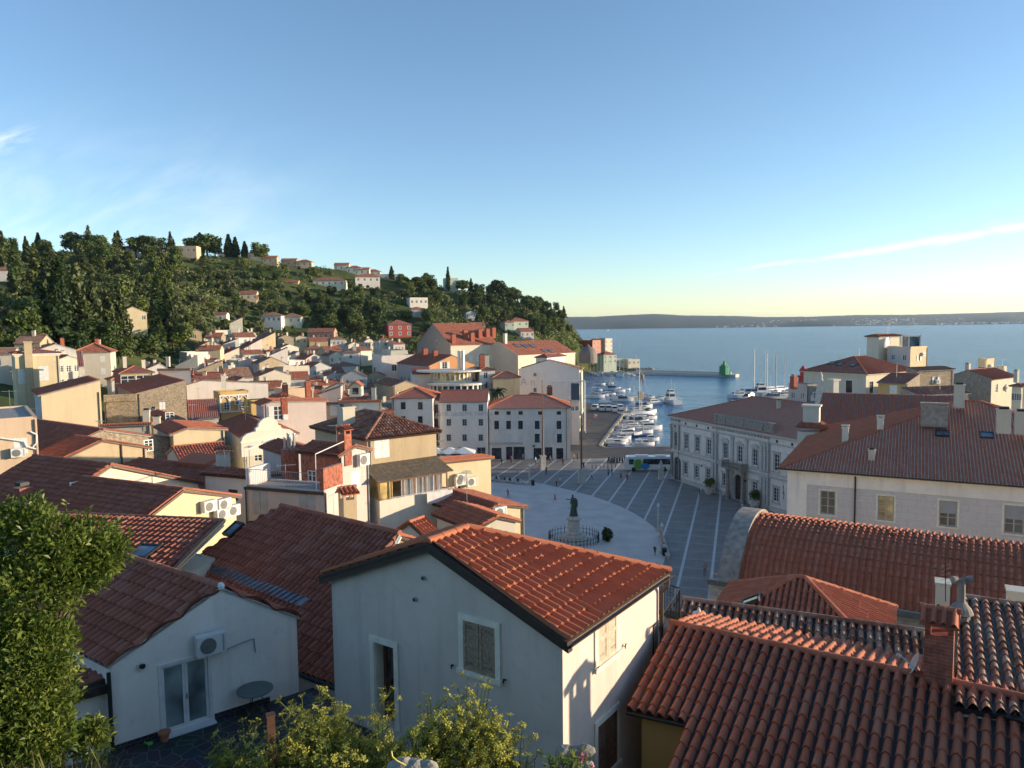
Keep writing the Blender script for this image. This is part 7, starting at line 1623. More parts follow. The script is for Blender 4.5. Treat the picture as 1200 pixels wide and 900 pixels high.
def tree_proto(kind, seed):
 """crown and trunk meshes for a tree 10 m tall at the origin"""
 rg = np.random.RandomState(seed); H = 10.; tb = MB(); n = 1500; size = .5; asp = 1.5
 if kind == 'cypress':
  n = 2200; z = rg.rand(n)**.85*9.6+.4; t = z/H; r = 1.02*np.clip(np.sin(np.clip(t*1.02+.02, 0, 1)**.62*math.pi), .03, 1)**.8
  a = rg.rand(n)*2*math.pi; rr = r*(1-.35*rg.rand(n)**2)*(1+.16*np.sin(a*3+z*1.3+seed)); p = np.stack([rr*np.cos(a), rr*np.sin(a), z], 1); d = np.stack([np.cos(a), np.sin(a), .5+0*a], 1); size = .40; asp = 2.0
  tb.cyl((0, 0, -1.5), (0, 0, 5), .16, .08, 6)
 elif kind == 'umbrella':
  blobs = [(0, 0, 4.8, 2.4, 2.5)]+[(rg.uniform(-2.2, 2.2), rg.uniform(-2.2, 2.2), rg.uniform(2.8, 8.4), rg.uniform(1.2, 2.0), rg.uniform(1.0, 1.6)) for _ in range(10)]; p, d = blob_points(blobs, 1900, rg, .5); size = .5
  tb.cyl((0, 0, -1.5), (.3, .1, 5), .26, .2, 7)
  for b in blobs: tb.cyl((.3, .1, 4.6), b[:3], .13, .05, 5)
 elif kind == 'conifer':
  ps = []; ds = []; n = 2000
  for k in range(13):
   z0 = 1.2+k*.68; R_ = 3.0*(1-(z0/10.4))**.75*rg.uniform(.8, 1.15); m = int(n*R_*R_/30)+25; a = rg.rand(m)*2*math.pi; r = R_*np.sqrt(rg.rand(m))*(.75+.35*np.sin(a*4+k*1.7)); ps.append(np.stack([r*np.cos(a), r*np.sin(a), z0+.55*(1-r/R_)+rg.normal(0, .16, m)], 1)); ds.append(np.stack([np.cos(a)*.6, np.sin(a)*.6, .9+0*a], 1))
  p = np.concatenate(ps); d = np.concatenate(ds); size = .46; tb.cyl((0, 0, -1.5), (0, 0, 9), .26, .05, 6)
 elif kind == 'olive':
  blobs = [(rg.uniform(-2.6, 2.6), rg.uniform(-2.6, 2.6), rg.uniform(4, 7.6), rg.uniform(1.8, 3.0), rg.uniform(1.6, 2.6)) for _ in range(7)]; p, d = blob_points(blobs, 900, rg, .5); size = .75
  tb.cyl((0, 0, -2.5), (.3, 0, 4.5), .45, .3, 6)
 else:
  blobs = [(0, 0, 6, 2.3, 2.6)]+[(rg.uniform(-2.3, 2.3), rg.uniform(-2.3, 2.3), rg.uniform(3.8, 8.3), rg.uniform(1.1, 2.0), rg.uniform(1.0, 1.9)) for _ in range(11)]; p, d = blob_points(blobs, 1700, rg, .45); size = .52
  tb.cyl((0, 0, -2), (.1, .1, 5), .28, .18, 7)
  for b in blobs[1:7]: tb.cyl((.1, .1, 3.4), b[:3], .12, .04, 5)
 v, f = leaf_cloud(p, d, size, rg, .8, asp); cb = MB(); cb.arr(v, f)
 mat = LM[{'umbrella': 'pine'}.get(kind, kind)]
 c = cb.build('crown', mat); t = tb.build('trunk', MATS['bark']); r = (c.data, t.data); bpy.data.objects.remove(c); bpy.data.objects.remove(t); return r
PROT = {k: [tree_proto(k, 11*i+j*7) for j in range(3)] for i, k in enumerate(('cypress', 'umbrella', 'conifer', 'olive', 'broad'))}
TNAME = {'cypress': 'cypress_tree', 'umbrella': 'pine_tree', 'conifer': 'conifer_tree', 'olive': 'olive_tree', 'broad': 'broadleaf_tree'}
trnd = random.Random(4); TREES = []
def tree(kind, x, y, z, h, label, group, wide=1.0):
 c, t = PROT[kind][trnd.randrange(3)]; e = thing(TNAME[kind], label, 'tree', (x, y, z), group); e.rotation_euler.z = trnd.uniform(0, 6.28); s = h/10; e.scale = (s*wide, s*wide, s); WL[e.name] = V()
 for nm, me in (('crown', c), ('trunk', t)): o = bpy.data.objects.new(nm, me); COL.objects.link(o); o.parent = e
 TREES.append((x, y)); return e
def hit(px, py, D0=140, D1=640):
 best = None
 for k in range(int((D1-D0)/1.5)):
  D = D0+k*1.5; q = at(px, py, D); gap = q.z-ground(q.x, q.y)
  if best is None or gap < best[0]: best = (gap, D)
  if gap < .2: break
 q = at(px, py, best[1]); q.z = min(q.z, ground(q.x, q.y)); return q
def tree_px(kind, px, top, bot, label, group=None, wide=1.0, D=None):
 q = hit(px, bot) if D is None else at(px, bot, D); zt = at(px, top, q.y).z; return tree(kind, q.x, q.y, q.z-.3, max(2.5, zt-q.z+.3), label, group, wide)
NAMED = [('cypress', 20, 283, 346, 'tall cypress at the far left beside the edge villa', 1.2), ('cypress', 72, 308, 417, 'tallest cypress, standing in front of the left wood', 1.15), ('cypress', 186, 324, 396, 'tall dark cypress right of the mustard gabled house', 1.1), ('cypress', 197, 343, 400, 'shorter cypress touching the tall one by the mustard house', 1.3), ('cypress', 187, 372, 418, 'low bushy cypress in front of the mustard house pair', 1.7),
 ('cypress', 45, 273, 290, 'pointed cypress on the skyline at left', 1.5), ('cypress', 100, 294, 314, 'slim cypress halfway up behind the left wood', 1.0), ('cypress', 107, 297, 313, 'second slim cypress beside the one behind the left wood', 1.0), ('cypress', 30, 277, 292, 'dark small cypress near the left skyline', 1.2),
 ('umbrella', 10, 276, 294, 'round pine on the left end of the skyline', 1.3), ('umbrella', 83, 270, 293, 'dark round pine in the skyline clump left of the white villa', 1.35), ('umbrella', 95, 271, 293, 'yellow green pine in the middle of the skyline clump', 1.35), ('conifer', 104, 264, 291, 'ragged conifer topping the skyline clump', .9), ('umbrella', 117, 270, 292, 'broad pine at the right of the skyline clump', 1.35), ('conifer', 139, 270, 290, 'layered cedar left of the white skyline villa', 1.0),
 ('umbrella', 159, 273, 291, 'dark pine right of the white skyline villa', 1.3), ('umbrella', 172, 274, 296, 'light green pine between the skyline villas', 1.2), ('umbrella', 184, 275, 294, 'pine left of the sandy skyline villa', 1.2), ('conifer', 200, 271, 293, 'thin pale cedar beside the sandy villa', .8), ('umbrella', 227, 273, 296, 'pine hugging the right side of the sandy villa', 1.1), ('cypress', 235, 273, 297, 'dark column cypress right of the sandy villa', 1.3), ('umbrella', 243, 268, 296, 'largest round pine on the skyline', 1.4), ('umbrella', 252, 277, 299, 'light pine right of the largest skyline pine', 1.1),
 ('cypress', 268, 275, 297, 'first of three skyline cypresses right of the big pine', 1.6), ('cypress', 276, 278, 298, 'second of three skyline cypresses right of the big pine', 1.7), ('cypress', 287, 283, 299, 'third, shortest of three skyline cypresses right of the big pine', 1.8), ('umbrella', 304, 282, 300, 'dark pine at the start of the descending ridge', 1.2),
 ('cypress', 459, 312, 328, 'dark cypress beside the flat white house on the lower ridge', 1.7), ('cypress', 525, 313, 329, 'lone cypress breaking the lower skyline', .9), ('umbrella', 584, 326, 352, 'spreading pine above the headland skyline', 1.3), ('umbrella', 470, 318, 334, 'round pine right of the ridge cypress', 1.3),
 ('conifer', 44, 285, 365, 'massive dark conifer at the left of the wood', .8), ('conifer', 58, 296, 392, 'broad conifer behind the tallest cypress', .8), ('conifer', 93, 308, 410, 'dark feathery conifer right of the tallest cypress', .75), ('conifer', 109, 318, 408, 'brownish conifer in the middle of the left wood', .75), ('conifer', 128, 330, 412, 'tall conifer left of the mustard house', .7), ('conifer', 142, 328, 405, 'dark conifer close to the mustard house', .7), ('broad', 30, 345, 405, 'rounded broadleaf tree above the balcony corner house', 1.0), ('broad', 50, 345, 412, 'russet tinted broadleaf tree in the left wood', .9), ('broad', 118, 372, 425, 'broad green tree at the foot of the left wood', 1.1), ('broad', 92, 385, 428, 'low green tree behind the tall yellow house', 1.3), ('broad', 176, 388, 425, 'low bright tree beneath the cypress pair', 1.2), ('broad', 212, 376, 412, 'bright broadleaf tree right of the cypress pair', 1.2), ('broad', 140, 392, 428, 'green tree below the mustard house', 1.2), ('broad', 163, 345, 380, 'round olive green tree behind the mustard house', 1.2),
 ('broad', 8, 388, 428, 'low dark broadleaf tree at the far left edge below the balcony house', 1.3), ('broad', 34, 385, 424, 'low broadleaf tree left of the tallest cypress', 1.3),
 ('conifer', 203, 352, 404, 'pyramid conifer right of the cypress pair', .8), ('umbrella', 100, 340, 400, 'dense pine inside the left wood', .8), ('conifer', 75, 330, 395, 'conifer shadowed by the tallest cypress', .8)]
CLEAR = []
for k_, px, tp_, bt, lab, wd in NAMED:
 e = tree_px(k_, px, tp_, bt, lab, None, wd)
 if k_ == 'cypress' and bt > 320: CLEAR.append((e.location.x, e.location.y, 13))
def hill_trees():
 rg = random.Random(9); zones = [  # px range, py range, count, kinds, height, label bits
  ('conifer wood at the left foot of the hill', (-30, 215), (300, 425), 60, ('conifer', 'conifer', 'broad', 'umbrella'), (9, 15)),
  ('dark wood below the villas', (330, 505), (335, 398), 62, ('conifer', 'umbrella', 'broad', 'broad', 'umbrella'), (7, 11)),
  ('headland wood', (495, 672), (330, 398), 84, ('umbrella', 'broad', 'broad', 'umbrella', 'broad', 'conifer'), (7, 11)),
  ('ridge shrubland', (60, 480), (288, 345), 60, ('broad', 'olive', 'broad'), (4.5, 8)),
  ('olive terraces', (190, 335), (330, 400), 56, ('olive', 'broad', 'olive'), (3.5, 6.5))]
 nm = {'conifer': 'dark feathery conifer', 'broad': 'rounded green broadleaf tree', 'umbrella': 'dense dark pine', 'cypress': 'slim column cypress', 'olive': 'grey green olive tree'}
 for zn, (x0, x1), (y0, y1), n, kinds, (h0, h1) in zones:
  made = tries = 0
  while made < n and tries < n*30:
   tries += 1; px = rg.uniform(x0, x1); py = rg.uniform(y0, y1); q = hit(px, py)
   if q.y > 620 or abs(proj(q)[1]-py) > 6 or proj(q)[1] > y1+3: continue
   if any((q.x-x)**2+(q.y-y)**2 < (r*.85+2.5)**2 for x, y, r in FOOT): continue
   if any((q.x-x)**2+(q.y-y)**2 < 9 for x, y in TREES): continue
   if any(abs(q.x/q.y-x/y)*F < w_ and q.y < y+3 for x, y, w_ in CLEAR): continue
   k = rg.choice(kinds); h = rg.uniform(h0, h1)
   if any(abs(q.x/q.y-x/y)*F < (r*F/y)*.9 and 0 < y-q.y < 55 and (q.z+h) > ground(x, y)+1.0 for x, y, r in FOOT if y > 200): h = min(h, 3.0)
   tree(k, q.x, q.y, q.z-.3, h, f'{nm[k]} in the {zn}', f'{nm[k]}s in the {zn}', rg.uniform(.85, 1.25)); made += 1
hill_trees()
def woodland():
 rg = np.random.RandomState(8); P = []; Dn = []; cnt = 0; S = []
 while cnt < 6000:
  px = rg.uniform(-80, 690); D = rg.uniform(150, 600); x = (px-600)/F*D; z = ground(x, D); py = proj(V((x, D, z)))[1]
  if py > 420 or py < 285 or z < 12+(-2 if px < 215 else 6 if px < 480 else -4): cnt += .05; continue
  if land_dist(np.array([x]), np.array([D]))[0] < 4: cnt += .05; continue
  if any((x-a)**2+(D-b)**2 < (r+1.5)**2 for a, b, r in FOOT): cnt += .2; continue
  if any(abs(x/D-a/b)*F < r*F/b and 0 < b-D < 30 for a, b, r in FOOT if b > 200): cnt += .2; continue
  cl = .5+.5*noise.noise((x*.03, D*.03, 2)); 
  if cl < .26 and rg.rand() < .7: cnt += .3; continue
  r = rg.uniform(1.0, 2.4)*(1 if D < 300 else 1.5); n = 42; d = rg.normal(0, 1, (n, 3)); d[:, 2] = np.abs(d[:, 2]); d /= np.linalg.norm(d, axis=1)[:, None]
  P.append(np.array([x, D, z])+d*np.array([r, r, r*.95])*rg.uniform(.65, 1.05, (n, 1))); Dn.append(d); cnt += 1
 P = np.concatenate(P); Dn = np.concatenate(Dn); v, f = leaf_cloud(P, Dn, .85, rg, .7, 1.4); b = MB(); b.arr(v, f)
 o = b.build('shrubbery', leafmat('scrub_leaf', (.044, .068, .020), (.14, .165, .05), .15, .05), loc=(0, 0, 0)); tag(o, 'dense scrub and small trees covering the hillside between the villas', 'shrubbery', kind='stuff')
woodland()
def cliff():
 rg = np.random.RandomState(5); P = []; Dn = []
 for k in range(240):
  px = rg.uniform(645, 688); py = rg.uniform(368, 408) if px > 665 else rg.uniform(380, 405); q = hit(px, py, 380, 600); r = rg.uniform(1.2, 2.6); d = rg.normal(0, 1, (40, 3)); d /= np.linalg.norm(d, axis=1)[:, None]
  P.append(np.array(q)+d*np.array([r, r, r])*rg.uniform(.6, 1, (40, 1))); Dn.append(d)
 v, f = leaf_cloud(np.concatenate(P), np.concatenate(Dn), .8, rg, .7); b = MB(); b.arr(v, f); o = b.build('creeper', leafmat('creeper_leaf', (.06, .10, .02), (.16, .20, .05), .2, .08), loc=(0, 0, 0)); tag(o, 'bright green creeper covering the cliff at the tip of the headland', 'creeper', kind='stuff')
cliff()
def palm():
 c = at(583, 476, 190); t = thing('palm_tree', 'feathery palm between the rotunda and the stone corner house', 'palm tree', (c.x, c.y, c.z-4)); top = at(583, 459, 190); b = MB(); b.cyl((c.x, c.y, c.z-4), top, .3, .2, 8); b.build('trunk', MATS['bark'], t); b = MB(); rg = random.Random(3)
 for k in range(34):
  a = rg.uniform(0, 6.28); e = rg.uniform(-.2, 1.2); L = rg.uniform(2.4, 3.4); d = V((math.cos(a), math.sin(a), 0)); pr = V(top)
  for j in range(7):
   el = e-.28*j; q = pr+(d*math.cos(el)+V((0, 0, math.sin(el))))*(L/7); w = .42*(1-j/8); s = V((-d.y, d.x, 0))*w; dz = V((0, 0, -.18)); b.face([pr, q, q+s+dz, pr+s+dz]); b.face([pr, q, q-s+dz, pr-s+dz]); pr = q
 b.build('frond', LM['olive'], t)
palm()
# ------------------------------------------------------------ plants right below the camera
def leaf_blades(P, Dn, L, W, rg, droop=.3):
 n = len(P); d = Dn+rg.normal(0, .55, (n, 3)); d /= np.linalg.norm(d, axis=1)[:, None]; u = np.cross(d, rg.normal(0, 1, (n, 3))); u /= np.linalg.norm(u, axis=1)[:, None]
 l = L*rg.uniform(.6, 1.2, n)[:, None]; w = W*rg.uniform(.7, 1.2, n)[:, None]; m = P+d*l*.5+np.cross(d, u)*l*.06; t = P+d*l; t[:, 2] -= l[:, 0]*droop*.5
 v = np.stack([P, m+u*w/2, t, m-u*w/2], 1).reshape(-1, 3); return v, np.arange(4*n).reshape(n, 4)
def laurel():
 rg = np.random.RandomState(2); D0 = 8.2; pp = lambda x, y, D=D0: at(x, y, D)
 blobs = []
 for x, y, r, D in ((10, 640, 48, 8.4), (40, 700, 52, 8.2), (25, 780, 56, 8.0), (20, 850, 52, 7.9), (62, 640, 36, 8.3), (100, 640, 34, 8.6), (128, 645, 24, 8.7), (85, 668, 32, 8.5), (-25, 700, 60, 8.3), (-20, 820, 60, 8.0), (55, 815, 36, 8.1), (50, 765, 40, 8.1), (15, 880, 55, 7.9), (60, 860, 30, 8.0), (-40, 760, 60, 8.2), (112, 668, 22, 8.6), (30, 612, 30, 8.4)):
  c = pp(x, y, D); blobs.append((c.x, c.y, c.z, r/F*D, r/F*D))
 p, d = blob_points(blobs, 30000, rg, .6); d = d*.6+np.array([.1, -.1, .55]); v, f = leaf_blades(p, d, .092, .036, rg)
 base = ground(-5.4, 8.3); t = thing('laurel_bush', 'large sunlit laurel bush with glossy leaves filling the left edge', 'bush', (-5.3, 8.3, base)); b = MB(); b.arr(v, f)
 ps, ds = [], []; tb = MB()
 for x, y0, y1, D in ((45, 640, 575, 8.4), (78, 640, 588, 8.5), (104, 640, 596, 8.6), (138, 640, 610, 8.7), (120, 650, 606, 8.6), (20, 620, 590, 8.4), (152, 650, 622, 8.7), (92, 640, 600, 8.5), (60, 640, 597, 8.4), (8, 620, 582, 8.3), (33, 620, 590, 8.3), (70, 720, 690, 8.1), (84, 800, 770, 8.0), (82, 850, 828, 8.0)):
  a, e = pp(x-4, y0, D), pp(x, y1, D); tb.cyl(a, e, .006, .003, 4)
  for k in range(26): u = k/25; q = a+(e-a)*u; ang = k*2.4; ps.append(q); ds.append((math.cos(ang)*.8, math.sin(ang)*.8, .75))
 v2, f2 = leaf_blades(np.array([tuple(q) for q in ps]), np.array(ds), .08, .028, rg); b.arr(v2, f2); b.build('foliage', LM['laurel'], t)
 rg2 = random.Random(1)
 for x, y, r, D in ((10, 640, 48, 8.4), (40, 700, 52, 8.2), (25, 780, 56, 8.0), (100, 640, 34, 8.6), (62, 640, 36, 8.3), (128, 645, 24, 8.7), (-20, 820, 60, 8)): e = pp(x, y, D); m = V((-5.2, 8.3, e.z-.8)); tb.tube([V((-5.3, 8.3, base)), m, e], .018, 6)
 tb.build('branch', MATS['bark'], t)
 c = at(104, 856, 8.6); p, d = blob_points([(c.x, c.y, c.z, .17, .17), (c.x+.12, c.y, c.z+.03, .14, .14), (c.x-.15, c.y, c.z-.08, .17, .17), (c.x+.05, c.y, c.z-.2, .2, .2)], 900, rg, .7); v, f = leaf_blades(p, d*.4+np.array([.2, -.2, .4]), .09, .045, rg); g = ground(c.x, c.y)
 t = thing('shrub', 'small broadleaved shrub in front of the courtyard house drainpipe', 'shrub', (c.x, c.y, g)); b = MB(); b.arr(v, f); b.build('foliage', LM['laurel'], t); b = MB()
 for k in range(5): b.cyl((c.x+.03*k-.06, c.y, g), (c.x+.12*(k-2), c.y, c.z+.1), .01, .005, 5)
 b.build('stem', MATS['bark'], t)
laurel()
FEN = leafmat('fennel_leaf', (.085, .115, .022), (.20, .23, .05), .35, 4); FLW = leafmat('fennel_flower', (.34, .33, .05), (.52, .50, .09), .3, 5); STM = plain('fennel_stem', (.11, .13, .04), .6, var=.3); DRY = plain('dry_stem', (.20, .12, .07), .8, var=.3)
def fennel(px, py_top, D, spread, n, label, dry=False, seed=0):
 rg = random.Random(seed); top = at(px, py_top-6, D); bx, by = top.x, top.y; g = ground(bx, by); Hh = top.z-g; t = thing('fennel_plant', label, 'plant', (bx, by, g), 'wild fennel on the bank'); sb, lb, fb = MB(), MB(), MB()
 lv = []; fv = []
 for k in range(n):
  a = rg.uniform(0, 6.28); rr = spread*rg.random()**.6; h = Hh*(1-.35*(rr/spread)**2)*rg.uniform(.72, 1.0); base = V((bx+rg.uniform(-.2, .2)*spread, by+rg.uniform(-.2, .2)*spread, g)); tip = V((bx+math.cos(a)*rr, by+math.sin(a)*rr, g+h)); mid = (base+tip)/2+V((math.cos(a), math.sin(a), 0))*(-.06*spread)+V((0, 0, h*.1))
  pts = [base, mid, tip]; sb.tube(pts, .005, 4)
  br = [(tip, V((math.cos(a)*.3, math.sin(a)*.3, 1)), 1.0)]
  for j in range(9):
   u = rg.uniform(.35, .97); q = base.lerp(mid, u*2) if u < .5 else mid.lerp(tip, u*2-1); b2 = rg.uniform(0, 6.28); d = V((math.cos(b2), math.sin(b2), rg.uniform(.7, 1.5))).normalized(); L = rg.uniform(.12, .3); e = q+d*L; sb.cyl(q, e, .0032, .002, 3); br.append((e, d, .75))
   for m in range(9):       # thread leaves
    w = q+d*L*rg.uniform(.1, .8); dd = (d+V((rg.gauss(0, .8), rg.gauss(0, .8), rg.gauss(0, .5)))).normalized(); lv.append((w, dd, rg.uniform(.07, .16)))
  for e, d, sc in br:
   d = d.normalized()
   if dry: continue
   u0 = d.orthogonal().normalized(); w0 = d.cross(u0)
   for m in range(9):
    b3 = m*2.4; q = e+d*.045*sc+(u0*math.cos(b3)+w0*math.sin(b3))*(.012+.006*m)*sc; lb.cyl(e, q, .001, .001, 3, caps=False)
    for z in range(3): fv.append((q+V((rg.gauss(0, .006), rg.gauss(0, .006), rg.gauss(0, .004))), d))
 for w, dd, L in lv:
  u0 = dd.orthogonal().normalized()
  for s in (-1, 0, 1):
   q = w+dd*L*.4; e = w+dd*L+u0*s*L*.5; p2 = dd.cross(u0)*.0034; lb.face([w-p2, q-p2, e, q+p2])
 sb.build('stem', DRY if dry else STM, t); lb.build('foliage', DRY if dry else FEN, t)
 if fv:
  rn = np.random.RandomState(seed+50); v, f = leaf_cloud(np.array([tuple(p) for p, _ in fv]), np.array([tuple(d) for _, d in fv]), .021, rn, .4, 1.1); b = MB(); b.arr(v, f); b.build('flower_head', FLW, t)
for i, (px, py, D, sp, n, lab) in enumerate(((548, 802, 8.6, .62, 46, 'tallest bushy yellow flowering fennel in front of the grey house wall'), (515, 812, 8.3, .5, 34, 'left side of the fennel clump, leaning towards the brown door'), (592, 835, 8.5, .45, 28, 'lower fennel at the right of the clump by the stone wall'), (365, 812, 8.4, .45, 36, 'yellow fennel right of the wooden post'), (340, 835, 8.1, .45, 34, 'low dense fennel around the foot of the wooden post'), (400, 838, 8.6, .5, 34, 'dark green fennel below the brown door'),
  (450, 852, 8.2, .45, 26, 'short fennel between the two tall clumps'), (288, 850, 8.6, .35, 18, 'sparse fennel in front of the garden table'), (258, 872, 8.2, .35, 14, 'lowest sparse fennel over the slate yard'), (392, 800, 9.6, .35, 14, 'wispy green fennel against the dark tiles'), (447, 812, 9.4, .22, 8, 'thin fennel stalks beside the brown door'), (425, 862, 8.0, .5, 26, 'low fennel at the bottom edge beneath the brown door'), (480, 868, 8.0, .45, 24, 'low fennel behind the stone wall stub'), (325, 870, 7.8, .45, 24, 'low fennel at the bottom edge left of the wooden post'), (385, 866, 7.8, .45, 24, 'low fennel at the bottom edge right of the wooden post'), (565, 850, 8.1, .5, 28, 'near fennel filling the foot of the tallest clump'))):
 fennel(px, py, D, sp*1.15, int(n*2.0), lab, seed=i*3+1)
fennel(622, 838, 8.7, .2, 9, 'dry reddish stalks right of the flowering fennel', True, 77)
def foreground_bits():
 c = at(317, 838, 8.0); g = ground(c.x, c.y); b = MB(); b.box(c.x, c.y, g-.2, .085, .085, c.z-g+.2, .4); b.box(c.x, c.y, c.z, .10, .10, .012, .4)
 tag(b.build('wooden_post', plain('rust_post', (.10, .045, .025), .8, var=.35, scale=12), loc=(c.x, c.y, g)), 'short square rust brown wooden post among the fennel', 'post')
 def rocks(name, px0, px1, py, D, label, seed, dz=.0):
  rg = random.Random(seed); A, B = at(px0, py, D), at(px1, py, D); g = ground(A.x, D); b = MB(); n = max(3, int((B-A).length/.16))
  for i in range(n):
   for j in range(5):
    q = A.lerp(B, (i+.5)/n); z = q.z-.02-j*.16+rg.uniform(-.03, .02); r = rg.uniform(.09, .13); vs = []
    for k in range(26):
     t = k*2.4; zz = 1-2*(k+.5)/26; rr = math.sqrt(1-zz*zz); vs.append(V((q.x+r*1.15*rr*math.cos(t)*rg.uniform(.8, 1.1), q.y+r*rr*math.sin(t)*rg.uniform(.8, 1.1)+rg.uniform(-.02, .02), z-r*.6+r*.8*zz*rg.uniform(.8, 1.1))))
    import bmesh
    bm = bmesh.new()
    for p in vs: bm.verts.new(p)
    bmesh.ops.convex_hull(bm, input=bm.verts[:]); bm.verts.index_update(); i0 = {v.index: k for k, v in enumerate(bm.verts)}
    b.mesh([v.co.copy() for v in bm.verts], [tuple(i0[v.index] for v in f.verts) for f in bm.faces]); bm.free()
  b.box((A.x+B.x)/2, D+.1, g-.3, (B-A).length, .25, A.z-g+.15)
  tag(b.build(name, plain('limestone', (.27, .25, .21), .9, var=.4, scale=6, bump=.6), loc=(A.x, D, g)), label, 'stone wall')
 rocks('stone_wall', 462, 508, 892, 6.9, 'stub of pale dry stone wall at the bottom edge with a yellow cord', 2)
 rocks('stone_wall', 655, 692, 872, 8.4, 'taller dry stone wall end beside the oleander', 3)
 c = at(478, 897, 6.7); b = MB(); pts = [c+V((-.02, 0, .0)), c+V((-.10, -.02, .06)), c+V((-.14, -.02, .10)), c+V((-.15, 0, .14))]; b.tube(pts, .008, 6); tag(b.build('loose_cord', plain('cord_yellow', (.55, .46, .06), .5), loc=c), 'loose end of yellow cord on the stone wall stub', 'cord')
 rg = np.random.RandomState(6); c = at(668, 905, 7.4); g = ground(c.x, c.y); t = thing('oleander', 'oleander with narrow leaves and a few pink flowers at the bottom edge', 'shrub', (c.x, c.y, g)); P, Dn = [], []; sb = MB(); fl = []
 for k in range(18):
  a = rg.rand()*6.28; e = c+V((math.cos(a)*.28*rg.rand()+.0, math.sin(a)*.2*rg.rand(), rg.uniform(-.06, .17))); sb.cyl((c.x, c.y, g), e, .008, .004, 4)
  for j in range(26): u = rg.uniform(-.35, .02); ang = rg.rand()*6.28; P.append((e.x+u*.1, e.y, e.z+u)); Dn.append((math.cos(ang)*.7, math.sin(ang)*.7, .8))
  if k in (2, 7, 11): fl.append(e)
 v, f = leaf_blades(np.array(P), np.array(Dn), .13, .022, rg, .2); b = MB(); b.arr(v, f); b.build('foliage', LM['laurel'], t); sb.build('stem', MATS['bark'], t)
 p = np.concatenate([np.array(e)+rg.normal(0, .02, (26, 3)) for e in fl]); v, f = leaf_cloud(p, rg.normal(0, 1, p.shape), .03, rg, .5, 1.1); b = MB(); b.arr(v, f); b.build('blossom', plain('oleander_pink', (.65, .16, .28), .6), t)
 n = 5200; X = rg.uniform(-6.2, 2.2, n); Y = rg.uniform(6.2, 9.0, n); keep = (X/Y < -.5) | (rg.rand(n) < .45); X, Y = X[keep], Y[keep]; Z = ground_np(X, Y); n = len(X); h = rg.uniform(.2, .62, n)*np.where(X/Y < -.5, 1.15, 1.0); a = rg.rand(n)*6.28; ln = rg.uniform(.1, .4, n)*h
 b0 = np.stack([X, Y, Z], 1); m = b0+np.stack([np.cos(a)*ln*.3, np.sin(a)*ln*.3, h*.6], 1); tp_ = b0+np.stack([np.cos(a)*ln, np.sin(a)*ln, h], 1); w = np.stack([-np.sin(a), np.cos(a), 0*a], 1)*.006
 v = np.stack([b0-w, m-w, tp_, m+w], 1).reshape(-1, 3); b = MB(); b.arr(v, np.arange(4*n).reshape(n, 4)); o = b.build('grass', leafmat('bank_grass', (.07, .085, .025), (.22, .20, .07), .3, 2.5), loc=(0, 0, 0)); tag(o, 'rough half dry grass on the bank below the camera', 'grass', kind='stuff')
foreground_bits()
# ------------------------------------------------------------ boats, vehicles, people
plain('hull_white', (.70, .70, .69), .35, var=.08); plain('hull_blue', (.03, .10, .28), .4); plain('boat_navy', (.03, .045, .09), .5); plain('deck_teak', (.30, .22, .14), .7); plain('canvas_blue', (.03, .08, .25), .8); plain('canvas_grey', (.30, .31, .32), .8); plain('rubber_black', (.015, .015, .015), .7)
plain('car_white', (.68, .68, .68), .25); plain('mast_alu', (.55, .54, .52), .4, metal=.3); plain('mast_wood', (.36, .24, .13), .6); plain('beacon_green', (.02, .26, .10), .45); plain('beacon_red', (.50, .03, .03), .5); plain('bus_green', (.22, .50, .03), .4); plain('bus_blue', (.03, .22, .50), .4); plain('bronze', (.045, .085, .065), .55, metal=.3, var=.4)
def hull(b, L, W, H, mi=0, fine=.55, n=11, tr=.85):
 st = []
 for i in range(n):
  t = i/(n-1); x = -L/2+L*t; w = W/2*(tr+(1-tr)*min(1, t*3) if t < fine else math.cos((t-fine)/(1-fine)*math.pi/2)**.75); w = max(w, .02); sh = H*(1+.28*t*t)
  st.append([(x, -w, sh), (x, -w*.86, .05), (x, 0, -.35), (x, w*.86, .05), (x, w, sh)])
 vs = [p for s in st for p in s]; fs = []
 for i in range(n-1):
  for j in range(4): fs.append((i*5+j, (i+1)*5+j, (i+1)*5+j+1, i*5+j+1))
 fs.append((0, 1, 2, 3, 4)); b.mesh(vs, fs, mi); return st
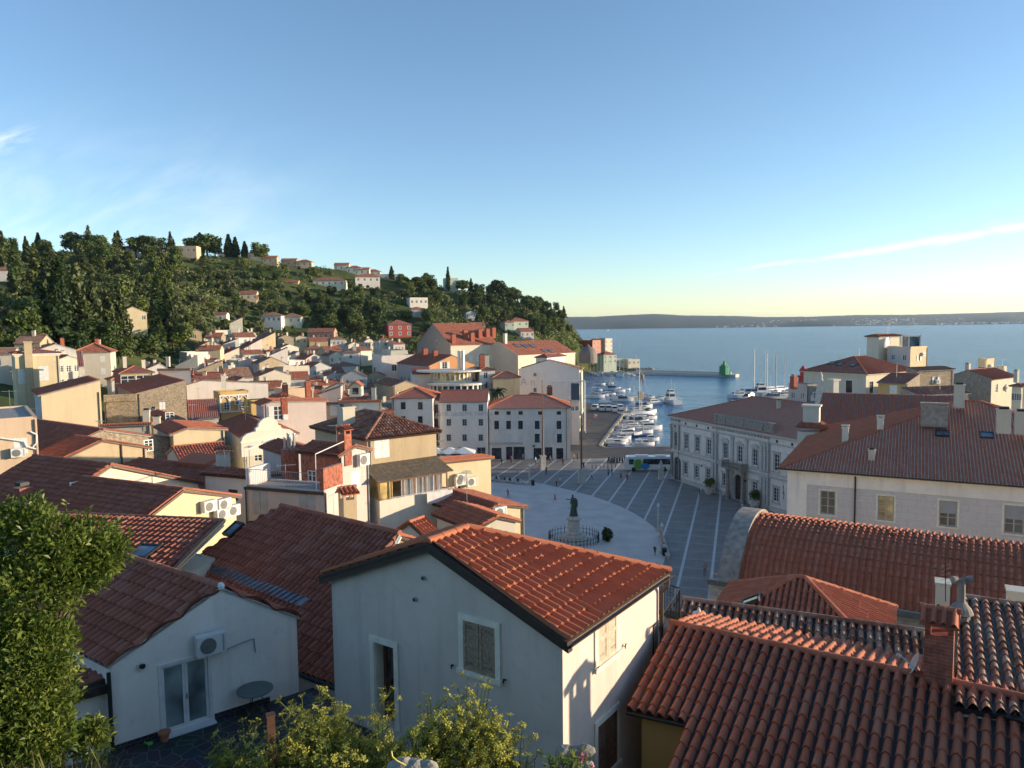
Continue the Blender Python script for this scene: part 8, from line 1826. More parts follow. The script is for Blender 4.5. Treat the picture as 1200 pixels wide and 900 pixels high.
def boat_proto(kind, name, seed):
 rg = random.Random(seed); t = thing(name, '', 'boat', (0, 0, 0)); t.rotation_euler.z = 0; WL[t.name] = V(); L, W, H = {'motor': (5.6, 2.0, .75), 'open': (5, 1.9, .6), 'sail': (9.5, 3, 1.0), 'cruiser': (8.6, 3.0, 1.05), 'ketch': (17, 4.6, 1.7), 'tour': (17, 4.6, 1.7), 'work': (13, 4.6, 1.7)}[kind]
 b = MB(); st = hull(b, L, W, H); b.build('hull', [MATS['hull_blue' if (kind == 'open' and seed % 2) else 'hull_white']], t)
 b = MB(); n = len(st)
 for i in range(n-1): (x0, y0, z0), (x1, y1, z1) = st[i][4], st[i+1][4]; b.face([(x0, -y0*.9, z0-.12), (x1, -y1*.9, z1-.12), (x1, y1*.9, z1-.12), (x0, y0*.9, z0-.12)])
 b.build('deck', MATS['deck_teak' if kind in ('sail', 'ketch', 'open') else 'hull_white'], t)
 def cabin(x0, x1, w, z0, h, rake=.35, mat='hull_white', nm='cabin', glass=True):
  b = MB(); w2 = w*.82; P = [(x0, -w/2, z0), (x1, -w/2, z0), (x1, w/2, z0), (x0, w/2, z0)]; Q = [(x0+.1, -w2/2, z0+h), (x1-rake*h*2, -w2/2, z0+h), (x1-rake*h*2, w2/2, z0+h), (x0+.1, w2/2, z0+h)]; b.mesh(P+Q, [(4, 5, 6, 7), (0, 1, 5, 4), (1, 2, 6, 5), (2, 3, 7, 6), (3, 0, 4, 7)]); c = b.build(nm, MATS[mat], t)
  if glass:
   b = MB(); k0, k1 = .42, .86; f = lambda i, j, k, e=.02: tuple(V(P[i]).lerp(V(Q[i]), k)*(1-j)+V(P[(i+1) % 4]).lerp(V(Q[(i+1) % 4]), k)*j+V(((0, -e, 0), (e, 0, 0), (0, e, 0), (-e, 0, 0))[i]))
   for i in range(4): b.face([f(i, .08, k0), f(i, .92, k0), f(i, .92, k1), f(i, .08, k1)])
   b.build('cabin_window', MATS['window_glass'], c)
  return c
 def mast(x, h, mat='mast_alu', boom=True, r=.07):
  b = MB(); b.cyl((x, 0, H*.8), (x, 0, H+h), r, r*.7, 8); 
  for q in (.5, .75): b.cyl((x, -h*.05, H+h*q), (x, h*.05, H+h*q), .025, .025, 4)
  m = b.build('mast', MATS[mat], t); b = MB()
  for e in ((L/2-.1, 0, H*1.25), (-L/2+.1, 0, H), (x-.2, W*.45, H), (x-.2, -W*.45, H)): b.cyl((x, 0, H+h*.97), e, .012, .012, 3)
  b.build('rigging', MATS['steel'], m)
  if boom: b = MB(); b.cyl((x, 0, H+1.2), (x-L*.36, 0, H+1.15), .06, .06, 6); b.cyl((x-.2, 0, H+1.38), (x-L*.34, 0, H+1.30), .15, .10, 8, 1); b.build('boom', [MATS['mast_alu'], MATS['canvas_blue' if seed % 2 else 'hull_white']], m)
 if kind == 'motor': cabin(-.6, 1.8, 1.45, H*.95, .8, .5); b = MB(); b.obox((-2.2, -.85, H+.85), (1.7, 0, 0), (0, 1.7, 0), (0, 0, .06)); [b.cyl((-2.1+1.5*(k % 2), -.8+1.6*(k//2), H*.9), (-2.1+1.5*(k % 2), -.8+1.6*(k//2), H+.85), .025, .025, 5) for k in range(4)]; b.build('canopy', MATS[('canvas_blue', 'canvas_grey', 'hull_white')[seed % 3]], t)
 elif kind == 'open':
  b = MB(); [b.obox((x, -.85, H*.62), (.35, 0, 0), (0, 1.7, 0), (0, 0, .06)) for x in (-1.2, .2, 1.2)]; b.build('thwart', MATS['deck_teak'], t); b = MB(); b.obox((-2.75, -.18, .2), (.35, 0, 0), (0, .36, 0), (0, 0, .85)); b.build('outboard', MATS['rubber_black'], t)
 elif kind == 'sail': cabin(-1.2, 2.4, 1.7, H, .5, .8); mast(.8, 12)
 elif kind == 'cruiser': cabin(-2.0, 2.5, 2.2, H*1.02, 1.0, .5, mat=('hull_white', 'boat_navy', 'hull_white')[seed % 3]); cabin(-1.5, .6, 1.6, H+1.0, .6, .6, nm='flybridge'); b = MB(); b.cyl((-1.2, 0, H+1.6), (-1.4, 0, H+2.8), .05, .03, 6); b.build('aerial', MATS['mast_alu'], t)
 elif kind == 'ketch': cabin(-4, 2.5, 2.8, H, .9, .4); mast(2.0, 18.5, 'mast_alu', True, .2); mast(-4.8, 16.5, 'mast_alu', True, .18)
 elif kind == 'tour': cabin(-6.5, 5, 3.8, H, 1.9, .12); b = MB(); b.obox((-7, -2.1, H+1.9), (12, 0, 0), (0, 4.2, 0), (0, 0, .12)); [b.cyl((-7+k*1.0, s*2.0, H+2), (-7+k*1.0, s*2.0, H+2.9), .03, .03, 4) for k in range(12) for s in (-1, 1)]; b.cyl((0, 0, H+2), (-.4, 0, H+6.5), .1, .05, 6); b.build('sun_deck', MATS['hull_white'], t)
 elif kind == 'work':
  cabin(-1, 3.2, 3.0, H, 2.4, .12); cabin(-.2, 2.4, 2.3, H+2.4, 1.3, .12, nm='wheelhouse'); b = MB(); b.cyl((0, 0, H+3.7), (0, 0, H+8), .09, .05, 6); b.cyl((-3, 0, H), (-3, 0, H+6.5), .09, .06, 6); b.cyl((0, -.9, H+6), (0, .9, H+6), .04, .04, 5); b.build('mast', MATS['mast_alu'], t)
  b = MB()
  for k in range(12): b.cyl((-5.8+k*.45, -2.1, H), (-5.8+k*.45, -2.1, H+1), .03, .03, 4); b.cyl((-5.8+k*.45, 2.1, H), (-5.8+k*.45, 2.1, H+1), .03, .03, 4)
  b.build('guard_rail', MATS['hull_white'], t)
 return t
PROTO_B = {}; BN = {'motor': 'motor_boat', 'open': 'rowing_boat', 'sail': 'sailing_boat', 'cruiser': 'motor_cruiser', 'ketch': 'tall_ketch', 'tour': 'tour_boat', 'work': 'harbour_vessel'}
def boat(kind, px, py, head, label, group, v=0, scale=None, Z=-1.0):
 p = onz(px, py, Z); key = (kind, v)
 if key not in PROTO_B:
  t = boat_proto(kind, BN[kind], v); PROTO_B[key] = t; t.location = p; t.rotation_euler.z = R(head)
 else: t = dup(PROTO_B[key], p, R(head))
 if scale: t.scale = (scale,)*3
 tag(t, label, 'boat', group); return t
def harbour():
 rg = random.Random(12); od = ['nearest', 'second', 'third', 'fourth', 'fifth', 'sixth', 'seventh', 'eighth', 'ninth', 'tenth', 'eleventh', 'twelfth', 'thirteenth', 'fourteenth', 'fifteenth']
 y = 528.5; k = 0; names = {'motor': 'white motor boat', 'open': 'small open rowing boat', 'cruiser': 'larger white motor cruiser', 'sail': 'white sailing boat'}
 G = 'boats moored side by side along the quay'
 seq = ['open', 'open', 'motor', 'motor', 'motor', 'cruiser', 'motor', 'motor', 'sail', 'motor', 'cruiser', 'motor', 'sail', 'motor', 'cruiser']
 ys = [527.5, 524.5, 521.5, 518, 514.8, 511.5, 508.2, 505, 502, 499, 496, 493, 490, 487, 484]
 for i, (kind, y) in enumerate(zip(seq, ys)):
  qx = np.interp(y, [476, 485, 498, 513, 522], [735, 731.7, 721.7, 711, 705])+13+(8 if kind in ('cruiser', 'sail') else 3); boat(kind, qx+rg.uniform(0, 3), y, 5+rg.uniform(-6, 6), f'{names[kind]} at the curved quay, {od[i]} from the bus', G, i % 3)
 seq2 = ['open', 'motor', 'motor', 'open', 'motor', 'cruiser', 'motor', 'motor', 'motor', 'cruiser']; ys2 = [529, 522, 516.5, 512, 507.5, 503.5, 499.5, 495.5, 491, 486]
 for i, (kind, y) in enumerate(zip(seq2, ys2)): boat(kind, 752+4*(i % 3)+rg.uniform(-2, 2), y, 8+rg.uniform(-8, 8), f'{names[kind]} in the outer row, {od[i]} from the bus', 'boats in the outer row of moorings', (i+1) % 3)
 boat('cruiser', 752, 478, 12, 'white cruiser behind the wooden masted boat', 'boats beside the harbour vessel', 1); boat('cruiser', 766, 474, 20, 'white cruiser immediately left of the harbour vessel', 'boats beside the harbour vessel', 2); boat('motor', 774, 468, 10, 'small motor boat with dark canopy left of the harbour vessel', 'boats beside the harbour vessel', 1); boat('motor', 760, 467, 5, 'motor boat on the pontoon left of the harbour vessel', 'boats beside the harbour vessel', 0)
 boat('work', 787, 472.5, 100, 'white harbour vessel with tall railed superstructure and two masts, left above the town hall roof', None, 0)
 boat('sail', 746, 487, 15, 'old wooden sailing boat with the tallest pale brown mast by the quay', None, 5, 1.35)
 seq3 = [(697, 466, 'cruiser'), (706, 464, 'motor'), (714, 463, 'motor'), (722, 467, 'motor'), (730, 470, 'cruiser'), (699, 458, 'motor'), (708, 456, 'motor'), (717, 457, 'cruiser'), (726, 459, 'motor'), (703, 451, 'motor'), (713, 450, 'motor'), (733, 457, 'open')]
 for i, (px, py, kind) in enumerate(seq3): boat(kind, px, py, rg.uniform(-15, 15), f'{names[kind]} in the basin beyond the vans, {od[i]} from left', 'boats in the inner basin', i % 3)
 xs = [692, 696, 700, 704, 709, 713, 717, 721, 726, 731, 736, 741, 746]
 for i, x in enumerate(xs): boat('sail', x, 437.5+(i % 3)*1.3, 90+rg.uniform(-12, 12), f'sailing boat in the far marina row, {od[i]} mast from left', 'sailing boats in the far marina', i % 3, rg.uniform(.75, 1.15) if i != 8 else 1.9)
 for i, (px, py, s) in enumerate(((888, 463, 1.0), (900, 461, .95), (912, 463, .9))): boat('ketch', px, py, 200+i*8, ('two masted yacht at the left of the group beyond the town hall', 'two masted yacht in the middle of the group beyond the town hall', 'two masted yacht at the right of the group beyond the town hall')[i], 'tall yachts beyond the town hall', 0, s)
 for i, (px, py, k_) in enumerate(((872, 464, 'motor'), (894, 465, 'work'), (903, 463, 'motor'), (912, 467, 'motor'), (878, 468, 'cruiser'))): boat(k_, px, py, 180+i*9, f"white boat crowded under the tall yacht masts, {('first', 'third', 'fourth', 'last', 'second')[i]} from the left", 'boats crowded beyond the town hall', 0 if k_ == 'work' else i % 3, 1.1)
 boat('tour', 882, 465, 185, 'long white tour boat with two cabin decks beyond the town hall roof', None, 0)
 for i, (px, py) in enumerate(((865, 466), (906, 468), (918, 466))): boat('cruiser', px, py, 190, ('white cruiser left of the tour boat', 'white cruiser right of the tour boat under the yacht masts', 'white cruiser at the right end of the outer quay')[i], 'cruisers beside the tour boat', i % 3, 1.2)
 boat('sail', 712.5, 387.6, 60, 'tiny white sailing boat far out on the bay', None, 1, 2.2)
 for name, a, c, lab in (('pontoon', (728, 467.5), (745, 465), 'floating pontoon reaching out from the car park quay'), ('pontoon', (752, 476), (776, 472), 'floating pontoon leading to the harbour vessel')):
  A, B = onz(*a, -1), onz(*c, -1); d = B-A; n = V((-d.y, d.x, 0)).normalized(); b = MB(); b.obox(A-n*1.1+V((0, 0, -.3)), d, n*2.2, V((0, 0, .8))); tag(b.build(name, MATS['concrete'], loc=A), lab, 'pontoon')
 for px, py, lab in ((752.5, 445.5, 'brown mooring dolphin near the pier'), (751, 467.5, 'brown mooring dolphin by the pontoon')):
  p = onz(px, py, -1); b = MB()
  for k in range(5): a = k*1.257; b.cyl(p+V((1.0*math.cos(a), 1.0*math.sin(a), -3)), p+V((.8*math.cos(a), .8*math.sin(a), 3.2)), .32, .28, 8)
  b.cyl(p+V((0, 0, 2.2)), p+V((0, 0, 2.7)), 1.25, 1.25, 12); tag(b.build('mooring_dolphin', MATS['weathered_wood'], loc=p), lab, 'mooring post')
 rg2 = random.Random(2)
 A, B = onz(742, 438.5, -1), onz(862, 442.2, -1); d = B-A; n = V((-d.y, d.x, 0)).normalized(); n = n if n.y > 0 else -n; b = MB(); b.obox(A-n*0+V((0, 0, -3)), d, n*6, V((0, 0, 4.6))); b.obox(A+n*4.9+V((0, 0, 1.6)), d*.93, n*1.1, V((0, 0, 1.0))); tag(b.build('stone_pier', plain('pier_stone', (.62, .57, .5), .9, var=.25), loc=A), 'long pale stone pier closing the harbour, with a green light at its end', 'pier')
 p = at(848.5, 441, B.y+2); p.z = .6; t = thing('green_lighthouse', 'green polygonal light tower at the end of the pier', 'lighthouse', p); b = MB(); b.lathe(p, [(2.9, 0), (2.75, 4.6), (3.1, 4.7), (3.1, 5.0), (1.9, 5.05), (1.8, 5.9)], 8); b.build('tower', MATS['beacon_green'], t)
 b = MB(); b.lathe(p+V((0, 0, 5.9)), [(.75, 0), (.75, 1.3), (.95, 1.35), (.5, 1.8), (.1, 2.1)], 10); b.build('lantern', MATS['beacon_green'], t); b = MB(); b.cyl(p+V((0, 0, 8)), p+V((0, 0, 9.2)), .05, .03, 5); b.build('lightning_rod', MATS['steel'], t)
 for i in range(26):
  pass
 p = at(941, 442, 300); p.z = -.4; zt = at(941, 428.5, 300).z; s = (zt-p.z)/14; t = thing('red_beacon', 'red harbour light tower behind the ruined stone stack', 'lighthouse', p); b = MB(); b.lathe(p, [(2.2, 0), (1.7, 9*s), (2.3, 9.2*s), (2.3, 9.8*s), (1.2, 9.9*s), (1.2, 12*s), (1.5, 12.2*s), (.3, 14*s)], 12); b.build('tower', MATS['beacon_red'], t); b = MB(); b.box(p.x, p.y, -4, 60, 8, 3.6, .2); struct(b.build('outer_quay', MATS['quay_stone'], loc=p))
 b = MB(); rg3 = random.Random(9)
 for i in range(90):
  q = onz(rg3.uniform(744, 764), 434.5, -1); r = rg3.uniform(.8, 1.8); q.y += rg3.uniform(0, 7); b.lathe(V((q.x, q.y, -1.4)), [(r, 0), (r*1.05, r*.5), (r*.6, r*1.1), (r*.15, r*1.35)], 6)
 o = b.build('breakwater_rocks', MATS['limestone'], loc=(0, 0, 0)); tag(o, 'heap of pale boulders protecting the root of the pier', 'rocks', kind='stuff')
harbour()
# ------------------------------------------------------------ vehicles
def car_proto():
 t = thing('parked_van', '', 'van', (0, 0, 0)); b = MB(); P = [(-2.4, .35), (-2.4, 1.2), (-2.2, 1.95), (.9, 1.98), (1.6, 1.25), (2.35, 1.1), (2.45, .35)]
 f = [(x, -.92, z) for x, z in P]; g = [(x, .92, z) for x, z in P]; n = len(P); b.mesh(f+g, [tuple(range(n)), tuple(range(n, 2*n))[::-1]]+[(i, n+i, n+(i+1) % n, (i+1) % n) for i in range(n)]); b.build('body', MATS['car_white'], t)
 b = MB(); b.face([(.98, -.8, 1.9), (1.6, -.8, 1.3), (1.6, .8, 1.3), (.98, .8, 1.9)]); [b.face([(-1.9, s*.93, 1.3), (1.2, s*.93, 1.3), (.8, s*.93, 1.8), (-1.9, s*.93, 1.8)]) for s in (-1, 1)]; b.face([(-2.38, -.75, 1.3), (-2.38, .75, 1.3), (-2.26, .75, 1.8), (-2.26, -.75, 1.8)]); b.build('window', MATS['window_glass'], t)
 for x in (-1.5, 1.5):
  for s in (-.9, .9): b = MB(); b.cyl((x, s-.1, .33), (x, s+.1, .33), .33, .33, 14); w = b.build('wheel', MATS['rubber_black'], t); b = MB(); b.cyl((x, s*1.0+(.105 if s > 0 else -.105), .33), (x, s+(.11 if s > 0 else -.11), .33), .18, .18, 10); b.build('rim', MATS['steel'], w)
 for s in (-.65, .65): b = MB(); b.obox((2.36, s-.17, .85), (.06, 0, 0), (0, .34, 0), (0, 0, .16)); b.build('headlight', MATS['steel'], t)
 return t
def vehicles():
 t = None
 for i, (px, py, lab) in enumerate(((697, 480.5, 'white van at the left end of the parked row on the quay'), (706, 481.5, 'second white van from left in the parked row on the quay'), (713, 481.5, 'white van in the middle of the parked row on the quay'), (720, 482.5, 'white van with open space beside it near the quay edge'), (727, 480.5, 'white van nearest the water in the parked row'))):
  p = onz(px, py, 0)
  if t is None: t = car_proto(); t.location = p; t.rotation_euler.z = R(255); c = t
  else: c = dup(t, p, R(255+i*4))
  tag(c, lab, 'van', 'vans parked on the quay')
 A = onz(737, 552.5, 0); t = thing('city_bus', 'white bus with green and blue blotch graphics parked between the harbour and the town hall', 'bus', A); u = V((.93, -.05, 0)).normalized(); v = V((-u.y, u.x, 0)); L, W, H = 9.5, 2.5, 3.0
 def bx(b, x, y, z, sx, sy, sz, mi=0): b.obox(A+u*x+v*y+V((0, 0, z)), u*sx, v*sy, V((0, 0, sz)), mi)
 b = MB(); P = [(-.6, .35), (-.75, 1.2), (-.45, 2.85), (-.2, H), (L, H), (L+.1, .35)]; f = [A+u*x+V((0, 0, z)) for x, z in P]; g = [p+v*W for p in f]; n = len(P); b.mesh(f+g, [tuple(range(n)), tuple(range(n, 2*n))[::-1]]+[(i, n+i, n+(i+1) % n, (i+1) % n) for i in range(n)]); b.build('body', MATS['car_white'], t)
 b = MB(); bx(b, 2.9, -.02, 1.45, L-3.1, .03, 1.15); bx(b, .0, -.02, 1.45, 1.0, .03, 1.1); b.face([A+u*(-.70)+v*.2+V((0, 0, 1.35)), A+u*(-.70)+v*(W-.2)+V((0, 0, 1.35)), A+u*(-.49)+v*(W-.2)+V((0, 0, 2.6)), A+u*(-.49)+v*.2+V((0, 0, 2.6))]); b.build('window', MATS['window_glass'], t)
 for nm, cx, cz, rx, rz, m in (('green_graphic', 1.9, 1.45, 1.0, 1.15, 'bus_green'), ('blue_graphic', 3.3, 1.05, .95, .65, 'bus_blue')):
  b = MB(); k = [A+u*(cx+rx*math.cos(a)*(1+.1*math.sin(3*a)))+V((0, 0, max(.4, cz+rz*math.sin(a))))-v*(.032 if m == 'bus_green' else .036) for a in [2*math.pi*i/22 for i in range(22)]]; b.face(k); b.build(nm, MATS[m], t)
 b = MB(); bx(b, 1.3, -.045, .55, .55, .02, 1.9); bx(b, 1.9, -.045, .55, .55, .02, 1.9); b.build('door', plain('bus_door_glass', (.16, .30, .08), .2), t)
 for x in (1.0, 7.2):
  for y in (.12, W-.12): b = MB(); p = A+u*x+v*y+V((0, 0, .45)); b.cyl(p-v*.14, p+v*.14, .45, .45, 16); b.build('wheel', MATS['rubber_black'], t)
 b = MB(); bx(b, 1.5, .5, H, 2.5, 1.5, .22); bx(b, 5.6, .5, H, 2.0, 1.5, .18); b.build('roof_unit', MATS['ac_white'], t)
 for y in (.2, W-.6): b = MB(); b.obox(A+u*(-.76)+v*y+V((0, 0, .7)), u*.1, v*.4, V((0, 0, .2))); b.build('headlight', MATS['steel'], t)
 pr = None
 for i in range(7):
  p = onz(713+i*3.3, 541.5+(i % 2)*.8, 0); 
  if pr is None:
   pr = thing('motor_scooter', '', 'scooter', (0, 0, 0)); b = MB(); b.obox((-.3, -.14, .35), (.75, 0, 0), (0, .28, 0), (0, 0, .35)); b.obox((.42, -.2, .3), (.12, 0, 0), (0, .4, 0), (0, 0, .75)); b.build('body', MATS['boat_navy'], pr); b = MB(); b.obox((-.4, -.15, .7), (.75, 0, 0), (0, .3, 0), (0, 0, .12)); b.build('seat', MATS['rubber_black'], pr)
   for x in (-.55, .65): b = MB(); b.cyl((x, -.06, .25), (x, .06, .25), .25, .25, 14); b.build('wheel', MATS['rubber_black'], pr)
   b = MB(); b.cyl((.6, 0, .3), (.45, 0, 1.1), .03, .03, 6); b.cyl((.45, -.32, 1.1), (.45, .32, 1.1), .02, .02, 6); b.build('handlebar', MATS['steel'], pr); c = pr; pr.location = p; pr.rotation_euler.z = R(70)
  else: c = dup(pr, p, R(70+i*5-10))
  tag(c, f"dark motor scooter, {('first', 'second', 'third', 'fourth', 'fifth', 'sixth', 'last')[i]} from left in the row left of the bus", 'scooter', 'scooters parked beside the bus')
vehicles()
# ------------------------------------------------------------ people
SK = plain('skin', (.48, .29, .20), .6)
FIG = {}
def figure_mesh(pose):
 if pose in FIG: return FIG[pose]
 sit = pose == 'sit'; hip = .48 if sit else .92; lean = .06
 J = {'hip': (0, 0, hip), 'waist': (0, 0, hip+.16), 'chest': (lean, 0, hip+.40), 'neck': (lean, 0, hip+.56), 'head0': (lean+.02, 0, hip+.64), 'head1': (lean+.03, 0, hip+.80)}
 E = [('hip', 'waist'), ('waist', 'chest'), ('chest', 'neck'), ('neck', 'head0'), ('head0', 'head1')]; Rd = {'hip': .155, 'waist': .135, 'chest': .165, 'neck': .055, 'head0': .085, 'head1': .095}
 sw = .24 if pose == 'walk' else .02
 for s, nm in ((1, 'l'), (-1, 'r')):
  g = s*sw
  J['sh'+nm] = (lean, s*.20, hip+.50); J['el'+nm] = (lean-g*.5, s*.26, hip+.22); J['ha'+nm] = ((.30 if sit else lean-g*.9+.06), s*(.16 if sit else .25), hip+(.06 if sit else -.02)); E += [('chest', 'sh'+nm), ('sh'+nm, 'el'+nm), ('el'+nm, 'ha'+nm)]; Rd.update({'sh'+nm: .065, 'el'+nm: .045, 'ha'+nm: .038})
  J['th'+nm] = (0, s*.10, hip-.04); J['kn'+nm] = ((.42, s*.11, .47) if sit else (g*.55+.03, s*.10, .50)); J['an'+nm] = ((.40, s*.11, .08) if sit else (g*1.15-.03*(s*sw < 0), s*.10, .08)); J['to'+nm] = (J['an'+nm][0]+.17, s*.12, .045); E += [('hip', 'th'+nm), ('th'+nm, 'kn'+nm), ('kn'+nm, 'an'+nm), ('an'+nm, 'to'+nm)]; Rd.update({'th'+nm: .09, 'kn'+nm: .062, 'an'+nm: .045, 'to'+nm: .04})
 if pose == 'statue':
  J['ell'] = (.22, .34, hip+.34); J['hal'] = (.40, .16, hip+.50); J['elr'] = (.05, -.36, hip+.25); J['har'] = (.12, -.42, hip-.05)
 K = list(J); me = bpy.data.meshes.new('person'); me.from_pydata([J[k] for k in K], [(K.index(a), K.index(b)) for a, b in E], []); o = bpy.data.objects.new('tmp', me); COL.objects.link(o)
 m = o.modifiers.new('skin', 'SKIN'); m.use_smooth_shade = True
 if not me.skin_vertices: me.attributes.new
 for i, k in enumerate(K):
  sv = me.skin_vertices[0].data[i]; sv.radius = (Rd[k], Rd[k]); sv.use_root = k == 'hip'
 s = o.modifiers.new('sub', 'SUBSURF'); s.levels = s.render_levels = 1
 dg = bpy.context.evaluated_depsgraph_get(); dg.update(); r = bpy.data.meshes.new_from_object(o.evaluated_get(dg)); bpy.data.objects.remove(o); FIG[pose] = (r, hip); return FIG[pose]
def person(p, face, pose, shirt, trou, label, group=None, h=1.0, shorts=False, dress=False, hairc=(.05, .035, .025)):
 r, hip = figure_mesh(pose); me = r.copy(); me.materials.clear()
 for m in (SK, plain('cloth_%.2f_%.2f_%.2f' % shirt, shirt, .9), plain('cloth_%.2f_%.2f_%.2f' % trou, trou, .9), plain('hair_%.2f' % hairc[0], hairc, .7), MATS['boat_navy']): me.materials.append(m)
 for f in me.polygons:
  x, y, z = f.center; ay = abs(y)
  arm = ay > .235 and z > hip-.1 or (pose == 'sit' and ay > .2 and z > hip)
  if z > hip+.735 or (z > hip+.64 and x < .04): i = 3
  elif z > hip+.54: i = 0
  elif z > hip+.02: i = 0 if (arm and z < hip+.28) else 1
  elif arm: i = 0
  elif z < .10: i = 4
  elif dress and z > .45: i = 1
  elif (shorts or dress) and z < .52 and pose != 'sit': i = 0
  else: i = 2
  f.material_index = i
 o = bpy.data.objects.new('person', me); COL.objects.link(o); o.location = p; o.rotation_euler.z = R(face); o.scale = (h,)*3; tag(o, label, 'person', group); return o
def people():
 rg = random.Random(31); W_, D_, R_, Bk = (.6, .6, .58), (.04, .05, .09), (.50, .04, .05), (.02, .02, .022)
 G = lambda px, py: onz(px, py, 0)
 A, B = onz(577, 563.8, 0), onz(621, 568.5, 0); d = B-A; L = d.length; d.normalize(); n = V((d.y, -d.x, 0)); t = thing('stone_bench', 'long pale stone bench along the rim of the oval, near the hotel side', 'bench', A); b = MB(); b.obox(A+V((0, 0, .36)), d*L, n*.6, V((0, 0, .12))); b.build('seat', MATS['stone_trim'], t)
 for k in range(8): b = MB(); b.obox(A+d*(L-.3)*k/7+n*.1, d*.3, n*.4, V((0, 0, .36))); b.build('leg', MATS['stone_trim'], t)
 tops = [W_, D_, W_, (.25, .3, .38), D_, W_, Bk, W_, (.5, .5, .52), D_, W_]; desc = ['white', 'navy', 'white', 'grey blue', 'navy', 'white', 'black', 'white', 'pale grey', 'navy', 'white']
 od = ['first', 'second', 'third', 'fourth', 'fifth', 'sixth', 'seventh', 'eighth', 'ninth', 'tenth', 'last']
 for i in range(11): q = A+d*(L*(.04+.72*i/10))+n*.05; person(V((q.x, q.y, -.02)), math.degrees(math.atan2(n.y, n.x))+180+rg.uniform(-20, 20), 'sit', tops[i], D_, f'person in {desc[i]} top sitting on the long bench, {od[i]} from the left', 'people sitting on the long oval bench')
 lst = [((606.5, 556), 200, 'stand', W_, (.35, .35, .36), 'person in white standing behind the long bench', {}), ((652, 569.5), 30, 'stand', (.45, .33, .27), D_, 'bare armed person in dark trousers, left of the pair near the flagpole', {}), ((656.2, 569), 60, 'stand', W_, (.28, .30, .33), 'person in white shirt, right of the pair near the flagpole', {}),
  ((595.5, 583.3), 190, 'walk', R_, Bk, 'walker in red shirt and black shorts crossing the oval', dict(shorts=True)), ((650.5, 589), 150, 'walk', R_, R_, 'person all in red standing on the oval beyond the statue', dict(h=.9, shorts=True)), ((684, 550.5), 90, 'stand', Bk, Bk, 'person in black standing right of the second flagpole', {}), ((713, 558.5), 120, 'stand', (.2, .22, .26), D_, 'left person of the dark pair below the scooters', {}), ((717.2, 557.5), 160, 'stand', D_, Bk, 'right person of the dark pair below the scooters', {}),
  ((727.5, 563), 100, 'walk', (.35, .2, .18), Bk, 'person in brown top and shorts walking below the bus', dict(shorts=True)), ((735, 565.5), 80, 'walk', R_, (.4, .05, .07), 'person in a red dress walking below the bus', dict(dress=True)), ((820, 583), 170, 'stand', Bk, Bk, 'person in a long black dress beside the town hall planter', dict(dress=True)), ((767.5, 650.5), 240, 'walk', D_, Bk, 'child in dark clothes at the right rim of the oval', dict(h=.75)), ((826, 675), 250, 'stand', (.45, .35, .33), (.2, .2, .22), 'person in pale top near the arched end of the vaulted hall', {}),
  ((697, 490), 260, 'walk', (.55, .38, .3), (.5, .45, .4), 'left of two people in light clothes on the quay road', {}), ((698.8, 491), 250, 'walk', W_, R_, 'right of two people in light clothes on the quay road', {}), ((690.5, 498), 270, 'walk', R_, R_, 'person in red beside the quay palace wall', dict(dress=True)), ((676.5, 539), 30, 'stand', D_, Bk, 'person in dark clothes by the corner of the stone house', {}), ((672, 541), 300, 'stand', (.1, .15, .3), D_, 'person in blue at the foot of the stone corner house', {}), ((667.5, 538), 90, 'stand', (.25, .05, .05), Bk, 'person in dark red by the corner drainpipe', {})]
 for i, (px, py, s) in enumerate(((575, 544, W_), (588, 546, D_), (599, 543, R_), (613, 541, Bk), (628, 544, W_), (645, 543, (.25, .3, .38)), (660, 546, D_), (553, 548, W_), (640, 556, Bk), (693, 562, W_))): lst.append(((px, py), 40*i, 'walk' if i % 2 else 'stand', s, D_, f"person in {('white', 'navy', 'red', 'black', 'white', 'grey blue', 'navy', 'white', 'black', 'white')[i]} by the stone corner house, {('third', 'fourth', 'fifth', 'sixth', 'eighth', 'ninth', 'tenth', 'first', 'seventh', 'last')[i]} from the cafe parasols", {}))
 for (px, py), fc, pose, s, tr, lab, kw in lst: person(G(px, py), fc, pose, s, tr, lab, 'people on the square', **kw)
 A2, B2 = onz(771.5, 628, 0), onz(780, 655, 0); d = B2-A2; L = d.length; d.normalize(); n = V((-d.y, d.x, 0)); t = thing('stone_bench', 'pale stone bench at the right rim of the oval between two lamp posts', 'bench', A2); b = MB(); b.obox(A2+V((0, 0, .36)), d*L, n*.6, V((0, 0, .12))); b.build('seat', MATS['stone_trim'], t)
 for k in range(5): b = MB(); b.obox(A2+d*(L-.3)*k/4+n*.1, d*.3, n*.4, V((0, 0, .36))); b.build('leg', MATS['stone_trim'], t)
 for i, (u, s, lab) in enumerate(((.2, (.55, .30, .28), 'person in pink top sitting at the far end of the right bench'), (.5, Bk, 'person in black sitting in the middle of the right bench'), (.7, W_, 'person in white sitting near the close end of the right bench'))): q = A2+d*L*u+n*.05; person(V((q.x, q.y, -.02)), math.degrees(math.atan2(n.y, n.x)), 'sit', s, D_, lab, 'people sitting on the right bench')
 A_, d_, out, P, sz = TH
 for px, py, s, lab in ((851.5, 582, (.15, .2, .35), 'person in blue sitting by the town hall door'), (901, 597, W_, 'person in white sitting against the right part of the town hall')): q = onz(px, py, 0); person(V((q.x, q.y, -.15)), math.degrees(math.atan2(out.y, out.x)), 'sit', s, Bk, lab, 'people sitting by the town hall')
people()
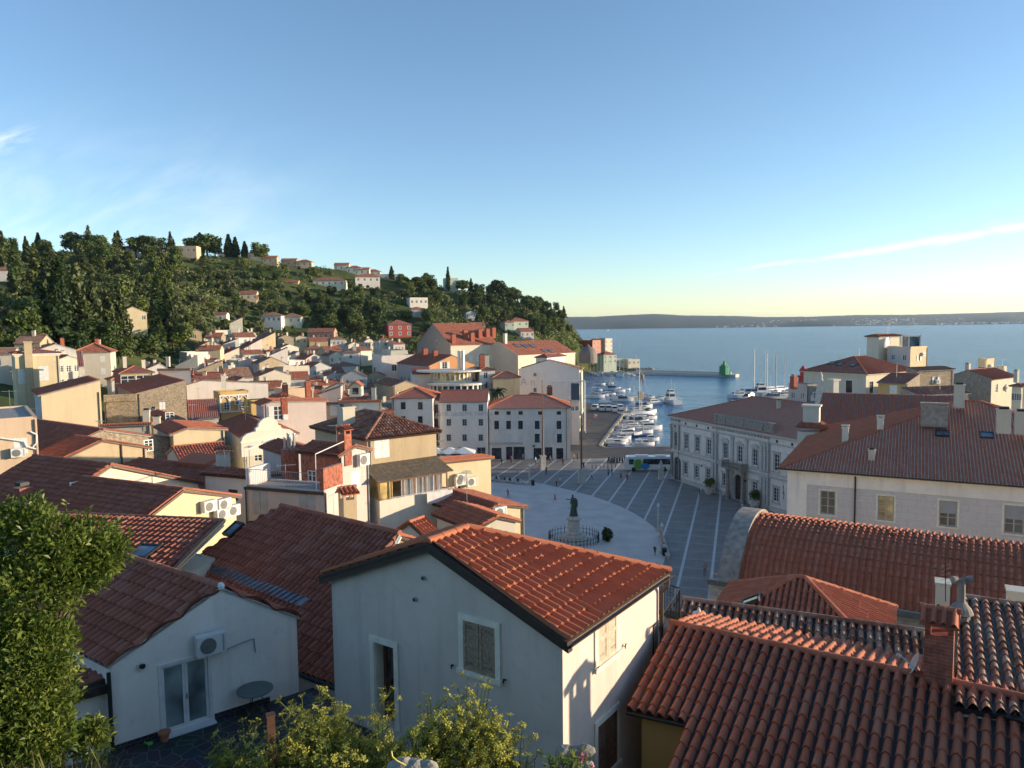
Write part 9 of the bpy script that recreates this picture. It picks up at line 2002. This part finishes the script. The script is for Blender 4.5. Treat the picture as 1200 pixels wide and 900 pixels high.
def furniture():
 c = onz(672.5, 634, 0); t = thing('bronze_statue', 'dark bronze statue of a violinist on a stepped stone pedestal inside a low iron fence', 'statue', c); b = MB()
 for r, z0, z1 in ((2.6, 0, .25), (2.1, .25, .55), (1.6, .55, .95)): b.lathe(c, [(r, z0), (r, z1)], 8)
 b.lathe(c, [(1.15, .95), (1.15, 1.3), (.9, 1.45), (.8, 2.9), (.95, 3.0), (1.08, 3.15), (1.08, 3.3), (.78, 3.4), (.72, 3.6)], 12); b.build('pedestal', MATS['stone_trim'], t)
 r, hip = figure_mesh('statue'); me = r.copy(); me.materials.clear(); me.materials.append(MATS['bronze']); me.polygons.foreach_set('material_index', [0]*len(me.polygons)); s = bpy.data.objects.new('figure', me); COL.objects.link(s); s.parent = t; s.location = (0, 0, 3.6); s.scale = (1.75,)*3; s.rotation_euler.z = R(200)
 q = c+V((0, 0, 3.6)); b = MB(); b.lathe(q, [(.62, .0), (.5, .5), (.42, 1.1)], 8); b.lathe(q+V((.1, 0, 1.2)), [(.44, 0), (.5, .5), (.42, 1.1), (.2, 1.3)], 10); b.build('coat', MATS['bronze'], s if False else t); b = MB(); f = V((-.62, -.3, 2.35)); b.obox(q+f, V((-.55, -.2, .1)), V((.06, -.2, 0)), V((0, .02, .08))); b.cyl(q+V((-.3, .7, 1.0)), q+V((-.75, .75, -.1+.9)), .03, .02, 5); b.build('violin', MATS['bronze'], t)
 b = MB(); k = 40
 for i in range(k):
  a = 2*math.pi*i/k; p = c+V((3.5*math.cos(a), 3.5*math.sin(a), 0)); a2 = 2*math.pi*(i+1)/k; p2 = c+V((3.5*math.cos(a2), 3.5*math.sin(a2), 0)); b.cyl(p, p+V((0, 0, 1.35)), .05, .03, 5); b.cyl(p+V((0, 0, .95)), p2+V((0, 0, .95)), .03, .03, 4); b.cyl(p+V((0, 0, .35)), p2+V((0, 0, .35)), .03, .03, 4)
 b.build('iron_fence', MATS['black_iron'], t)
 rg = np.random.RandomState(4)
 p, d = blob_points([(c.x+4.6, c.y-.5, 1.0, .7, 1.0)], 260, rg, .5); v, f = leaf_cloud(p, d, .3, rg); b = MB(); b.arr(v, f); tt = thing('shrub', 'dark clipped shrub at the right of the statue fence', 'shrub', (c.x+4.6, c.y-.5, 0)); b.build('foliage', LM['cypress'], tt); b = MB(); b.cyl((c.x+4.6, c.y-.5, 0), (c.x+4.6, c.y-.5, 1), .06, .04, 5); b.build('stem', MATS['bark'], tt)
 for px0, py0, px1, py1, lab in ((634.0, 447.5, 636.3, 549.5, 'left brown flagpole on a square white plinth before the stone corner house'), (680.2, 429, 681.5, 566.5, 'right brown flagpole on a square white plinth, the nearer of the two')):
  c = onz(px1, py1, 0); h = at(px0, py0, c.y).z; t = thing('flagpole', lab, 'flagpole', c, 'two tall flagpoles on the square'); b = MB(); b.box(c.x, c.y, 0, 1.35, 1.35, .3, .2); b.box(c.x, c.y, .3, 1.1, 1.1, 2.3, .2); b.box(c.x, c.y, 2.6, 1.3, 1.3, .25, .2); b.build('plinth', MATS['stone_trim'], t); b = MB(); b.cyl(c+V((0, 0, 2.8)), c+V((0, 0, h*.55)), .19, .15, 10); b.cyl(c+V((0, 0, h*.55)), c+V((0, 0, h)), .13, .07, 8); b.lathe(c+V((0, 0, h)), [(.05, 0), (.16, .12), (.05, .28)], 8); b.build('pole', plain('pole_brown', (.16, .085, .05), .6), t)
 for px, py, pyt, lab in ((561, 549, 541, 'white stone lamp column at the left rim of the square'), (620.5, 567, 542.5, 'white stone lamp column at the end of the long bench'), (771.3, 622, 589, 'white lamp column at the far end of the right bench'), (775.5, 648, 612, 'white lamp column at the near end of the right bench')):
  c = onz(px, py, 0); h = at(px, pyt, c.y).z; t = thing('lamp_column', lab, 'street lamp', c, 'white lamp columns on the square'); b = MB(); b.box(c.x, c.y, 0, .62, .62, .35, .3); b.cyl(c+V((0, 0, .35)), c+V((0, 0, h*.86)), .17, .14, 10); b.build('post', MATS['stone_trim'], t); b = MB(); b.lathe(c+V((0, 0, h*.86)), [(.2, 0), (.22, .1), (.15, .35), (.05, .5), (.03, h*.14)], 10); b.build('lamp_head', MATS['white_paint'], t)
 for px, py, lab in ((621.5, 569, 'dark litter bin at the foot of the lamp column by the long bench'), (775.8, 651, 'dark litter bin at the foot of the near right lamp column')):
  c = onz(px+3, py, 0); b = MB(); b.lathe(c, [(.3, 0), (.33, .9), (.36, .92), (.3, 1.0)], 12); tag(b.build('litter_bin', MATS['dark_metal'], loc=c), lab, 'litter bin')
 rgp = np.random.RandomState(9)
 for px, py, s, lab in ((831, 579.5, 1.0, 'round white planter with a shrub left of the town hall door'), (884, 595, 1.0, 'round white planter with a shrub right of the town hall door')):
  c = onz(px, py, 0); t = thing('planter', lab, 'planter', c, 'planters by the town hall'); b = MB(); b.lathe(c, [(.55, 0), (.78, .5), (.82, 1.15), (.9, 1.2), (.9, 1.35), (.7, 1.3)], 14); b.build('pot', MATS['stone_trim'], t); p, d = blob_points([(c.x, c.y, 2.1, .95, .7), (c.x+.4, c.y, 2.5, .5, .5)], 420, rgp, .7); v, f = leaf_cloud(p, d, .22, rgp); b = MB(); b.arr(v, f); b.build('shrub_foliage', LM['broad'], t); b = MB(); b.cyl(c+V((0, 0, 1.2)), c+V((0, 0, 2.2)), .06, .05, 5); b.build('stem', MATS['bark'], t)
 c = onz(774.5, 562, 0); t = thing('stone_pedestal', 'white pedestal with a small carved figure beside the town hall arch', 'pedestal', c); b = MB(); b.box(c.x, c.y, 0, 1.2, 1.2, .35); b.box(c.x, c.y, .35, .9, .9, 1.7); b.box(c.x, c.y, 2.05, 1.15, 1.15, .2); b.build('base', MATS['stone_trim'], t); b = MB(); b.lathe(c+V((0, 0, 2.25)), [(.38, 0), (.3, .5), (.36, .9), (.15, 1.15), (.18, 1.35), (.05, 1.55)], 10); b.build('carving', MATS['stone_trim'], t)
 A_, d_, out, P, sz = TH; s, z = sz(921, 577); t = thing('flag', 'white flag with red and green edges hanging at the right of the town hall', 'flag', P(s, z, .1)); b = MB(); p0, p1 = P(s-.2, z-.6, .1), P(s+1.2, z+2.0, 1.7); b.cyl(p0, p1, .03, .025, 6); b.build('staff', MATS['steel'], t)
 cloth = MB(); dn = V((0, 0, -1))
 for j, (m_) in enumerate((0, 1, 2)):
  for i in range(6):
   a0 = p1.lerp(p0, .08+.6*i/6); a1 = p1.lerp(p0, .08+.6*(i+1)/6); h0 = .55
   f = lambda a, k, i_: a+dn*(h0*k)+out*(.06*math.sin(i_*1.6+k))
   cloth.face([f(a0, j, i), f(a1, j, i+1), f(a1, j+1, i+1), f(a0, j+1, i)], m_)
 cloth.build('cloth', [MATS['beacon_red'], MATS['hull_white'], MATS['beacon_green']], t)
 for i in range(7):
  c = onz(694+i*4.6, 549-i*.15, 0); b = MB(); b.lathe(c, [(.10, 0), (.09, .1), (.08, .65), (.10, .7), (.06, .8)], 8); tag(b.build('bollard', MATS['dark_metal'], loc=c), f"dark iron bollard at the road edge of the square, {('first', 'second', 'third', 'fourth', 'fifth', 'sixth', 'last')[i]} from the left", 'bollard', 'bollards along the road edge')
furniture()
def haze():
 b = MB(); b.obox((-9500, -400, -8), (24000, 0, 0), (0, 11500, 0), (0, 0, 150)); m = bpy.data.materials.new('haze_air'); m.use_nodes = True; nt = m.node_tree; nt.nodes.clear(); o = nt.nodes.new('ShaderNodeOutputMaterial'); v = nt.nodes.new('ShaderNodeVolumePrincipled'); v.inputs['Color'].default_value = (.62, .80, 1, 1); v.inputs['Density'].default_value = .00004; v.inputs['Anisotropy'].default_value = .3; nt.links.new(v.outputs[0], o.inputs['Volume'])
 ob = b.build('haze', m, loc=(0, 0, 0)); ob['kind'] = 'stuff'; ob['label'] = 'thin bluish evening haze over the bay'
haze()
